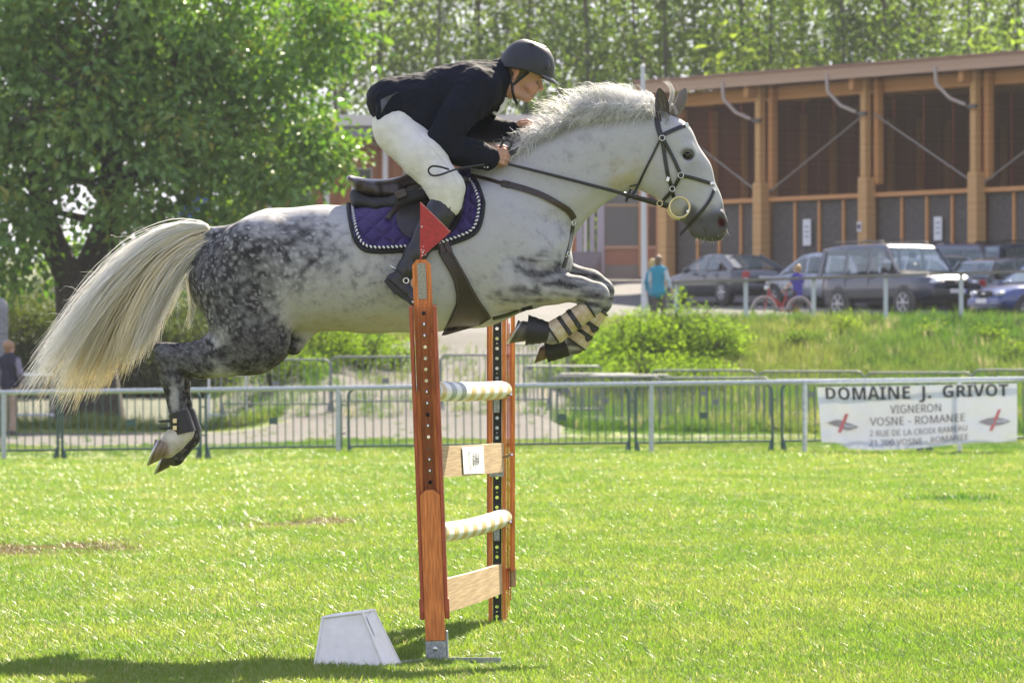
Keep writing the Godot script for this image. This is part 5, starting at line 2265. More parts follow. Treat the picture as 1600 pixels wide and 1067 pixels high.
	st.quad((c[1] as Vector3).lerp(c[2], 0.18).lerp((c[5] as Vector3).lerp(c[6], 0.12), 0.62) + nrm, (c[1] as Vector3).lerp(c[2], 0.62).lerp((c[5] as Vector3).lerp(c[6], 0.62), 0.66) + nrm, (c[1] as Vector3).lerp(c[2], 0.62).lerp((c[5] as Vector3).lerp(c[6], 0.75), 0.985) + nrm, (c[1] as Vector3).lerp(c[2], 0.14).lerp((c[5] as Vector3).lerp(c[6], 0.12), 0.92) + nrm)
	put("sticker", st, mat(lin(0.75, 0.74, 0.73), 0.5), bk)
	var bl := MB.new()
	bl.ball(P(613, 1046, 21.4), Vector3(0.022, 0.02, 0.022), 8, 12)
	tag(put("ball", bl, mat(lin(0.6, 0.58, 0.5), 0.6), null, P(613, 1050, 21.4)), "small pale ball lying in the grass by the marker block", "ball")

func sans(weight := 400) -> SystemFont:
	var f := SystemFont.new()
	f.font_names = PackedStringArray(["Droid Sans"])
	f.font_weight = weight
	return f

# ================================================================ ground
var hill_noise := FastNoiseLite.new()

func profile(d: float, list: Array) -> float:
	return pline(list, d)

# height of the ground at x metres to the right and d metres away
func land(x: float, d: float) -> float:
	var u := x / maxf(d, 1.0) * F + 800.0          # bearing, as a column of the photograph
	var bank := profile(d, [[0, 0.0], [60, 0.06], [76, 0.10], [99, 0.12], [104, 0.28], [110, 0.85], [116, 1.9], [120, 2.36], [126, 2.52], [133, 2.77], [142, 3.2], [165, 4.3], [200, 5.0], [300, 8.0], [600, 12.0], [3000, 30.0]])
	var ramp := profile(d, [[0, 0.0], [60, 0.06], [76, 0.10], [92, 0.12], [120, 1.9], [132, 2.9], [165, 4.3], [200, 5.0], [300, 8.0], [600, 12.0], [3000, 30.0]])
	var left := profile(d, [[0, 0.0], [60, 0.0], [76, -0.02], [100, 0.22], [125, 0.9], [165, 3.2], [200, 5.0], [300, 8.0], [600, 12.0], [3000, 30.0]])
	var mound := profile(d, [[0, 0.0], [76, 0.10], [92, 0.10], [104, 0.9], [112, 2.0], [120, 2.4], [140, 3.2], [165, 4.3], [200, 5.0], [300, 8.0], [600, 12.0], [3000, 30.0]])
	var h := left
	h = lerpf(h, mound, smoothstep(330.0, 470.0, u))
	# the track climbs from lower left to upper right between the two banks
	var mid := clampf((d - 92.0) / 32.0, 0.0, 1.0)
	h = lerpf(h, ramp, smoothstep(-50.0, 60.0, u - lerpf(400.0, 640.0, mid)))
	h = lerpf(h, bank, smoothstep(-50.0, 50.0, u - lerpf(870.0, 850.0, mid)))
	return h + hill_noise.get_noise_2d(x, d) * 0.10 * smoothstep(60.0, 110.0, d)

func on_land(x: float, d: float) -> Vector3:
	return Vector3(x, land(x, d), -d)

func col_at(u: float, d: float) -> float:              # x in metres of a photograph column at distance d
	return (u - 800.0) / F * d

func is_track(x: float, d: float) -> float:            # 1 on the gravel track and the paved yard
	var u := x / maxf(d, 1.0) * F + 800.0
	var mid := clampf((d - 92.0) / 32.0, 0.0, 1.0)
	var wob := hill_noise.get_noise_2d(x * 3.0, d * 3.0) * 26.0
	var t := 0.0
	if d > 88.0 and d < 128.0:
		t = smoothstep(-14, 14, u - lerpf(395.0, 660.0, mid) + wob) * smoothstep(14, -14, u - lerpf(880.0, 900.0, mid) + wob)
	t = maxf(t, smoothstep(121.5, 123.0, d + wob * 0.02) * smoothstep(560, 640, u) * smoothstep(1300.0, 700.0, d))
	# path along the fence
	var path := smoothstep(84.5, 86.0, d + wob * 0.03) * smoothstep(96.0, 94.0, d + wob * 0.03)
	if u > 480:
		path = smoothstep(89.0, 90.5, d + wob * 0.03) * smoothstep(94.5, 93.5, d + wob * 0.03) * lerpf(1.0, 0.75, smoothstep(850, 950, u))
	else:
		path = maxf(path, smoothstep(97.5, 99.0, d) * smoothstep(128.0, 118.0, d) * smoothstep(-80, 60, u) * 0.55)
	return clampf(maxf(t, path), 0, 1)

func build_ground() -> void:
	hill_noise.seed = 5
	hill_noise.frequency = 0.12
	hill_noise.fractal_octaves = 3
	# one sheet, fine near the viewer and coarse towards the horizon
	var rows := []
	var ds := []
	var d := 8.0
	while d < 60.0:
		ds.append(d)
		d += 2.0
	while d < 180.0:
		ds.append(d)
		d += 0.7
	while d < 3000.0:
		ds.append(d)
		d *= 1.12
	var m := MB.new()
	m.colored = true
	var fine := FastNoiseLite.new()
	fine.seed = 8
	fine.frequency = 0.55
	fine.fractal_octaves = 4
	for dd in ds:
		var row := []
		for k in 171:
			var t := (k / 170.0) * 2.0 - 1.0
			var half: float = maxf(dd * 0.155, 8.0) + maxf(0.0, dd - 200.0) * 1.2
			var x: float = (t * 0.72 + 0.28 * t * t * t) * half
			row.append(on_land(x, dd))
		rows.append(row)
	m.sheet(rows, 0.0, Vector3.UP)
	for k in m.v.size():
		var p := m.v[k]
		var n := fine.get_noise_2d(p.x * 2.0, p.z * 2.0)
		var big := hill_noise.get_noise_2d(p.x * 0.9, p.z * 0.35)
		var grass := Color(0.17, 0.25, 0.028).lerp(Color(0.26, 0.26, 0.06), clampf(0.35 + n + big * 0.5, 0, 1))
		if -p.z > 97:
			grass = Color(0.07, 0.115, 0.022).lerp(Color(0.14, 0.15, 0.045), clampf(0.5 + n + big, 0, 1))
		var grit := Color(0.088, 0.081, 0.072) * (1.0 + 0.25 * n + 0.15 * big)
		if -p.z > 124:
			grit = Color(0.13, 0.126, 0.12) * (1.0 + 0.15 * n)
		# bare earth worn through the turf
		var worn := bump(p.x, -p.z, -3.4, 36.5, 1.2, 2.6) * clampf(0.7 + n * 1.5, 0, 1)
		worn = maxf(worn, bump(p.x, -p.z, -1.75, 41.7, 0.9, 2.4) * clampf(0.6 + n * 1.5, 0, 1))
		var c := grass.lerp(Color(0.085, 0.066, 0.040), worn * 0.9).lerp(grit, is_track(p.x, -p.z))
		c.a = 1
		m.c[k] = c
	var gm := mat(Color.WHITE, 0.95)
	gm.vertex_color_use_as_albedo = true
	gm.uv1_triplanar = true
	gm.uv1_world_triplanar = true
	gm.uv1_scale = Vector3(0.9, 0.9, 0.9)
	gm.albedo_texture = noise_tex(101, 0.05, Color(0.72, 0.72, 0.72), Color(1, 1, 1), 5)
	gm.normal_enabled = true
	gm.normal_texture = bump_tex(102, 0.06, 6.0, 5)
	gm.normal_scale = 0.7
	structure(put("ground", m, gm))

func scatter(called: String, mesh: Mesh, material: Material, list: Array, tints: PackedColorArray, parent: Node3D = null) -> MultiMeshInstance3D:
	var mm := MultiMesh.new()
	mm.transform_format = MultiMesh.TRANSFORM_3D
	mm.use_colors = tints.size() > 0
	mm.mesh = mesh
	mm.instance_count = list.size()
	for k in list.size():
		mm.set_instance_transform(k, list[k])
		if tints.size():
			mm.set_instance_color(k, tints[k])
	var o := MultiMeshInstance3D.new()
	o.name = called if parent else numbered(called)
	(parent if parent else self).add_child(o, true)
	o.multimesh = mm
	o.material_override = material
	stuff(o)
	return o

func tuft(blades: int, spread: float, tall: float, wide: float, lean: float) -> ArrayMesh:
	var m := MB.new()
	for b in blades:
		var a := rnd(0, TAU)
		var r := spread * sqrt(rng.randf())
		var p := Vector3(cos(a) * r, -0.004, sin(a) * r)
		var h := tall * rnd(0.5, 1.15)
		var da := rnd(0, TAU)
		var dirv := Vector3(cos(da), 0, sin(da)) * lean * h * rnd(0.3, 1.2)
		var w := Vector3(-sin(da), 0, cos(da)) * wide * 0.5
		var p1 := p + dirv * 0.35 + Vector3.UP * h * 0.55
		var p2 := p + dirv * 1.1 + Vector3.UP * h * rnd(0.75, 1.0)
		var nr := (p2 - p).cross(w).normalized()
		var k := m.vert(p - w, nr)
		m.vert(p + w, nr)
		m.vert(p1 - w * 0.8, nr)
		m.vert(p1 + w * 0.8, nr)
		m.vert(p2, nr)
		m.i.append_array([k, k + 1, k + 3, k, k + 3, k + 2, k + 2, k + 3, k + 4])
	return m.commit(Vector3.ZERO)

func leafy(c: Color, back: Color, rough := 0.45) -> StandardMaterial3D:
	var m := mat(c, rough)
	m.vertex_color_use_as_albedo = true
	m.backlight_enabled = true
	m.backlight = back
	return m

func build_grass() -> void:
	var blade := leafy(Color.WHITE, Color(1.0, 1.0, 0.9), 0.42)
	for v in 3:
		var list := []
		var tints := PackedColorArray()
		var mesh := tuft(15, 0.075, [0.030, 0.037, 0.026][v], 0.0040, 0.8)
		for k in 52000:
			var t := rng.randf()
			var d := 18.6 * pow(77.0 / 18.6, pow(t, 1.0))
			if rng.randf() < 0.25:
				d = rnd(18.6, 40.0)
			var x := rnd(-1.0, 1.0) * (d * 0.108 + 0.5)
			var worn := 1.25 * bump(x, d, -3.4, 36.5, 1.0, 2.2) + bump(x, d, -1.75, 41.7, 0.7, 2.0)
			worn *= clampf(0.55 + 1.6 * hill_noise.get_noise_2d(x * 9.0, d * 3.0), 0.0, 1.0)
			if rng.randf() < worn * 0.6:
				continue
			var s := rnd(0.65, 1.25) * (1.0 + 0.010 * (d - 19.0))
			if rng.randf() < 0.02:
				s *= 1.35
			var n := hill_noise.get_noise_2d(x * 4.0, d * 2.0)
			s *= 1.0 - 0.5 * bump(x, d, -0.32, 21.75, 0.5, 0.7)
			var dark := bump(x, d, col_at(1495, 48.5), 48.5, 0.5, 0.7)
			if dark > 0.3:
				s *= 1.7
			list.append(Transform3D(Basis(Vector3.UP, rnd(0, TAU)).scaled(Vector3(s * 1.15, s * rnd(0.8, 1.2), s * 1.15)), on_land(x, d)))
			var c := Color(0.135, 0.245, 0.024).lerp(Color(0.245, 0.315, 0.052), clampf(rng.randf() * 0.8 + n * 0.9, 0, 1))
			if rng.randf() < 0.06:
				c = Color(0.42, 0.38, 0.17)
			if rng.randf() < worn:
				c = Color(0.20, 0.155, 0.075) * rnd(0.5, 1.0)
			c = c.lerp(Color(0.045, 0.14, 0.012), dark)
			tints.append(c)
		scatter("grass", mesh, blade, list, tints)
	# grass and weeds of the strip behind the fence, the banks and under the trees
	for v in 3:
		var list := []
		var tints := PackedColorArray()
		var mesh := tuft(18, 0.16, [0.16, 0.26, 0.36][v], 0.012, 0.55)
		for k in 26000:
			var d := rnd(77.5, 123.0)
			var u := rnd(-60, 1660)
			var x := col_at(u, d)
			if is_track(x, d) > 0.35 and rng.randf() < 0.97:
				continue
			if d < 97 and v > 0:
				continue
			if u < 330 and d > 98:
				continue
			var s := rnd(0.6, 1.3)
			if d < 97:
				s *= 0.45
			list.append(Transform3D(Basis(Vector3.UP, rnd(0, TAU)).scaled(Vector3(s, s * rnd(0.7, 1.2), s)), on_land(x, d)))
			var n := hill_noise.get_noise_2d(x * 1.2, d * 1.2)
			var c := Color(0.08, 0.165, 0.022).lerp(Color(0.20, 0.24, 0.05), clampf(0.25 + n * 1.4 + rnd(-0.2, 0.3), 0, 1))
			if v == 2 and rng.randf() < 0.05:
				c = Color(0.40, 0.36, 0.22)
			tints.append(c)
		scatter("meadow_grass", mesh, blade, list, tints)

# ================================================================ rail, barriers, banner
func build_fences() -> void:
	var paint := tmat(lin(0.050, 0.115, 0.105), 0.45, noise_tex(111, 0.03, Color(0.75, 0.75, 0.75), Color(1, 1, 1)), Vector3(3, 3, 3))
	paint.metallic = 0.3
	var zinc := tmat(lin(0.44, 0.49, 0.53), 0.38, noise_tex(112, 0.02, Color(0.8, 0.8, 0.8), Color(1, 1, 1)), Vector3(2, 2, 2))
	zinc.metallic = 0.4
	var grey := tmat(lin(0.24, 0.26, 0.255), 0.6, noise_tex(113, 0.03, Color(0.75, 0.75, 0.75), Color(1, 1, 1)), Vector3(3, 3, 3))
	grey.metallic = 0.1
	# field rail: line at d = 75.6 on the left, 75.2 on the right
	var rail := thing("field_rail", "galvanised tube rail on round posts along the edge of the show field", "railing", on_land(0, 75.3))
	var line := func(u: float) -> Vector3:
		var d := lerpf(75.6, 75.0, u / 1600.0)
		return Vector3(col_at(u, d), EYE - (lerpf(613.5, 592.5, u / 1600.0) - HORIZON) / F * d, -d)
	var pts := []
	for k in 9:
		pts.append(line.call(-150.0 + k * 240.0))
	var m := MB.new()
	m.tube(pts, [0.036], 12)
	put("top_rail", m, zinc, rail)
	for u in [5, 266, 528, 775, 1018, 1258, 1500]:
		m = MB.new()
		var top: Vector3 = line.call(u)
		m.tube([Vector3(top.x, land(top.x, -top.z) - 0.1, top.z), top], [0.036], 12)
		put("post", m, zinc, rail)
	# crowd barrier, built once: local x along it, foot at y = 0
	var proto := func(w: float, mtl: Material, label: String, grp: String, bars := 16) -> Node3D:
		var o := thing("crowd_barrier", label, "crowd barrier", Vector3.ZERO, grp)
		var h := 1.06
		var r := 0.12
		var lo := 0.21
		var fr := MB.new()
		var path := [Vector3(-w / 2, 0.0, 0), Vector3(-w / 2, h - r, 0)]
		for k in range(1, 6):
			var a := PI - PI / 2 * k / 6.0
			path.append(Vector3(-w / 2 + r + cos(a) * r, h - r + sin(a) * r, 0))
		path.append(Vector3(-w / 2 + r, h, 0))
		path.append(Vector3(w / 2 - r, h, 0))
		for k in range(1, 6):
			var a := PI / 2 - PI / 2 * k / 6.0
			path.append(Vector3(w / 2 - r + cos(a) * r, h - r + sin(a) * r, 0))
		path.append(Vector3(w / 2, h - r, 0))
		path.append(Vector3(w / 2, 0.0, 0))
		fr.tube(path, [0.021], 8)
		put_local("frame", fr, mtl, o)
		fr = MB.new()
		fr.tube([Vector3(-w / 2, lo, 0), Vector3(w / 2, lo, 0)], [0.018], 8)
		put_local("bottom_rail", fr, mtl, o)
		for k in bars:
			fr = MB.new()
			var x := -w / 2 + w * (k + 1.0) / (bars + 1.0)
			fr.tube([Vector3(x, lo, 0), Vector3(x, h, 0)], [0.0085], 6)
			put_local("bar", fr, mtl, o)
		fr = MB.new()
		var px := -w / 2 + w * 8.5 / (bars + 1.0)
		fr.box(Vector3(px, 0.60, 0.012), Vector3(0.12, 0.10, 0.006), 0.001)
		put_local("plate", fr, mtl, o)
		for s in [-1.0, 1.0]:
			fr = MB.new()
			fr.tube([Vector3(s * (w / 2 - 0.02), lo + 0.02, 0), Vector3(s * (w / 2 - 0.06) , 0.01, 0.20)], [0.016], 8)
			fr.tube([Vector3(s * (w / 2 - 0.02), lo + 0.02, 0), Vector3(s * (w / 2 - 0.06), 0.01, -0.20)], [0.016], 8)
			put_local("foot", fr, mtl, o)
		for y in [0.40, 0.82]:
			fr = MB.new()
			fr.box(Vector3(w / 2 + 0.03, y, 0), Vector3(0.09, 0.022, 0.022), 0.003)
			put_local("hook", fr, mtl, o)
		return o
	var front: Node3D = proto.call(2.02, paint, "green metal crowd barrier", "green crowd barriers along the field rail")
	var edges := [[-128, 90], [97, 313], [322, 533], [545, 764], [774, 984], [994, 1208], [1223, 1441], [1450, 1664]]
	var where := ["at the left edge behind the man in the dark vest", "behind the end of the horse's tail, left of the hind hoof", "just right of the horse's hind leg", "partly behind the near jump stand", "just right of the far jump stand", "second to the right of the jump stands", "behind the left half of the white banner", "behind the right half of the white banner"]
	for k in edges.size():
		var d := 75.9
		var u: float = (edges[k][0] + edges[k][1]) / 2.0
		var x := col_at(u, d)
		var top := EYE - (lerpf(614.5, 594.5, u / 1600.0) - HORIZON) / F * d
		var o: Node3D = front if k == 0 else copy(front, Vector3.ZERO)
		o.set_meta("label", "green metal crowd barrier " + where[k])
		o.position = Vector3(x, top - 1.06, -d)
		o.rotation.z = atan(0.0125)
		o.scale.x = (edges[k][1] - edges[k][0]) / F * d / 2.02
	# the second line, standing about on the far side of the path
	var back: Node3D = proto.call(2.1, grey, "grey metal crowd barrier", "grey crowd barriers on the far side of the path")
	var spots := []
	for k in 4:
		spots.append([lerpf(828, 985, k / 3.0) , 103.5 - k * 1.2, 0.75 - 0.02 * k, "%s of the slanting row behind the far stand" % ["leftmost", "second", "third", "last"][k]])
	var words := ["at the left end", "second from the left", "third from the left", "fourth from the left", "at its middle", "sixth from the left", "seventh from the left", "at the right end"]
	for k in 8:
		spots.append([430 + k * 172, 98.6 + 0.15 * sin(k * 2.0), 0.04 * sin(k * 3.1), "%s of the long row across the path" % words[k]])
	for k in 4:
		spots.append([1100 + k * 168, 102.5 + 0.3 * sin(k * 2.3), 0.05 * sin(k * 1.7), "at the foot of the bank, %s" % ["below the bushes", "below the child with the bicycle", "below the big off-roader", "at the right edge"][k]])
	for k in spots.size():
		var s = spots[k]
		var o: Node3D = back if k == 0 else copy(back, Vector3.ZERO)
		o.set_meta("label", "grey metal crowd barrier " + s[3])
		o.position = on_land(col_at(s[0], s[1]), s[1])
		o.rotation.y = s[2]
	# white barrier sections on the left, standing behind the rail
	for k in 2:
		var u: float = [52, 355][k]
		var d := 99.0
		var o := thing("white_gate", ["low white gate section beside the man in the dark vest", "low white gate section seen under the horse's hind leg"][k], "gate section", on_land(col_at(u, d), d), "low white gate sections")
		var wht := mat(lin(0.72, 0.73, 0.72), 0.4)
		for y in [0.24, 1.02]:
			m = MB.new()
			m.box(o.position + Vector3(0, y, 0), Vector3(0.78, 0.06, 0.05), 0.01)
			put("rail", m, wht, o)
		for sx in [-0.36, 0.36]:
			m = MB.new()
			m.box(o.position + Vector3(sx, 0.5, 0), Vector3(0.045, 1.06, 0.045), 0.008)
			put("upright", m, wht if k == 1 else grey, o)
		for q in 5:
			m = MB.new()
			m.tube([o.position + Vector3(-0.24 + q * 0.12, 0.24, 0), o.position + Vector3(-0.24 + q * 0.12, 1.02, 0)], [0.008], 6)
			put("bar", m, grey, o)
	build_banner()

func build_banner() -> void:
	# cloth hung on the rail: corners as pixels, billowing a little
	var d := 74.86
	var o := thing("banner", "white sponsor banner with grey lettering tied to the rail on the right", "banner", P(1430, 696, d))
	var rows := []
	var low := [[0, 691], [0.09, 692], [0.14, 701], [0.3, 703], [0.5, 700], [0.75, 692], [1, 690]]
	var fold := FastNoiseLite.new()
	fold.seed = 4
	fold.frequency = 1.0
	var place := func(a: float, b: float) -> Vector3:
		var x := lerpf(1277 + b * 7.0, 1590, a)
		var y := lerpf(lerpf(605, 599, a), pline(low, a), b)
		var bulge := 0.035 + fold.get_noise_2d(a * 4.0, b * 1.3) * 0.05 + 0.018 * sin(a * 40.0 + b * 3.0) * b
		return P(x, y, d - 0.05) + Vector3(0, 0, bulge)
	for r in 25:
		var row := []
		for k in 81:
			row.append(place.call(k / 80.0, r / 24.0))
		rows.append(row)
	var m := MB.new()
	m.sheet(rows, 0.0, Vector3(0, 0, 1))
	var clothm := mat(lin(0.56, 0.59, 0.64), 0.7)
	clothm.backlight_enabled = true
	clothm.backlight = Color(0.36, 0.36, 0.36)
	put("cloth", m, clothm, o)
	# lettering: text meshes laid on the cloth
	var texts := [["DOMAINE  J.  GRIVOT", 0.040, 0.955, 0.14, 0.265, Color(0.035, 0.04, 0.048), 600], ["VIGNERON", 0.36, 0.615, 0.37, 0.13, Color(0.10, 0.10, 0.115), 400], ["VOSNE - ROMANEE", 0.255, 0.735, 0.555, 0.125, Color(0.10, 0.10, 0.115), 400], ["2 RUE DE LA CROIX RAMEAU", 0.25, 0.745, 0.74, 0.095, Color(0.13, 0.13, 0.15), 400], ["21 700 VOSNE - ROMANEE", 0.245, 0.75, 0.89, 0.095, Color(0.13, 0.13, 0.15), 400]]
	for t in texts:
		var tm := TextMesh.new()
		tm.text = t[0]
		tm.font = sans(t[6])
		tm.font_size = 64
		tm.pixel_size = 0.01
		tm.depth = 0.0
		var arr := tm.surface_get_arrays(0)
		var vs: PackedVector3Array = arr[Mesh.ARRAY_VERTEX]
		var idx: PackedInt32Array = arr[Mesh.ARRAY_INDEX]
		var lo := Vector3(1e9, 1e9, 0)
		var hi := -lo
		for v in vs:
			lo = lo.min(v)
			hi = hi.max(v)
		var tx := MB.new()
		for v in vs:
			var a := lerpf(t[1], t[2], (v.x - lo.x) / (hi.x - lo.x))
			var b: float = t[3] + t[4] * 0.5 - t[4] * (v.y - lo.y) / (hi.y - lo.y)
			tx.vert((place.call(a, b) as Vector3) + Vector3(0, 0, 0.016), Vector3(0, 0, 1))
		for k in idx:
			tx.i.append(k)
		put("lettering", tx, mat((t[5] as Color).linear_to_srgb(), 0.8), o)
	# emblem at both sides: a grey lens with a red slanting stroke
	for c in [0.115, 0.885]:
		var e := MB.new()
		var n := 28
		for k in n:
			var f0 := k / float(n)
			var f1 := (k + 1) / float(n)
			var w0 := sin(f0 * PI) * 0.072
			var w1 := sin(f1 * PI) * 0.072
			var x0: float = c - 0.082 + 0.164 * f0
			var x1: float = c - 0.082 + 0.164 * f1
			var up := Vector3(0, 0, 0.013)
			e.quad((place.call(x0, 0.645 + w0) as Vector3) + up, (place.call(x1, 0.645 + w1) as Vector3) + up, (place.call(x1, 0.645 - w1) as Vector3) + up, (place.call(x0, 0.645 - w0) as Vector3) + up)
		put("emblem", e, mat(lin(0.34, 0.30, 0.31), 0.8), o)
		e = MB.new()
		for k in 12:
			var f0 := k / 12.0
			var f1 := (k + 1) / 12.0
			var up := Vector3(0, 0, 0.018)
			var w := 0.008
			e.quad((place.call(c - 0.02 + 0.045 * f0 - w, 0.80 - 0.36 * f0) as Vector3) + up, (place.call(c - 0.02 + 0.045 * f0 + w, 0.80 - 0.36 * f0) as Vector3) + up, (place.call(c - 0.02 + 0.045 * f1 + w, 0.80 - 0.36 * f1) as Vector3) + up, (place.call(c - 0.02 + 0.045 * f1 - w, 0.80 - 0.36 * f1) as Vector3) + up)
		put("emblem_stroke", e, mat(lin(0.62, 0.17, 0.18), 0.8), o)
		e = MB.new()
		for k in 8:
			var f0 := k / 8.0
			var f1 := (k + 1) / 8.0
			var up := Vector3(0, 0, 0.0165)
			e.quad((place.call(c + 0.0 + 0.06 * f0, 0.655) as Vector3) + up, (place.call(c + 0.06 * f1, 0.655) as Vector3) + up, (place.call(c + 0.06 * f1, 0.625) as Vector3) + up, (place.call(c + 0.06 * f0, 0.625) as Vector3) + up)
		put("emblem_gap", e, clothm, o)

# ================================================================ trees and bushes
# a spray of leaves: each leaf a folded pair of quads
func leaf_spray(count: int, spread: float, size: float, droop := 0.4, narrow := 0.62) -> ArrayMesh:
	var m := MB.new()
	for k in count:
		var p := Vector3(rng.randfn(0, 0.45), rng.randfn(0, 0.40), rng.randfn(0, 0.45)) * spread
		var out := (p + Vector3(rnd(-1, 1), rnd(-0.6, 0.8), rnd(-1, 1)) * spread * 0.7).normalized()
		out = (out + Vector3.DOWN * droop * rnd(0.2, 1.2)).normalized()
		var side := out.cross(Vector3(rnd(-0.5, 0.5), 1, rnd(-0.5, 0.5))).normalized()
		var up := side.cross(out).normalized()
		var l := size * rnd(0.7, 1.25)
		var w := l * narrow * 0.5
		var mid := p + out * l * 0.5 - up * l * 0.05
		var tip := p + out * l - up * l * 0.22
		var a := mid + side * w + up * w * 0.35
		var b := mid - side * w + up * w * 0.35
		var n1 := (a - p).cross(tip - p).normalized()
		var n2 := (tip - p).cross(b - p).normalized()
		var i0 := m.vert(p, n1)
		m.vert(a, n1)
		m.vert(tip, n1)
		m.i.append_array([i0, i0 + 1, i0 + 2])
		i0 = m.vert(p, n2)
		m.vert(tip, n2)
		m.vert(b, n2)
		m.i.append_array([i0, i0 + 1, i0 + 2])
	return m.commit(Vector3.ZERO)

func bark(c: Color) -> StandardMaterial3D:
	return tmat(c, 0.9, noise_tex(121, 0.03, Color(0.5, 0.48, 0.45), Color(1, 1, 1), 5), Vector3(1.2, 0.4, 1.2), bump_tex(122, 0.05, 8.0, 5), 0.9)

# branch with forks; the tips are collected for the leaves
func limb(m: MB, a: Vector3, dir: Vector3, len_: float, r: float, depth: int, tips: Array) -> void:
	var pts := [a]
	var rad := [r]
	var p := a
	var d := dir
	for k in 5:
		d = (d + Vector3(rng.randfn(0, 0.12), rng.randfn(0.03, 0.10), rng.randfn(0, 0.12))).normalized()
		p += d * len_ / 5.0
		pts.append(p)
		rad.append(r * (1.0 - 0.13 * (k + 1)))
		if depth > 0 and k >= 2:
			var off := Vector3(rng.randfn(0, 1), rng.randfn(0.25, 0.6), rng.randfn(0, 1)).normalized()
			limb(m, p, (d + off * 0.95).normalized(), len_ * rnd(0.5, 0.75), r * 0.5, depth - 1, tips)
	m.tube(pts, rad, 7 if r > 0.08 else 5, true)
	tips.append(p)

func build_big_tree() -> void:
	# broad leafed tree on the left: forked trunk, deep crown that hangs low
	var d := 104.0
	var foot := on_land(col_at(135, d), d)
	var t := thing("broadleaf_tree", "large leafy tree with forked dark trunk, filling the left of the picture", "tree", foot)
	var w := MB.new()
	var tips := []
	var q := func(u: float, y: float, z: float) -> Vector3:
		return P(u, y, d) + Vector3(0, 0, z)
	w.tube([foot + Vector3(0, -0.3, 0), q.call(132, 560, 0), q.call(128, 500, 0), q.call(122, 450, 0), q.call(118, 430, 0)], [0.85, 0.62, 0.54, 0.5, 0.46], 14)
	w.tube([q.call(120, 450, 0), q.call(100, 415, 0.2), q.call(84, 380, 0.3), q.call(72, 340, 0.3), q.call(60, 290, 0.2), q.call(40, 220, 0)], [0.36, 0.30, 0.27, 0.25, 0.2, 0.13], 10)
	w.tube([q.call(124, 460, 0), q.call(150, 400, -0.3), q.call(166, 350, -0.4), q.call(170, 300, -0.4), q.call(172, 240, -0.5), q.call(180, 140, -0.5)], [0.42, 0.36, 0.31, 0.28, 0.22, 0.13], 10)
	for s in [[60, 290, 0.2], [72, 330, 0.3], [170, 300, -0.4], [172, 240, -0.5], [178, 170, -0.5], [40, 220, 0.0], [166, 350, -0.4]]:
		for k in 3:
			var dir := Vector3(rng.randfn(0.1, 0.8), rnd(0.1, 0.7), rng.randfn(0, 0.8)).normalized()
			limb(w, q.call(s[0], s[1], s[2]), dir, rnd(1.6, 2.8), 0.11, 2, tips)
	put("trunk", w, bark(lin(0.075, 0.062, 0.050)), t)
	# crown: clumps spread over the limbs' reach, denser outside, hanging at the edges
	var spray := leaf_spray(20, 0.62, 0.18, 0.55, 0.66)
	var spray2 := leaf_spray(18, 0.56, 0.20, 0.75, 0.60)
	var clumps := []
	# lobes of the crown in photograph columns and rows, and depth in metres, with a radius in metres
	var lobes := [[60, 60, 0, 2.6], [200, 20, 0.5, 2.8], [330, 40, -0.6, 2.3], [450, 30, 0.2, 1.5], [525, 45, 0.4, 0.85], [110, 180, 1.2, 2.2], [250, 170, 0.8, 2.6], [370, 170, 0.4, 2.0], [430, 215, 0.0, 1.5], [500, 245, 0.3, 0.95], [30, 285, 1.4, 1.4], [150, 250, 2.0, 1.35], [280, 270, 1.6, 1.7], [390, 290, 0.8, 1.4], [470, 300, 0.5, 1.0], [20, 390, 0.9, 0.9], [18, 350, 1.6, 0.7], [235, 340, 1.8, 1.0], [300, 370, 1.2, 0.8], [420, 340, 0.9, 0.9], [530, 255, 0.5, 0.6], [-60, 100, 0, 2.6], [-80, 280, 0.5, 2.2], [120, -120, 0, 3.0], [280, -100, 0, 2.6], [20, -60, -0.5, 2.6], [230, 90, -2.0, 2.6], [90, 120, -2.2, 2.6], [350, 120, -1.8, 2.0], [300, 290, -1.0, 1.4], [105, 372, -2.2, 1.05], [60, 400, -2.4, 0.7], [20, 430, 0.6, 0.5], [240, 415, 1.0, 0.7]]
	var lists := [[], []]
	var tints := [PackedColorArray(), PackedColorArray()]
	for l in lobes:
		var c := P(l[0], l[1], d) + Vector3(0, 0, l[2])
		var r: float = l[3]
		var n := int(44.0 * r * r)
		for k in n:
			var v := Vector3(rng.randfn(0, 1), rng.randfn(0, 1), rng.randfn(0, 1)).normalized()
			var rr := r * pow(rng.randf(), 0.36)
			var p := c + v * rr * Vector3(1, 0.9, 0.9)
			# clumps: keep only where a coarse noise allows, so the crown has holes
			if hill_noise.get_noise_3d(p.x * 4.6, p.y * 4.6, p.z * 4.6) < 0.03:
				continue
			var s := rnd(0.75, 1.25)
			var which := k % 2
			lists[which].append(Transform3D(Basis(Vector3(rng.randfn(0, 1), 2, rng.randfn(0, 1)).normalized(), rnd(0, TAU)).scaled(Vector3.ONE * s), p - foot))
			var g := Color(0.10, 0.215, 0.055).lerp(Color(0.22, 0.33, 0.07), rng.randf())
			if rng.randf() < 0.04:
				g = Color(0.28, 0.28, 0.05)
			tints[which].append(g)
	var lm := leafy(Color.WHITE, Color(0.85, 0.9, 0.5), 0.38)
	scatter("crown", spray, lm, lists[0], tints[0], t)
	scatter("crown", spray2, lm, lists[1], tints[1], t)

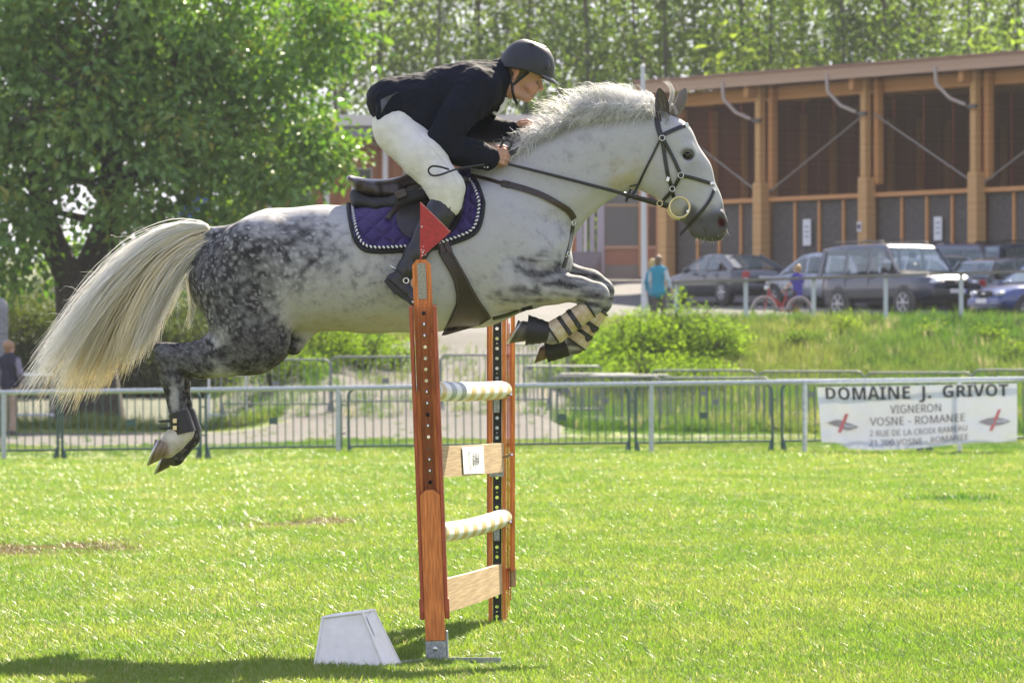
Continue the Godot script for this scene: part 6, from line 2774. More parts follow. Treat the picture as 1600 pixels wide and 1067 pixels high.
func build_wood() -> void:
	# tall slender trees of the wood behind; four are grown and then set out in rows
	var protos := []
	var lm := leafy(Color.WHITE, Color(1.3, 1.3, 0.8), 0.42)
	var bk := bark(lin(0.15, 0.135, 0.115))
	var spray := leaf_spray(15, 1.0, 0.30, 0.3, 0.55)
	var spots := []
	rng.seed = 91
	for row in 3:
		var d := 205.0 + row * 17.0
		var n: int = [16, 17, 18][row]
		for k in n:
			var u := lerpf(425, 1640, (k + rnd(0.1, 0.9)) / n)
			spots.append([u, d + rnd(-6, 6), row, k])
	var looks := ["slender", "bushy", "leaning", "bare stemmed", "dense", "sparse"]
	for kind in 6:
		var t := thing("woodland_tree", "tree", "tree", Vector3.ZERO, "tall trees of the wood behind the buildings")
		protos.append(t)
		var w := MB.new()
		var tips := []
		var h := rnd(21, 26)
		var pts := []
		var rad := []
		var bend := Vector3(rnd(-1.6, 1.6), 0, rnd(-1, 1)) * (2.0 if kind == 2 else 1.0)
		for k in 10:
			var f := k / 9.0
			pts.append(Vector3(0, -0.5 + h * f, 0) + bend * f * f + Vector3(sin(f * 7.0 + kind), 0, cos(f * 5.0)) * 0.12)
			rad.append(lerpf(0.12, 0.022, pow(f, 0.8)))
		w.tube(pts, rad, 8)
		var low: float = [0.22, 0.10, 0.25, 0.42, 0.06, 0.30][kind]
		for k in 26:
			var f := lerpf(low, 0.97, k / 25.0)
			var i0 := int(f * 9.0)
			var p: Vector3 = (pts[i0] as Vector3).lerp(pts[mini(i0 + 1, 9)], f * 9.0 - i0)
			var a := k * 2.4 + rnd(-0.4, 0.4)
			var reach := lerpf(2.3, 0.6, f) * rnd(0.5, 1.15) * (1.35 if kind in [1, 4] else 1.0)
			limb(w, p, Vector3(cos(a), rnd(0.3, 0.8), sin(a)).normalized(), reach, 0.045, 1, tips)
		put_local("trunk", w, bk, t)
		var list := []
		var tints := PackedColorArray()
		var per: int = [3, 4, 3, 3, 5, 2][kind]
		for p in tips:
			for k in per:
				if rng.randf() < 0.45:
					continue
				list.append(Transform3D(Basis(Vector3(rng.randfn(0, 1), 2, rng.randfn(0, 1)).normalized(), rnd(0, TAU)).scaled(Vector3.ONE * rnd(0.6, 1.1)), (p as Vector3) + Vector3(rng.randfn(0, 0.8), rng.randfn(0, 0.7), rng.randfn(0, 0.8))))
				var g := Color(0.070, 0.125, 0.066).lerp(Color(0.145, 0.20, 0.088), rng.randf())
				if kind == 4:
					g = Color(0.07, 0.135, 0.05).lerp(Color(0.15, 0.215, 0.07), rng.randf())
				tints.append(g)
		scatter("crown", spray, lm, list, tints, t)
	var places := []
	for w in ["first", "second", "third", "fourth", "fifth", "sixth", "seventh", "eighth", "ninth", "tenth", "eleventh", "twelfth", "thirteenth", "fourteenth", "fifteenth", "sixteenth", "seventeenth", "eighteenth"]:
		places.append(w + " from left")
	var used := [0, 0, 0, 0, 0, 0]
	for k in spots.size():
		var s = spots[k]
		var kind := (k * 7 + int(s[0]) / 40) % 6
		if s[0] > 1120 and rng.randf() < 0.75:
			kind = 4 if rng.randf() < 0.55 else 1
		var o: Node3D = protos[kind]
		if used[kind] > 0:
			o = copy(protos[kind], Vector3.ZERO)
		used[kind] += 1
		var zone := "left of the rider" if s[0] < 560 else ("above the rider's back" if s[0] < 760 else ("around the rider's helmet" if s[0] < 900 else ("above the horse's mane" if s[0] < 1060 else ("over the hall's left half" if s[0] < 1330 else "over the hall's right half"))))
		o.set_meta("label", "%s tree of the wood's %s row, %s, %s" % [looks[kind], ["front", "middle", "rear"][s[2]], zone, places[s[3]]])
		o.position = on_land(col_at(s[0], s[1]), s[1])
		o.rotation.y = rnd(0, TAU)
		o.scale = Vector3.ONE * rnd(0.85, 1.12)
	# undergrowth of the wood: one mass of leaves nobody could count
	var ul := []
	var ut := PackedColorArray()
	for k in 3000:
		var d := rnd(186.0, 262.0)
		var u := rnd(380, 1680)
		var hgt := 3.4 * pow(rng.randf(), 1.3) * (1.0 + 0.7 * hill_noise.get_noise_1d(u * 0.12))
		if u > 1100:
			hgt *= 2.3
		ul.append(Transform3D(Basis(Vector3.UP, rnd(0, TAU)).scaled(Vector3.ONE * rnd(0.9, 1.9)), on_land(col_at(u, d), d) + Vector3.UP * hgt))
		ut.append(Color(0.12, 0.19, 0.06).lerp(Color(0.24, 0.30, 0.08), rng.randf()))
	scatter("undergrowth", spray, lm, ul, ut)

func bush(label: String, u: float, d: float, wide: float, tall: float, tone: Color, grp: String, name_ := "bush") -> Node3D:
	var at := on_land(col_at(u, d), d)
	var t := thing(name_, label, "bush", at, grp)
	var w := MB.new()
	var tips := []
	for k in 9:
		limb(w, Vector3(rng.randfn(0, wide * 0.15), -0.1, rng.randfn(0, 0.2)), Vector3(rng.randfn(0, 0.6), 1, rng.randfn(0, 0.5)).normalized(), tall * rnd(0.5, 0.85), 0.03, 1, tips)
	put_local("stem", w, bark(lin(0.09, 0.07, 0.05)), t)
	var list := []
	var tints := PackedColorArray()
	var n := int(230 * wide * tall)
	for k in n:
		var a := rnd(0, TAU)
		var e := rng.randf()
		var r := pow(rng.randf(), 0.4)
		var p := Vector3(cos(a) * sqrt(1 - e * e) * wide * r, tall * e * r, sin(a) * sqrt(1 - e * e) * wide * 0.7 * r)
		var lump := hill_noise.get_noise_3d((at.x + p.x) * 9.0, p.y * 9.0, p.z * 9.0)
		p *= 1.0 + 0.35 * lump
		p.y = maxf(p.y, 0.02)
		list.append(Transform3D(Basis(Vector3(rng.randfn(0, 1), 2, rng.randfn(0, 1)).normalized(), rnd(0, TAU)).scaled(Vector3.ONE * rnd(0.6, 1.2)), p))
		tints.append(tone.lerp(tone * Color(2.0, 1.7, 1.5), clampf(rng.randf() * 0.8 + lump, 0, 1)))
	scatter("foliage", shrub_spray, shrub_mat, list, tints, t)
	return t

var shrub_spray: ArrayMesh
var shrub_mat: StandardMaterial3D

func build_bushes() -> void:
	rng.seed = 23
	shrub_spray = leaf_spray(12, 0.24, 0.085, 0.15, 0.55)
	shrub_mat = leafy(Color.WHITE, Color(1.3, 1.3, 0.75), 0.45)
	var g := Color(0.08, 0.15, 0.026)
	var set_ := [["tall bright green bush on the bank under the horse's folded knees", 985, 113.5, 1.15, 1.25], ["broad bright green bush on the bank below the woman in turquoise", 1060, 114.5, 1.25, 1.35], ["green bush on the bank right of the broad one, below the dark coupe", 1120, 114.0, 0.9, 1.0], ["dark green bush low on the bank just right of the far jump stand", 905, 110.0, 1.1, 1.15], ["low green bush at the foot of the bank behind the slanting barriers", 1000, 108.5, 1.2, 1.0], ["yellow green bush low on the bank with pale shoots", 1080, 109.0, 1.1, 0.9]]
	for s in set_:
		bush(s[0], s[1], s[2], s[3], s[4], g * rnd(0.85, 1.15), "bushes on the bank under the forelegs")
	var left := [["leafy green bush seen under the horse's belly by the sheath", 505, 109.0, 0.9, 1.0], ["leafy green bush under the horse's belly, beside the track", 560, 110.5, 0.9, 0.85], ["low green bush under the belly of the horse, nearest the near jump stand", 615, 112.0, 0.8, 0.6], ["green bush left of the sheath, behind the hind leg", 440, 106.0, 0.9, 0.9]]
	for s in left:
		bush(s[0], s[1], s[2], s[3], s[4], g * rnd(0.8, 1.05), "bushes on the left bank of the track")
	# dark hedge under the big tree
	for k in 6:
		bush("dark evergreen hedge bush under the large tree, %s" % ["at the left picture edge", "behind the man in the dark vest", "left of the trunk", "right of the trunk behind the tail", "between tail and hindquarters of the horse", "behind the horse's hocks"][k], [10, 50, 95, 190, 250, 320][k], 118.0 + (k % 2) * 1.5, 1.7, 2.6, Color(0.035, 0.055, 0.022), "hedge bushes under the large tree", "hedge_bush")
	# sprouting stems on the right bank
	for k in 5:
		bush("tuft of weeds on the right bank, %s" % ["below the child with the bicycle", "below the off-roader's rear wheel", "below the off-roader's grille", "below the blue hatchback", "at the right picture edge"][k], [1250, 1325, 1455, 1540, 1590][k], [115.5, 117.5, 117.0, 116.5, 114.0][k], 0.45, 0.42, Color(0.07, 0.125, 0.03), "weed tufts on the right bank", "weed_tuft")

# ================================================================ the timber hall and what stands about it
func build_hall() -> void:
	# front wall line: d = 140 m at column 1600, 154 m at column 1003
	var A := Vector2(col_at(1003, 154.3), 154.3)
	var B := Vector2(col_at(1600, 140.0), 140.0)
	var run := (B - A).normalized()                     # along the front, to the right and nearer
	var inn := Vector2(-run.y, run.x)                   # into the hall
	if inn.y < 0:
		inn = -inn
	var base := 2.9
	var v3 := func(s: float, y: float, w: float) -> Vector3:      # s along, w inwards
		var p := A + run * s + inn * w
		return Vector3(p.x, y, -p.y)
	var s_of := func(u: float) -> float:
		var best := 0.0
		# solve where the line meets the bearing of that column
		var k := (u - 800.0) / F
		best = (k * A.y - A.x) / (run.x - k * run.y)
		return best
	var eave := 9.66
	var sill := 6.35
	var o := thing("timber_hall", "open fronted timber riding hall with orange posts and dark panels, behind the cars", "building", v3.call(8.0, base, 4.0))
	var honey := wood(lin(0.66, 0.33, 0.12), 0.7)
	var pale := wood(lin(0.66, 0.40, 0.16), 0.7)
	var brown := wood(lin(0.44, 0.165, 0.095), 0.8)
	var net := tmat(lin(0.11, 0.092, 0.085), 0.85, noise_tex(131, 0.02, Color(0.75, 0.75, 0.75), Color(1, 1, 1)), Vector3(0.6, 0.6, 0.6))
	var dirx: Vector3 = ((v3.call(1.0, 0, 0) as Vector3) - (v3.call(0.0, 0, 0) as Vector3)).normalized()
	var dirz: Vector3 = ((v3.call(0, 0, 0) as Vector3) - (v3.call(0, 0, 1.0) as Vector3)).normalized()   # outwards
	var bs := Basis(dirx, Vector3.UP, dirz)
	var m := MB.new()
	var span := 40.0
	# roof: rises a little inwards, overhang outwards
	var roof := MB.new()
	var c := [v3.call(0.55, eave + 0.1, -0.6), v3.call(span, eave + 0.1, -0.6), v3.call(span, eave + 0.75, 16.0), v3.call(0.55, eave + 0.75, 16.0)]
	var th := Vector3.UP * 0.22
	roof.quad(c[0] + th, c[1] + th, c[2] + th, c[3] + th)
	roof.quad(c[3], c[2], c[1], c[0])
	roof.quad(c[0], c[1], c[1] + th, c[0] + th)
	roof.quad(c[3], c[0], c[0] + th, c[3] + th)
	roof.quad(c[1], c[2], c[2] + th, c[1] + th)
	roof.quad(c[2], c[3], c[3] + th, c[2] + th)
	put("roof", roof, wood(lin(0.34, 0.17, 0.09), 0.8), o)
	m = MB.new()
	m.box((c[0] + c[1]) * 0.5 + Vector3.UP * 0.06 + dirz * 0.04, Vector3(span - 0.55, 0.36, 0.07), 0.01, bs)
	put("fascia", m, wood(lin(0.52, 0.36, 0.26), 0.7), o)
	m = MB.new()
	m.box((c[0] + c[1]) * 0.5 + Vector3.UP * 0.262 + dirz * 0.06, Vector3(span - 0.5, 0.06, 0.16), 0.01, bs)
	put("roof_edge", m, mat(lin(0.28, 0.13, 0.10), 0.6), o)
	# posts at the measured columns
	var cols := [1042.0, 1190.0, 1355.0, 1527.0, 1712.0, 1905.0]
	var ss := []
	for u in cols:
		ss.append(s_of.call(u))
	for k in ss.size():
		var s: float = ss[k]
		var post := MB.new()
		post.box(v3.call(s, (base + sill + 0.5) / 2, 0.0), Vector3(0.40, sill + 0.5 - base, 0.36), 0.02, bs)
		put("post_base", post, pale, o)
		post = MB.new()
		post.box(v3.call(s, (sill + 0.5 + eave) / 2, -0.04), Vector3(0.24, eave - sill - 0.5, 0.22), 0.015, bs)
		put("post", post, pale, o)
		post = MB.new()
		post.box(v3.call(s + 0.26, (sill + 0.3 + eave) / 2, 0.22), Vector3(0.20, eave - sill - 0.3, 0.22), 0.015, bs)
		put("post", post, honey, o)
		# beam end under the eave and the bent downpipe
		post = MB.new()
		post.beam(v3.call(s - 0.1, eave - 0.2, 1.8), v3.call(s - 0.1, eave - 0.14, -0.5), 0.20, 0.36, 0.01)
		put("rafter", post, honey, o)
		post = MB.new()
		post.tube([v3.call(s - 0.95, eave + 0.14, -0.7), v3.call(s - 0.92, eave - 0.35, -0.68), v3.call(s - 0.62, eave - 0.75, -0.45), v3.call(s - 0.18, eave - 0.95, -0.24)], [0.055], 8)
		put("downpipe", post, mat(lin(0.42, 0.34, 0.30), 0.5), o)
		post = MB.new()
		post.box(v3.call(s + 0.05, eave - 1.0, -0.2), Vector3(0.34, 0.10, 0.12), 0.01, bs)
		put("pipe_clip", post, mat(lin(0.08, 0.07, 0.07), 0.5), o)
	# bays: lower panels with battens, sill, wind bracing
	var edges := [0.6]
	edges.append_array(ss)
	for k in edges.size() - 1:
		var s0: float = edges[k] + (0.2 if k > 0 else 0.0)
		var s1: float = edges[k + 1] - 0.2
		var pan := MB.new()
		pan.box(v3.call((s0 + s1) / 2, (base + sill) / 2, 0.30), Vector3(s1 - s0, sill - base, 0.05), 0.0, bs)
		put("lower_panel", pan, net, o)
		pan = MB.new()
		pan.box(v3.call((s0 + s1) / 2, sill, 0.20), Vector3(s1 - s0, 0.13, 0.24), 0.01, bs)
		put("sill", pan, honey, o)
		for q in 3:
			var bt := MB.new()
			bt.box(v3.call(lerpf(s0, s1, (q + 1) / 4.0), (base + sill - 0.08) / 2, 0.23), Vector3(0.10, sill - base - 0.1, 0.08), 0.008, bs)
			put("batten", bt, honey, o)
		if k > 0:
			var br := MB.new()
			var up := k % 2 == 0
			br.tube([v3.call(s0, (sill + 0.2) if up else (eave - 1.0), 0.1), v3.call(s1, (eave - 1.0) if up else (sill + 0.2), 0.1)], [0.028], 6)
			put("wind_brace", br, mat(lin(0.24, 0.20, 0.18), 0.5), o)
	# header beam
	m = MB.new()
	m.box(v3.call(span / 2 + 0.4, eave - 0.20, 0.42), Vector3(span - 0.9, 0.40, 0.16), 0.01, bs)
	put("header_beam", m, honey, o)
	# end wall inside, of boards with battens: runs inwards from the left end
	for k in 26:
		var w0 := 0.5 + k * 0.6
		var bd := MB.new()
		var hi := eave + 0.02 + (w0 + 0.3) / 16.6 * 0.65
		bd.box(v3.call(0.75 + 0.01 * (k % 2), (base + hi) / 2, w0), Vector3(0.05, hi - base, 0.585), 0.01, bs)
		put("board", bd, brown, o)
	var inner := 13.0
	for k in 12:
		var bt := MB.new()
		bt.box(v3.call(0.92, (base + eave) / 2 - 0.2, 0.9 + k * 1.15), Vector3(0.18, eave - base - 0.5, 0.16), 0.01, bs)
		put("batten", bt, honey, o)
	# long back wall
	m = MB.new()
	m.box(v3.call(span / 2 + 0.7, (base + eave + 0.6) / 2, inner + 2.0), Vector3(span - 0.4, eave + 0.6 - base, 0.2), 0.0, bs)
	put("back_wall", m, brown, o)
	for k in 16:
		var bt := MB.new()
		bt.box(v3.call(1.0 + k * 2.4, (base + eave + 0.6) / 2, inner + 1.82), Vector3(0.18, eave + 0.6 - base, 0.14), 0.01, bs)
		put("batten", bt, honey, o)
	m = MB.new()
	m.box(v3.call(span, (base + eave + 0.3) / 2, 7.0), Vector3(0.2, eave + 0.3 - base, 16.0), 0.0, bs)
	put("end_wall", m, brown, o)
	for k in 5:
		var rf := MB.new()
		rf.beam(v3.call(0.7, eave - 0.05 + 0.036 * (k * 2.6 + 1), 1.0 + k * 2.6), v3.call(span, eave - 0.05 + 0.036 * (k * 2.6 + 1), 1.0 + k * 2.6), 0.30, 0.16, 0.01)
		put("purlin", rf, honey, o)
	# notices on the panels and posts
	for d in [[1254, 363, 0.36, 0.76], [1459, 357, 0.34, 0.66]]:
		var s: float = s_of.call(d[0])
		var at: Vector3 = v3.call(s, 0, 0.18)
		at.y = EYE - (d[1] - HORIZON) / F * (-at.z)
		var nt := thing("notice_board", "small white notice on the dark panel, %s" % ["right of the second timber post from the left" if d[0] < 1300 else "above the off-roader's bonnet"], "notice", at, "white notices on the hall")
		m = MB.new()
		m.box(at, Vector3(d[2], d[3], 0.03), 0.004, bs)
		put("board", m, mat(lin(0.66, 0.66, 0.66), 0.6), nt)
		for q in 3:
			m = MB.new()
			m.box(at + Vector3(0, 0.16 - 0.14 * q, 0) + dirz * 0.017, Vector3(d[2] * 0.5, 0.05, 0.006), 0.0, bs)
			put("line", m, mat(lin(0.3, 0.3, 0.33), 0.7), nt)
	var s2: float = s_of.call(1352)
	var at2: Vector3 = v3.call(s2, 0, -0.2)
	at2.y = EYE - (354 - HORIZON) / F * (-at2.z)
	var sg := thing("round_sign", "small white sign with dark round mark on a timber post of the hall", "sign", at2)
	m = MB.new()
	m.box(at2, Vector3(0.20, 0.28, 0.02), 0.003, bs)
	put("board", m, mat(lin(0.66, 0.62, 0.58), 0.6), sg)
	m = MB.new()
	m.lathe([Vector2(0, 0), Vector2(0.075, 0), Vector2(0.075, 0.006), Vector2(0, 0.006)], 16, Transform3D(bs * Basis(Vector3(1, 0, 0), PI / 2), at2 + dirz * 0.011))
	put("mark", m, mat(lin(0.10, 0.05, 0.13), 0.6), sg)

func build_low_building() -> void:
	# the low wing left of the hall, seen behind the rider and under the horse's neck
	var d := 168.0
	var X := func(u: float) -> float: return col_at(u, d)
	var Y := func(y: float) -> float: return EYE - (y - HORIZON) / F * d
	var base: float = Y.call(436)
	var o := thing("low_timber_building", "long low timber building with pale flat roof edge, behind the rider", "building", Vector3(X.call(760), base, -d))
	var orange := wood(lin(0.42, 0.165, 0.060), 0.75)
	var m := MB.new()
	var w := func(u0: float, u1: float, y0: float, y1: float, depth: float, z := 0.0) -> MB:
		var b := MB.new()
		var p0 := Vector3(X.call(u0), Y.call(y1), 0)
		var p1 := Vector3(X.call(u1), Y.call(y0), 0)
		b.box(Vector3((p0.x + p1.x) / 2, (p0.y + p1.y) / 2, -d + z - depth / 2), Vector3(p1.x - p0.x, p1.y - p0.y, depth), 0.01)
		return b
	put("wall", w.call(400, 905, 218, 440, 8.0), orange, o)
	put("roof_edge", w.call(380, 960, 184, 201, 12.0, 2.0), tmat(lin(0.55, 0.53, 0.50), 0.5, null, Vector3.ONE), o)
	put("fascia", w.call(382, 958, 201, 218, 11.6, 1.8), mat(lin(0.20, 0.18, 0.26), 0.6), o)
	put("lintel", w.call(400, 905, 222, 228, 0.1, 0.12), wood(lin(0.5, 0.42, 0.34)), o)
	for k in 24:
		put("board", w.call(402 + k * 21.0, 421.8 + k * 21.0, 228, 437, 0.04, 0.05), orange, o)
	for u in [424, 512, 603, 690, 780, 860]:
		put("post", w.call(u - 4, u + 4, 218, 440, 0.2, 1.2), mat(lin(0.55, 0.55, 0.54), 0.6), o)
	for u in [470, 566, 646, 735, 820]:
		var win: MeshInstance3D = put("window", w.call(u - 16, u + 16, 262, 330, 0.08, 0.10), mat(lin(0.5, 0.48, 0.45), 0.6), o)
		put("pane", w.call(u - 13, u + 13, 265, 327, 0.02, 0.16), mat(lin(0.03, 0.035, 0.04), 0.12), win)
	# glazed entrance at its right end
	var e := thing("glazed_entrance", "glazed entrance bay with grey posts and brown panel under the horse's neck", "entrance", Vector3(X.call(960), base, -d + 4.0))
	var grey := mat(lin(0.33, 0.34, 0.38), 0.6)
	for g in [[898, 908, 1], [910, 914, 0], [919, 926, 1], [930, 941, 1]]:
		put("post", w.call(g[0], g[1], 215, 432, 0.22, 4.1), grey if g[2] else mat(lin(0.62, 0.63, 0.66), 0.6), e)
	put("beam", w.call(896, 1060, 205, 222, 0.3, 4.2), wood(lin(0.42, 0.26, 0.15)), e)
	put("lower_panel", w.call(941, 1052, 394, 418, 0.1, 4.0), wood(lin(0.36, 0.20, 0.12)), e)
	put("rail", w.call(941, 1052, 389, 394, 0.16, 4.06), wood(lin(0.50, 0.36, 0.26)), e)
	put("plinth", w.call(941, 1052, 418, 440, 0.12, 4.0), mat(lin(0.20, 0.20, 0.17), 0.9), e)
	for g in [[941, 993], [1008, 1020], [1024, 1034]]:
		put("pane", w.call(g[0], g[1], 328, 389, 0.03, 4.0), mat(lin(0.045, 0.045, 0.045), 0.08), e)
		put("pane", w.call(g[0], g[1], 224, 326, 0.03, 4.0), mat(lin(0.05, 0.06, 0.05), 0.06), e)  # upper panes' green tint paints in the reflected greenery
		put("transom", w.call(g[0], g[1], 325, 329, 0.08, 4.04), wood(lin(0.40, 0.32, 0.2)), e)
	for g in [[993, 1001], [1001, 1008], [1020, 1024], [1034, 1048]]:
		put("post", w.call(g[0], g[1], 222, 436, 0.2, 4.1), wood(lin(0.50, 0.33, 0.18)), e)
	# steps before it
	var st := thing("stone_steps", "grey stone steps and ramp wall before the glazed entrance", "steps", Vector3(X.call(915), base, -d + 6.0))
	for k in 4:
		put("step", w.call(880 + k * 3, 936 - k * 6, 400 + k * 9, 445, 0.5, 6.0 + k * 0.5), tmat(lin(0.26, 0.26, 0.28), 0.9, noise_tex(133, 0.03, Color(0.7, 0.7, 0.7), Color(1, 1, 1)), Vector3.ONE), st)
	# lamp post
	var lp := P(1007, 474, 130.0)
	lp.y = land(lp.x, 130.0)
	var lo := thing("pole", "tall pale grey pole beside the woman in turquoise", "pole", lp)
	m = MB.new()
	var topy := EYE - (103 - HORIZON) / F * 130.0
	m.tube([lp, lp + Vector3(0, 1.2, 0), Vector3(lp.x - 0.04, topy, lp.z)], [0.085, 0.075, 0.05], 12)
	put("pole", m, mat(lin(0.52, 0.55, 0.56), 0.45, 0.2), lo)
	m = MB.new()
	m.lathe([Vector2(0.055, -0.03), Vector2(0.06, 0.0), Vector2(0.055, 0.03), Vector2(0, 0.05)], 14, Transform3D(Basis(), Vector3(lp.x - 0.04, topy, lp.z)))
	put("cap", m, mat(lin(0.6, 0.62, 0.63), 0.4), lo)
	m = MB.new()
	m.lathe([Vector2(0.16, 0), Vector2(0.16, 0.03), Vector2(0, 0.03)], 12, Transform3D(Basis(), lp))
	put("base_plate", m, mat(lin(0.5, 0.52, 0.53), 0.5), lo)
	# stone gate pillar at the left edge
	var gp := on_land(col_at(-2, 96.0), 96.0)
	var go := thing("stone_pillar", "pale stone gate pillar at the left picture edge", "pillar", gp)
	var stone := tmat(lin(0.33, 0.33, 0.34), 0.9, noise_tex(132, 0.03, Color(0.65, 0.65, 0.65), Color(1, 1, 1)), Vector3(1.5, 1.5, 1.5), bump_tex(134, 0.05, 5.0), 0.6)
	for k in 5:
		m = MB.new()
		m.box(gp + Vector3(0, 0.22 + k * 0.45, 0), Vector3(0.30, 0.44, 0.30), 0.012)
		put("stone", m, stone, go)
	m = MB.new()
	m.lathe([Vector2(0.17, 2.24), Vector2(0.17, 2.30), Vector2(0.14, 2.40), Vector2(0.07, 2.47), Vector2(0, 2.49)], 14, Transform3D(Basis(), gp))
	put("cap", m, stone, go)
	# blue container glimpsed through the tree
	var bp := on_land(col_at(306, 135.0), 135.0)
	var bo := thing("blue_panel", "blue panel with pale frame glimpsed through the leaves above the croup", "panel", bp)
	m = MB.new()
	var by := EYE - (327 - HORIZON) / F * 135.0
	m.box(Vector3(bp.x, by, bp.z), Vector3(0.92, 0.75, 0.08), 0.01)
	put("sheet", m, mat(lin(0.02, 0.045, 0.30), 0.5), bo)
	for s in [-1.0, 1.0]:
		m = MB.new()
		m.box(Vector3(bp.x + s * 0.5, (bp.y + by + 0.4) / 2, bp.z), Vector3(0.09, by + 0.4 - bp.y, 0.09), 0.01)
		put("post", m, mat(lin(0.55, 0.56, 0.58), 0.5), bo)

func build_guard_rail() -> void:
	var d := 120.4
	var o := thing("guard_rail", "grey wooden guard rail on pale posts along the edge of the car park", "railing", on_land(col_at(1300, d), d))
	var m := MB.new()
	var y := func(u: float) -> float: return EYE - (lerpf(441, 424, (u - 1050.0) / 550.0) - HORIZON) / F * d
	for k in 3:
		var a := 1052.0 + k * 200.0
		m = MB.new()
		m.beam(Vector3(col_at(a, d), y.call(a), -d + 0.06), Vector3(col_at(a + 198, d), y.call(a + 198), -d + 0.06), 0.13, 0.07, 0.01)
		put("rail", m, wood(lin(0.24, 0.24, 0.22), 0.8), o)
	for u in [1057, 1166, 1272, 1385, 1503, 1610]:
		m = MB.new()
		var x := col_at(u, d)
		m.box(Vector3(x, (land(x, d) + y.call(u)) / 2 - 0.05, -d - 0.04), Vector3(0.10, y.call(u) - land(x, d) + 0.2, 0.10), 0.012)
		put("post", m, mat(lin(0.46, 0.50, 0.53), 0.5, 0.2), o)

# ================================================================ cars
func paint_mat(c: Color) -> StandardMaterial3D:
	var m := tmat(c, 0.35, noise_tex(141, 0.01, Color(0.82, 0.82, 0.82), Color(1, 1, 1)), Vector3(1.3, 1.3, 1.3))
	m.metallic = 0.25
	m.clearcoat_enabled = true
	m.clearcoat = 0.9
	m.clearcoat_roughness = 0.06
	return m

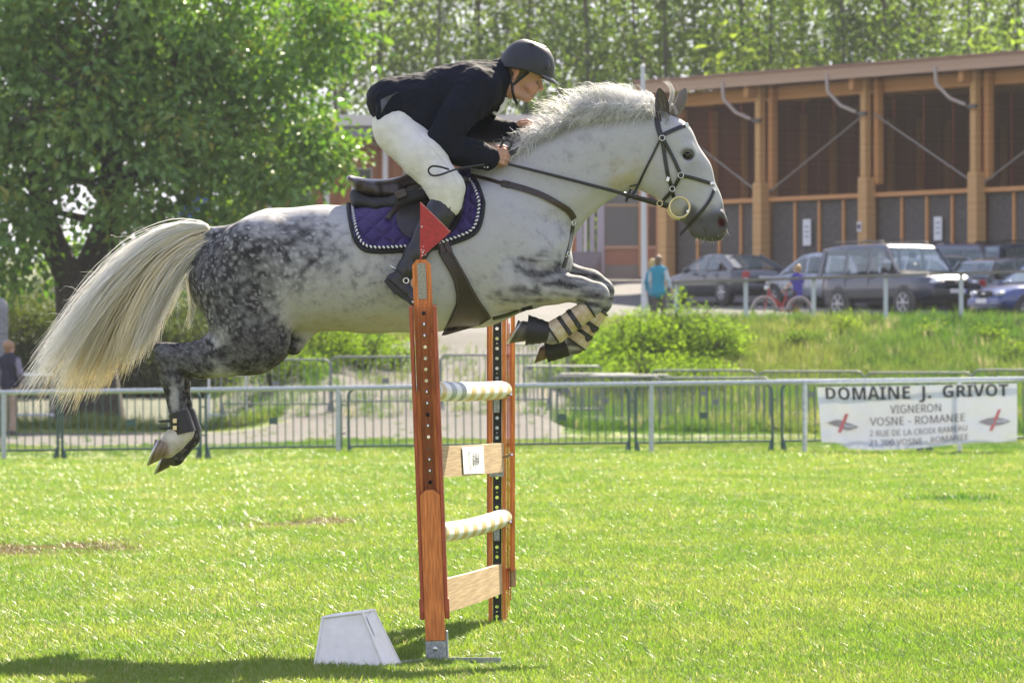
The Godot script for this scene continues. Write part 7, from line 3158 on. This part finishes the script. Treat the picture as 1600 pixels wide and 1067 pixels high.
# front is +x, left is -z; k holds lengths in metres
func car(called: String, label: String, k: Dictionary, at: Vector3, forward: Vector3) -> Node3D:
	var o := thing(called, label, "car", at, "cars parked before the hall")
	o.basis = Basis(forward.normalized(), Vector3.UP, forward.normalized().cross(Vector3.UP))
	var L: float = k.L
	var W: float = k.W * 0.5
	var belt: float = k.belt
	var clear: float = k.clear
	var body := paint_mat(k.color)
	var dark := mat(lin(0.02, 0.02, 0.021), 0.6)
	var glass := mat(Color(0.55, 0.66, 0.68, 0.26), 0.03)
	glass.transparency = BaseMaterial3D.TRANSPARENCY_ALPHA
	glass.metallic_specular = 0.8
	var chrome := mat(lin(0.6, 0.6, 0.6), 0.2, 0.9)
	# height of the lower body's deck along the car
	var hood: Array = k.deck                 # [x, y]
	var rows := []
	var n := 31
	for a in n:
		var f := a / float(n - 1)
		var x := -L / 2 + L * f
		var end := minf(f, 1.0 - f) * L           # distance from the nearer end
		var nose := smoothstep(0.0, 0.45, end)
		var w := W * (0.80 + 0.20 * nose)
		var lowy := clear + 0.10 * (1.0 - nose)
		var top := pline(hood, x) - 0.10 * (1.0 - smoothstep(0.0, 0.12, end))
		var row := []
		var prof := [[0.0, lowy], [0.85, lowy], [0.97, lowy + 0.10], [1.0, lerpf(lowy, top, 0.45)], [0.985, lerpf(lowy, top, 0.72)], [0.95, top - 0.07], [0.88, top - 0.015], [0.55, top + 0.012], [0.0, top + 0.02]]
		for q in prof:
			row.append(Vector3(x, q[1], q[0] * w))
		for j in range(prof.size() - 2, -1, -1):
			row.append(Vector3(x, prof[j][1], -prof[j][0] * w))
		rows.append(row)
	var m := MB.new()
	m.sheet(rows)
	for s in [0, n - 1]:
		var c := Vector3.ZERO
		for p in rows[s]:
			c += p
		c /= rows[s].size()
		for j in (rows[s] as Array).size() - 1:
			var p0: Vector3 = rows[s][j]
			var p1: Vector3 = rows[s][j + 1]
			if s == 0:
				m.tri(c, p0, p1)
			else:
				m.tri(c, p1, p0)
	for j in m.n.size():
		var mid := Vector3(m.v[j].x, lerpf(clear, belt, 0.5), 0)
		if m.n[j].dot(m.v[j] - mid) < 0:
			m.n[j] = -m.n[j]
	put_local("body", m, body, o)
	# cabin
	var roof: Array = k.roof                  # [x, y], from rear glass base to windscreen base
	var wl := W * 0.955
	var wr := W * float(k.get("tumble", 0.76))
	var hi := 0.0
	for q in roof:
		hi = maxf(hi, q[1])
	var side := func(y: float) -> float:
		return lerpf(wl, wr, pow(clampf((y - belt) / (hi - belt), 0, 1), 1.15))
	# roof shell between the pillars
	rows = []
	n = 25
	var xr0: float = roof[1][0]
	var xr1: float = roof[-2][0]
	for a in n:
		var x := lerpf(xr0 - 0.05, xr1 + 0.05, a / float(n - 1))
		var top := pline(roof, x)
		var zt := maxf((side.call(top) as float), 0.2)
		var row := []
		for q in [[-0.10, 0.012], [-0.05, 0.0], [0.0, -0.05], [0.022, -0.14]]:
			row.append(Vector3(x, top + q[0], zt + q[1]))
		row.append(Vector3(x, top + 0.03, 0))
		for q in [[0.022, -0.14], [0.0, -0.05], [-0.05, 0.0], [-0.10, 0.012]]:
			row.append(Vector3(x, top + q[0], -(zt + q[1])))
		rows.append(row)
	m = MB.new()
	m.sheet(rows, 0.02, Vector3.UP)
	put_local("roof", m, body, o)
	# pillars
	var pil := []
	for e in [0, 1]:
		var lo2 := Vector2(roof[0 if e == 0 else -1][0], roof[0 if e == 0 else -1][1] - 0.03)
		var up2 := Vector2(roof[1 if e == 0 else -2][0], roof[1 if e == 0 else -2][1] - 0.02)
		pil.append([lo2, up2, 0.20 if e == 0 else 0.09])
	for q in (k.windows as Array).size() - 1:
		var px: float = (k.windows[q][1] + k.windows[q + 1][0]) * 0.5
		pil.append([Vector2(px, belt - 0.03), Vector2(px, pline(roof, px) - 0.04), maxf(k.windows[q + 1][0] - k.windows[q][1], 0.06)])
	for q in pil:
		for s in [1.0, -1.0]:
			m = MB.new()
			m.beam(Vector3(q[0].x, q[0].y, ((side.call(q[0].y) as float) - 0.03) * s), Vector3(q[1].x, q[1].y, ((side.call(q[1].y) as float) - 0.02) * s), 0.05, q[2], 0.012, Vector3(1, 0, 0))
			put_local("pillar", m, body, o)
	# seats and dashboard seen through the panes
	for q in [[-0.95, 0.0], [0.05, 0.0]]:
		for s in [1.0, -1.0]:
			m = MB.new()
			m.box(Vector3(q[0], belt - 0.05, s * W * 0.42), Vector3(0.16, 0.62, 0.46), 0.06, Basis(Vector3(0, 0, 1), 0.2))
			m.box(Vector3(q[0] - 0.07, belt + 0.36 * (hi - belt) / 0.5 * 0.9, s * W * 0.42), Vector3(0.09, 0.17, 0.26), 0.04)
			put_local("seat", m, dark, o)
	m = MB.new()
	m.box(Vector3(float(roof[-1][0]) - 0.28, belt - 0.03, 0), Vector3(0.42, 0.16, W * 1.7), 0.05)
	put_local("dashboard", m, dark, o)
	# side windows
	for s in [1.0, -1.0]:
		for w in k.windows:                   # [x0, x1] along the belt
			m = MB.new()
			var g := []
			for r in 6:
				var row := []
				for q in 7:
					var x := lerpf(w[0], w[1], q / 6.0)
					var top := minf(pline(roof, x) - 0.085, hi - 0.10)
					var y := lerpf(belt + 0.035, maxf(top, belt + 0.05), r / 5.0)
					row.append(Vector3(x, y, ((side.call(y) as float) + 0.006) * s))
				g.append(row)
			m.sheet(g, 0.0, Vector3(0, 0, s))
			put_local("window", m, glass, o)
	# windscreen and rear window
	for e in [1, 0]:
		var i0: int = roof.size() - 1 if e == 1 else 0
		var i1: int = roof.size() - 2 if e == 1 else 1
		var lo := Vector2(roof[i0][0], roof[i0][1])
		var up := Vector2(roof[i1][0], roof[i1][1])
		var dirv := (up - lo).normalized()
		var nr := Vector2(-dirv.y, dirv.x) * (-1.0 if e == 1 else 1.0)
		m = MB.new()
		var g := []
		for r in 7:
			var row := []
			var p := lo.lerp(up, lerpf(0.06, 0.96, r / 6.0)) + nr * 0.030
			for q in 9:
				var z: float = (q / 8.0 * 2.0 - 1.0) * ((side.call(p.y) as float) - 0.10)
				row.append(Vector3(p.x - absf(z) * absf(z) * 0.06 * (1.0 if e == 1 else -1.0), p.y, z))
			g.append(row)
		m.sheet(g, 0.0, Vector3(nr.x, nr.y, 0))
		put_local("windscreen" if e == 1 else "rear_window", m, glass, o)
	# wheels
	var r: float = k.wheel
	for x in k.axles:
		for s in [1.0, -1.0]:
			var tr := Transform3D(Basis(Vector3(1, 0, 0), PI / 2 * s), Vector3(x, r, (W - 0.20) * s))
			var arch := MB.new()
			arch.lathe([Vector2(0, 0.0), Vector2(r + 0.07, 0.0), Vector2(r + 0.07, 0.195), Vector2(r + 0.03, 0.204), Vector2(0, 0.204)], 24, tr)
			put_local("wheel_arch", arch, dark if not k.has("clad") else mat(k.clad, 0.6), o)
			var wh := MB.new()
			wh.lathe([Vector2(0.0, 0.02), Vector2(r * 0.62, 0.02), Vector2(r * 0.97, 0.03), Vector2(r, 0.07), Vector2(r, 0.19), Vector2(r * 0.95, 0.225), Vector2(r * 0.66, 0.23), Vector2(r * 0.64, 0.21), Vector2(0, 0.208)], 24, tr)
			var wn := put_local("wheel", wh, dark, o)
			var rim := MB.new()
			rim.lathe([Vector2(r * 0.655, 0.20), Vector2(r * 0.655, 0.234), Vector2(r * 0.58, 0.222), Vector2(r * 0.58, 0.20)], 24, tr)
			rim.lathe([Vector2(0.075, 0.20), Vector2(0.075, 0.232), Vector2(0, 0.236)], 14, tr)
			for q in 6:
				var a := TAU * q / 6.0
				rim.beam(tr * Vector3(cos(a) * 0.05, 0.222, sin(a) * 0.05), tr * Vector3(cos(a) * r * 0.62, 0.222, sin(a) * r * 0.62), 0.055, 0.02, 0.004, tr.basis.y)
			put_local("rim", rim, mat(lin(0.38, 0.38, 0.39), 0.35, 0.7), wn)
	# lights, grille, plates, bumpers, mirrors, handles
	var fy: float = k.get("lamp_y", belt * 0.74)
	for s in [1.0, -1.0]:
		m = MB.new()
		m.ball(Vector3(L / 2 - 0.10, fy, s * W * 0.66), Vector3(0.10, 0.075, 0.16), 8, 12, Basis(Vector3.UP, -0.3 * s))
		put_local("headlight", m, mat(lin(0.6, 0.62, 0.64), 0.08, 0.4), o)
		m = MB.new()
		m.box(Vector3(-L / 2 + 0.06, fy + 0.10, s * W * 0.70), Vector3(0.10, 0.22, 0.20), 0.03, Basis(Vector3.UP, 0.35 * s))
		put_local("tail_light", m, mat(lin(0.35, 0.012, 0.012), 0.15), o)
		m = MB.new()
		m.ball(Vector3(k.mirror, belt + 0.05, s * (W + 0.09)), Vector3(0.06, 0.075, 0.11), 8, 10)
		put_local("mirror", m, body if not k.has("clad") else dark, o)
		for w in k.windows:
			m = MB.new()
			m.box(Vector3(w[0] + 0.12, belt - 0.12, s * (W * 0.985)), Vector3(0.17, 0.03, 0.03), 0.01)
			put_local("door_handle", m, dark, o)
			m = MB.new()
			m.box(Vector3(w[0] - 0.02, lerpf(clear, belt, 0.58), s * (W * 0.992)), Vector3(0.012, (belt - clear) * 0.72, 0.012))
			put_local("door_gap", m, dark, o)
	m = MB.new()
	m.box(Vector3(L / 2 - 0.03, fy, 0), Vector3(0.07, 0.14, W * 0.75), 0.02)
	put_local("grille", m, dark, o)
	m = MB.new()
	m.box(Vector3(L / 2 + 0.005, fy + 0.0, 0), Vector3(0.02, 0.055, 0.11), 0.01)
	put_local("badge", m, chrome, o)
	for e in [1.0, -1.0]:
		m = MB.new()
		m.box(Vector3(e * (L / 2 - 0.02), clear + 0.22, 0), Vector3(0.14, 0.20, W * 1.62), 0.05)
		put_local("bumper", m, mat(k.clad, 0.6) if k.has("clad") else body, o)
		m = MB.new()
		m.box(Vector3(e * (L / 2 + 0.055), clear + 0.26 if e > 0 else fy + 0.02, 0), Vector3(0.015, 0.11, 0.52), 0.004)
		put_local("number_plate", m, mat(lin(0.66, 0.66, 0.64), 0.5), o)
		m = MB.new()
		m.box(Vector3(e * (L / 2 + 0.058), clear + 0.26 if e > 0 else fy + 0.02, -0.235 * e), Vector3(0.015, 0.105, 0.05), 0.002)
		put_local("plate_band", m, mat(lin(0.02, 0.06, 0.4), 0.5), o)
	if k.has("clad"):
		for s in [1.0, -1.0]:
			m = MB.new()
			m.box(Vector3(0, clear + 0.18, s * (W - 0.02)), Vector3(L * 0.50, 0.16, 0.06), 0.03)
			put_local("running_board", m, mat(k.clad, 0.6), o)
	if k.get("rack", false):
		for s in [1.0, -1.0]:
			m = MB.new()
			m.tube([Vector3(roof[1][0] + 0.1, hi + 0.03, s * wr * 0.86), Vector3(roof[1][0] + 0.2, hi + 0.085, s * wr * 0.86), Vector3(roof[-2][0] - 0.3, hi + 0.085, s * wr * 0.86), Vector3(roof[-2][0] - 0.2, hi + 0.03, s * wr * 0.86)], [0.022], 7)
			put_local("roof_rail", m, dark, o)
	return o

func build_cars() -> void:
	var suv := {"L": 4.85, "W": 1.92, "belt": 1.18, "clear": 0.42, "color": lin(0.018, 0.028, 0.070), "clad": lin(0.050, 0.048, 0.044), "deck": [[-2.43, 1.1], [-2.2, 1.16], [0.9, 1.18], [1.1, 1.17], [2.2, 1.07], [2.42, 0.98]], "roof": [[-2.36, 1.12], [-2.18, 1.84], [-1.6, 1.90], [0.1, 1.90], [0.45, 1.86], [1.12, 1.16]], "windows": [[-2.05, -1.25], [-1.12, -0.22], [-0.10, 0.80]], "wheel": 0.39, "axles": [-1.42, 1.43], "mirror": 0.72, "tumble": 0.84, "rack": true, "lamp_y": 0.90}
	var hatch := {"L": 3.95, "W": 1.68, "belt": 0.92, "clear": 0.24, "color": lin(0.36, 0.40, 0.45), "deck": [[-1.98, 0.86], [-1.7, 0.92], [0.75, 0.94], [1.5, 0.84], [1.97, 0.66]], "roof": [[-1.86, 0.90], [-1.45, 1.36], [-0.9, 1.45], [-0.1, 1.46], [0.2, 1.42], [1.0, 0.92]], "windows": [[-1.5, -0.85], [-0.75, -0.02], [0.06, 0.62]], "wheel": 0.30, "axles": [-1.2, 1.25], "mirror": 0.55}
	var coupe := {"L": 4.4, "W": 1.74, "belt": 0.90, "clear": 0.22, "color": lin(0.022, 0.026, 0.042), "deck": [[-2.2, 0.82], [-2.0, 0.91], [-1.3, 0.94], [0.8, 0.93], [1.6, 0.82], [2.18, 0.62]], "roof": [[-1.75, 0.93], [-0.80, 1.33], [-0.35, 1.37], [0.0, 1.36], [0.15, 1.33], [0.98, 0.91]], "windows": [[-1.0, -0.42], [-0.32, 0.55]], "wheel": 0.31, "axles": [-1.3, 1.35], "mirror": 0.5, "tumble": 0.72}
	var van := {"L": 4.5, "W": 1.80, "belt": 1.06, "clear": 0.26, "color": lin(0.13, 0.17, 0.22), "deck": [[-2.25, 1.0], [-2.0, 1.06], [1.1, 1.06], [1.8, 0.92], [2.24, 0.72]], "roof": [[-2.15, 1.04], [-1.95, 1.62], [-1.4, 1.70], [-0.2, 1.70], [0.15, 1.66], [1.35, 1.04]], "windows": [[-1.85, -1.1], [-0.98, -0.15], [-0.03, 0.75]], "wheel": 0.32, "axles": [-1.35, 1.4], "mirror": 0.7, "rack": true}
	var place := func(u: float, d: float) -> Vector3: return on_land(col_at(u, d), d)
	var c58 := deg_to_rad(58.0)
	car("offroad_car", "large dark blue off-roader with grey lower body, facing right behind the guard rail", suv, place.call(1408, 132.0), Vector3(cos(c58), 0, sin(c58)))
	var a := deg_to_rad(62.0)
	car("coupe_car", "dark blue black coupe seen from behind, left of the silver hatchback", coupe, place.call(1134, 142.0), Vector3(-cos(a), 0, -sin(a)))
	a = deg_to_rad(48.0)
	car("hatchback_car", "silver hatchback half hidden behind the off-roader and the child's head", hatch, place.call(1292, 139.5), Vector3(-cos(a), 0, -sin(a)))
	a = deg_to_rad(50.0)
	car("estate_car", "blue grey estate car with roof rails, behind the roof of the off-roader", van, place.call(1442, 143.5), Vector3(cos(a), 0, sin(a)))
	var mpv := van.duplicate()
	mpv.color = lin(0.055, 0.030, 0.075)
	mpv.rack = false
	a = deg_to_rad(74.0)
	car("van_car", "dark purple people carrier with red tail light, top right of the off-roader", mpv, place.call(1518, 142.0), Vector3(cos(a), 0, -sin(a)))
	var white := hatch.duplicate()
	white.color = lin(0.50, 0.53, 0.55)
	a = deg_to_rad(45.0)
	car("hatchback_car", "small white hatchback whose bonnet shows right of the off-roader's windscreen", white, place.call(1478, 137.5), Vector3(cos(a), 0, sin(a)))
	var grey := hatch.duplicate()
	grey.color = lin(0.20, 0.22, 0.24)
	a = deg_to_rad(40.0)
	car("hatchback_car", "grey hatchback at the right picture edge behind the bright blue car", grey, place.call(1592, 133.5), Vector3(cos(a), 0, -sin(a)))
	var blue := hatch.duplicate()
	blue.color = lin(0.025, 0.055, 0.22)
	a = deg_to_rad(30.0)
	car("hatchback_car", "bright blue car cut off by the right picture edge, nearest the guard rail", blue, place.call(1640, 127.0), Vector3(-cos(a), 0, sin(a)))
	var back := van.duplicate()
	back.color = lin(0.05, 0.075, 0.13)
	a = deg_to_rad(35.0)
	car("estate_car", "dark blue car whose roof alone shows at the upper right edge of the parked cars", back, place.call(1625, 141.0), Vector3(cos(a), 0, -sin(a)))

# ================================================================ people in the distance and the bicycle
# pose: joints in centimetres in the person's own frame (x to the right of the picture, y up, z towards the viewer)
func bystander(label: String, at: Vector3, height: float, turn: float, k: Dictionary) -> Node3D:
	var o := thing("person", label, "person", at)
	o.rotation.y = turn
	var h := height / 172.0
	var place := func(p): return Vector3(p.x, p.y, p.z) * 0.01
	var white := func(_p): return Color.WHITE
	var v := func(x, y, z, r, kk): return [x * h, y * h, z * h, r * h, kk]
	var arms: Array = k.arms             # two lists: shoulder, elbow, wrist
	var legs: Array = k.legs             # two lists: hip, knee, ankle
	var f := Field.new()
	f.blend = 4.0
	f.chain([v.call(0, 92, 0, 13, 0.75), v.call(0, 112, 0, 12, 0.75), v.call(k.lean * 0.5, 130, 0, 14, 0.7), v.call(k.lean, 142, 0, 11, 0.8), v.call(k.lean, 148, 1, 5.5, 1.0), v.call(k.lean * 1.1, 156, 2, 6, 1.0)])
	f.bone(Vector3(k.lean * 1.15 * h, 162 * h, 1 * h), 9 * h, Vector3(k.lean * 1.15 * h, 159 * h, 3 * h), 8.5 * h, 1.1, 1.1, false, 2.0)
	f.bone(Vector3(k.lean * 1.15 * h, 155 * h, 6 * h), 5 * h, Vector3(k.lean * 1.15 * h, 153 * h, 7 * h), 4 * h, 1.0, 1.0, false, 2.0)
	f.bone(Vector3(k.lean * 1.15 * h, 160 * h, 11.5 * h), 1.3 * h, Vector3(k.lean * 1.15 * h, 157 * h, 13 * h), 1.6 * h, 1.0, 1.0, false, 1.0)
	for s in arms:
		f.chain([v.call(s[0][0], s[0][1], s[0][2], 5, 1), v.call(s[1][0], s[1][1], s[1][2], 4, 1), v.call(s[2][0], s[2][1], s[2][2], 2.8, 1)])
	for s in legs:
		f.chain([v.call(s[0][0], s[0][1], s[0][2], 8, 1), v.call(s[1][0], s[1][1], s[1][2], 5.5, 1), v.call(s[2][0], s[2][1], s[2][2], 4, 1)])
	var sk := func(p):
		var c := Color(0.50, 0.31, 0.23)
		return c
	var body := f.mesh(2.4, place, sk)
	var hands := Field.new()
	hands.blend = 1.0
	for s in arms:
		var w := Vector3(s[2][0], s[2][1], s[2][2]) * h
		var d := (w - Vector3(s[1][0], s[1][1], s[1][2]) * h).normalized()
		var side := d.cross(Vector3(0, 0, 1)).normalized()
		hands.bone(w, 2.6, w + d * 7.0, 3.6, 0.6, 0.5)
		for q in 4:
			var b := w + d * 8.0 + side * (q - 1.5) * 1.8
			hands.bone(b, 0.95, b + d * [3.2, 3.8, 3.5, 2.6][q] + Vector3(0, 0, -1.2), 0.85)
			hands.bone(b + d * [3.2, 3.8, 3.5, 2.6][q] + Vector3(0, 0, -1.2), 0.85, b + d * [4.6, 5.6, 5.2, 4.0][q] + Vector3(0, 0, -3.4), 0.7)
		hands.bone(w + d * 2.0 + side * 2.5, 1.2, w + d * 5.5 + side * 4.6 + Vector3(0, 0, -1.5), 0.9)
	body.add(hands.mesh(0.7, place, sk), Transform3D())
	put_local("body", body, skin_mat(), o)
	var top := Field.new()
	top.blend = 5.0
	top.chain([v.call(0, k.hem, 0, k.get("hem_w", 16.5), 0.72), v.call(0, 112, 0, 14.5, 0.75), v.call(k.lean * 0.5, 130, 0, 17, 0.68), v.call(k.lean, 141, 0, 13.5, 0.75)])
	for s in arms:
		var sl: float = k.sleeve
		var e := Vector3(s[1][0], s[1][1], s[1][2]).lerp(Vector3(s[2][0], s[2][1], s[2][2]), maxf(sl - 0.5, 0.0) * 2.0) if sl > 0.5 else Vector3(s[0][0], s[0][1], s[0][2]).lerp(Vector3(s[1][0], s[1][1], s[1][2]), sl * 2.0)
		if k.has("vest"):
			top.bone(Vector3(s[0][0], s[0][1], s[0][2]) * h, 7.0 * h, Vector3(s[0][0], s[0][1] - 2, s[0][2]) * h, 7.0 * h)
			var sv := Field.new()
			sv.blend = 3.0
			sv.chain([v.call(s[0][0], s[0][1], s[0][2], 6.3, 1), v.call(s[1][0], s[1][1], s[1][2], 5.4, 1), v.call(e.x, e.y, e.z, 4.4, 1)])
			put_local("sleeve", sv.mesh(1.8, place, white), cloth(k.vest), o)
		elif sl > 0.5:
			top.chain([v.call(s[0][0], s[0][1], s[0][2], 6.6, 1), v.call(s[1][0], s[1][1], s[1][2], 5.6, 1), v.call(e.x, e.y, e.z, 4.6, 1)])
		else:
			top.chain([v.call(s[0][0], s[0][1], s[0][2], 6.6, 1), v.call(e.x, e.y, e.z, 6.0, 1)])
	var tm := top.mesh(2.0, place, white)
	crease(tm, 0.012, Vector3(7, 5, 7), 3)
	put_local("top", tm, cloth(k.top), o)
	var tr := Field.new()
	tr.blend = 4.0
	tr.chain([v.call(0, 96, 0, 14.5, 0.75), v.call(0, 88, 0, 15, 0.72)])
	for s in legs:
		tr.chain([v.call(s[0][0], s[0][1], s[0][2], 9.6, 1), v.call(s[1][0], s[1][1], s[1][2], 7.4, 1), v.call(s[2][0], s[2][1] + 2, s[2][2], 6.4, 1)])
	var trm := tr.mesh(2.0, place, white)
	crease(trm, 0.010, Vector3(8, 5, 8), 4)
	put_local("trousers", trm, cloth(k.trousers), o)
	for s in legs:
		var sh := Field.new()
		sh.blend = 2.5
		var p := Vector3(s[2][0], s[2][1], s[2][2]) * h
		sh.bone(p + Vector3(0, -2, -2), 4.5, p + Vector3(0, -5.5, 1), 4.4)
		sh.bone(p + Vector3(0, -5.5, -3), 4.2, p + Vector3(k.toe, -6.0, 13), 3.4, 1.0, 1.0)
		put_local("shoe", sh.mesh(1.6, place, white), mat(lin(0.10, 0.08, 0.07), 0.6), o)
	var hr := Field.new()
	hr.blend = 3.0
	var hx: float = k.lean * 1.15 * h
	hr.bone(Vector3(hx, 164.5 * h, -1.5 * h), 10.0 * h, Vector3(hx, 163 * h, 1.5 * h), 9.6 * h, 1.05, 1.05)
	hr.bone(Vector3(hx, 161 * h, -4.5 * h), 8.6 * h, Vector3(hx, (155.0 - k.get("hair", 0.0)) * h, -5.5 * h), 6.0 * h, 1.0, 0.9)
	var hm := hr.mesh(1.3, place, white)
	crease(hm, 0.010, Vector3(30, 12, 30), 6)
	put_local("hair", hm, mat(k.haircol, 0.6), o)
	return o

func build_people() -> void:
	var L := [[[-17, 138, 0], [-22, 112, 0], [-24, 88, 4]], [[17, 138, 0], [24, 113, -2], [30, 90, 6]]]
	var legs := [[[-8, 88, 0], [-9, 48, 4], [-10, 9, -2]], [[8, 88, 0], [9, 48, 6], [10, 9, 2]]]
	# woman, seen from behind
	var wd := 122.6
	bystander("woman with brown hair in a turquoise top with pale sleeves, walking beside the pale pole", on_land(col_at(1029, wd), wd), 166.0, PI - 0.35, {"arms": [[[-17, 138, 0], [-25, 114, -2], [-33, 88, 6]], [[17, 138, 0], [21, 112, 0], [20, 90, 8]]], "legs": [[[-8, 88, 0], [-9, 48, 8], [-9, 9, 10]], [[8, 88, 0], [9, 48, 2], [9, 9, -14]]], "lean": 0.0, "hem": 84.0, "hem_w": 19.0, "sleeve": 0.86, "vest": lin(0.50, 0.56, 0.62), "top": lin(0.035, 0.29, 0.42), "trousers": lin(0.10, 0.09, 0.085), "toe": 0.0, "haircol": lin(0.17, 0.10, 0.055), "hair": 4.0})
	bystander("blond companion almost hidden beyond the woman in turquoise", on_land(col_at(1020.5, 123.6), 123.6), 160.0, PI - 0.9, {"arms": L, "legs": legs, "lean": 0.0, "hem": 88.0, "sleeve": 0.9, "top": lin(0.05, 0.26, 0.38), "trousers": lin(0.08, 0.08, 0.09), "toe": 0.0, "haircol": lin(0.46, 0.32, 0.12), "hair": 6.0})
	# child with the bicycle
	var kd := 124.5
	bystander("fair haired child in a violet blue top holding a red bicycle", on_land(col_at(1247, kd), kd), 142.0, PI + 0.5, {"arms": [[[-16, 138, 0], [-19, 116, 8], [-8, 104, 26]], [[16, 138, 0], [24, 116, 6], [30, 102, 24]]], "legs": [[[-7, 88, 0], [-8, 48, 3], [-9, 9, -4]], [[7, 88, 0], [8, 48, 5], [9, 9, 5]]], "lean": 0.0, "hem": 84.0, "sleeve": 0.3, "top": lin(0.065, 0.06, 0.33), "trousers": lin(0.06, 0.05, 0.05), "toe": 0.0, "haircol": lin(0.36, 0.22, 0.10)})
	# man at the left edge
	var md := 94.0
	bystander("man with reddish hair in dark quilted vest and beige trousers at the left edge", on_land(col_at(13, md), md), 172.0, PI - 0.5, {"arms": [[[-18, 138, 0], [-27, 114, -2], [-18, 96, 12]], [[18, 138, 0], [26, 114, -2], [22, 92, 8]]], "legs": legs, "lean": 0.0, "hem": 92.0, "hem_w": 18.5, "sleeve": 0.9, "vest": lin(0.24, 0.22, 0.26), "top": lin(0.035, 0.035, 0.055), "trousers": lin(0.42, 0.31, 0.21), "toe": 0.0, "haircol": lin(0.30, 0.17, 0.085)})
	# bicycle
	var bd := 124.0
	var at := on_land(col_at(1222, bd), bd)
	var o := thing("bicycle", "red bicycle with pale mudguards held by the child in violet blue", "bicycle", at)
	o.rotation.y = 0.42
	var red := mat(lin(0.42, 0.035, 0.03), 0.35)
	var black := mat(lin(0.02, 0.02, 0.02), 0.6)
	var grey := mat(lin(0.45, 0.46, 0.47), 0.3, 0.8)
	for x in [-0.48, 0.48]:
		var w := MB.new()
		ring(w, Vector3(x, 0.31, 0), 0.30, 0.02, Basis(), 28)
		var wheel := put_local("wheel", w, black, o)
		w = MB.new()
		ring(w, Vector3(x, 0.31, 0), 0.275, 0.010, Basis(), 28)
		put_local("rim", w, grey, wheel)
		w = MB.new()
		for k in 12:
			var a := TAU * k / 12
			w.tube([Vector3(x, 0.31, 0.0), Vector3(x + cos(a) * 0.27, 0.31 + sin(a) * 0.27, 0)], [0.003], 4, false)
		stuff(put_local("spokes", w, grey, wheel))
		w = MB.new()
		var pts := []
		for k in 13:
			var a := lerpf(0.15, PI - 0.15, k / 12.0)
			pts.append(Vector3(x + cos(a) * 0.335, 0.31 + sin(a) * 0.335, 0))
		w.tube(pts, [0.028], 6, true, 0.5, Vector3(0, 0, 1))
		put_local("mudguard", w, mat(lin(0.5, 0.4, 0.36), 0.4), o)
	var tubes := [[Vector3(-0.33, 0.86, 0), Vector3(-0.48, 0.31, 0), 0.016, "fork"], [Vector3(-0.35, 0.78, 0), Vector3(0.0, 0.30, 0), 0.020, "down_tube"], [Vector3(-0.34, 0.70, 0), Vector3(0.04, 0.42, 0), 0.017, "top_tube"], [Vector3(0.0, 0.30, 0), Vector3(0.14, 0.80, 0), 0.018, "seat_tube"], [Vector3(0.0, 0.30, 0), Vector3(0.48, 0.31, 0), 0.013, "stay"], [Vector3(0.10, 0.64, 0), Vector3(0.48, 0.31, 0), 0.011, "stay"]]
	for t in tubes:
		var m := MB.new()
		m.tube([t[0], t[1]], [t[2]], 8)
		put_local(t[3], m, red, o)
	var m2 := MB.new()
	m2.tube([Vector3(-0.28, 0.98, -0.28), Vector3(-0.33, 1.0, -0.2), Vector3(-0.36, 0.96, 0), Vector3(-0.33, 1.0, 0.2), Vector3(-0.28, 0.98, 0.28)], [0.013], 8)
	put_local("handlebar", m2, grey, o)
	m2 = MB.new()
	m2.tube([Vector3(-0.36, 0.97, 0), Vector3(-0.33, 0.84, 0)], [0.014], 8)
	put_local("stem", m2, grey, o)
	m2 = MB.new()
	m2.ball(Vector3(-0.42, 0.86, 0.0), Vector3(0.05, 0.06, 0.06), 8, 12)
	put_local("lamp", m2, mat(lin(0.75, 0.75, 0.75), 0.1, 0.6), o)
	m2 = MB.new()
	m2.ball(Vector3(0.16, 0.83, 0), Vector3(0.14, 0.035, 0.075), 8, 12)
	put_local("saddle", m2, black, o)
	m2 = MB.new()
	ring(m2, Vector3(0, 0.30, 0.03), 0.08, 0.008, Basis(), 18)
	m2.beam(Vector3(0, 0.30, 0.05), Vector3(0.08, 0.16, 0.05), 0.018, 0.014)
	m2.box(Vector3(0.08, 0.16, 0.10), Vector3(0.09, 0.02, 0.06), 0.004)
	put_local("crank", m2, grey, o)
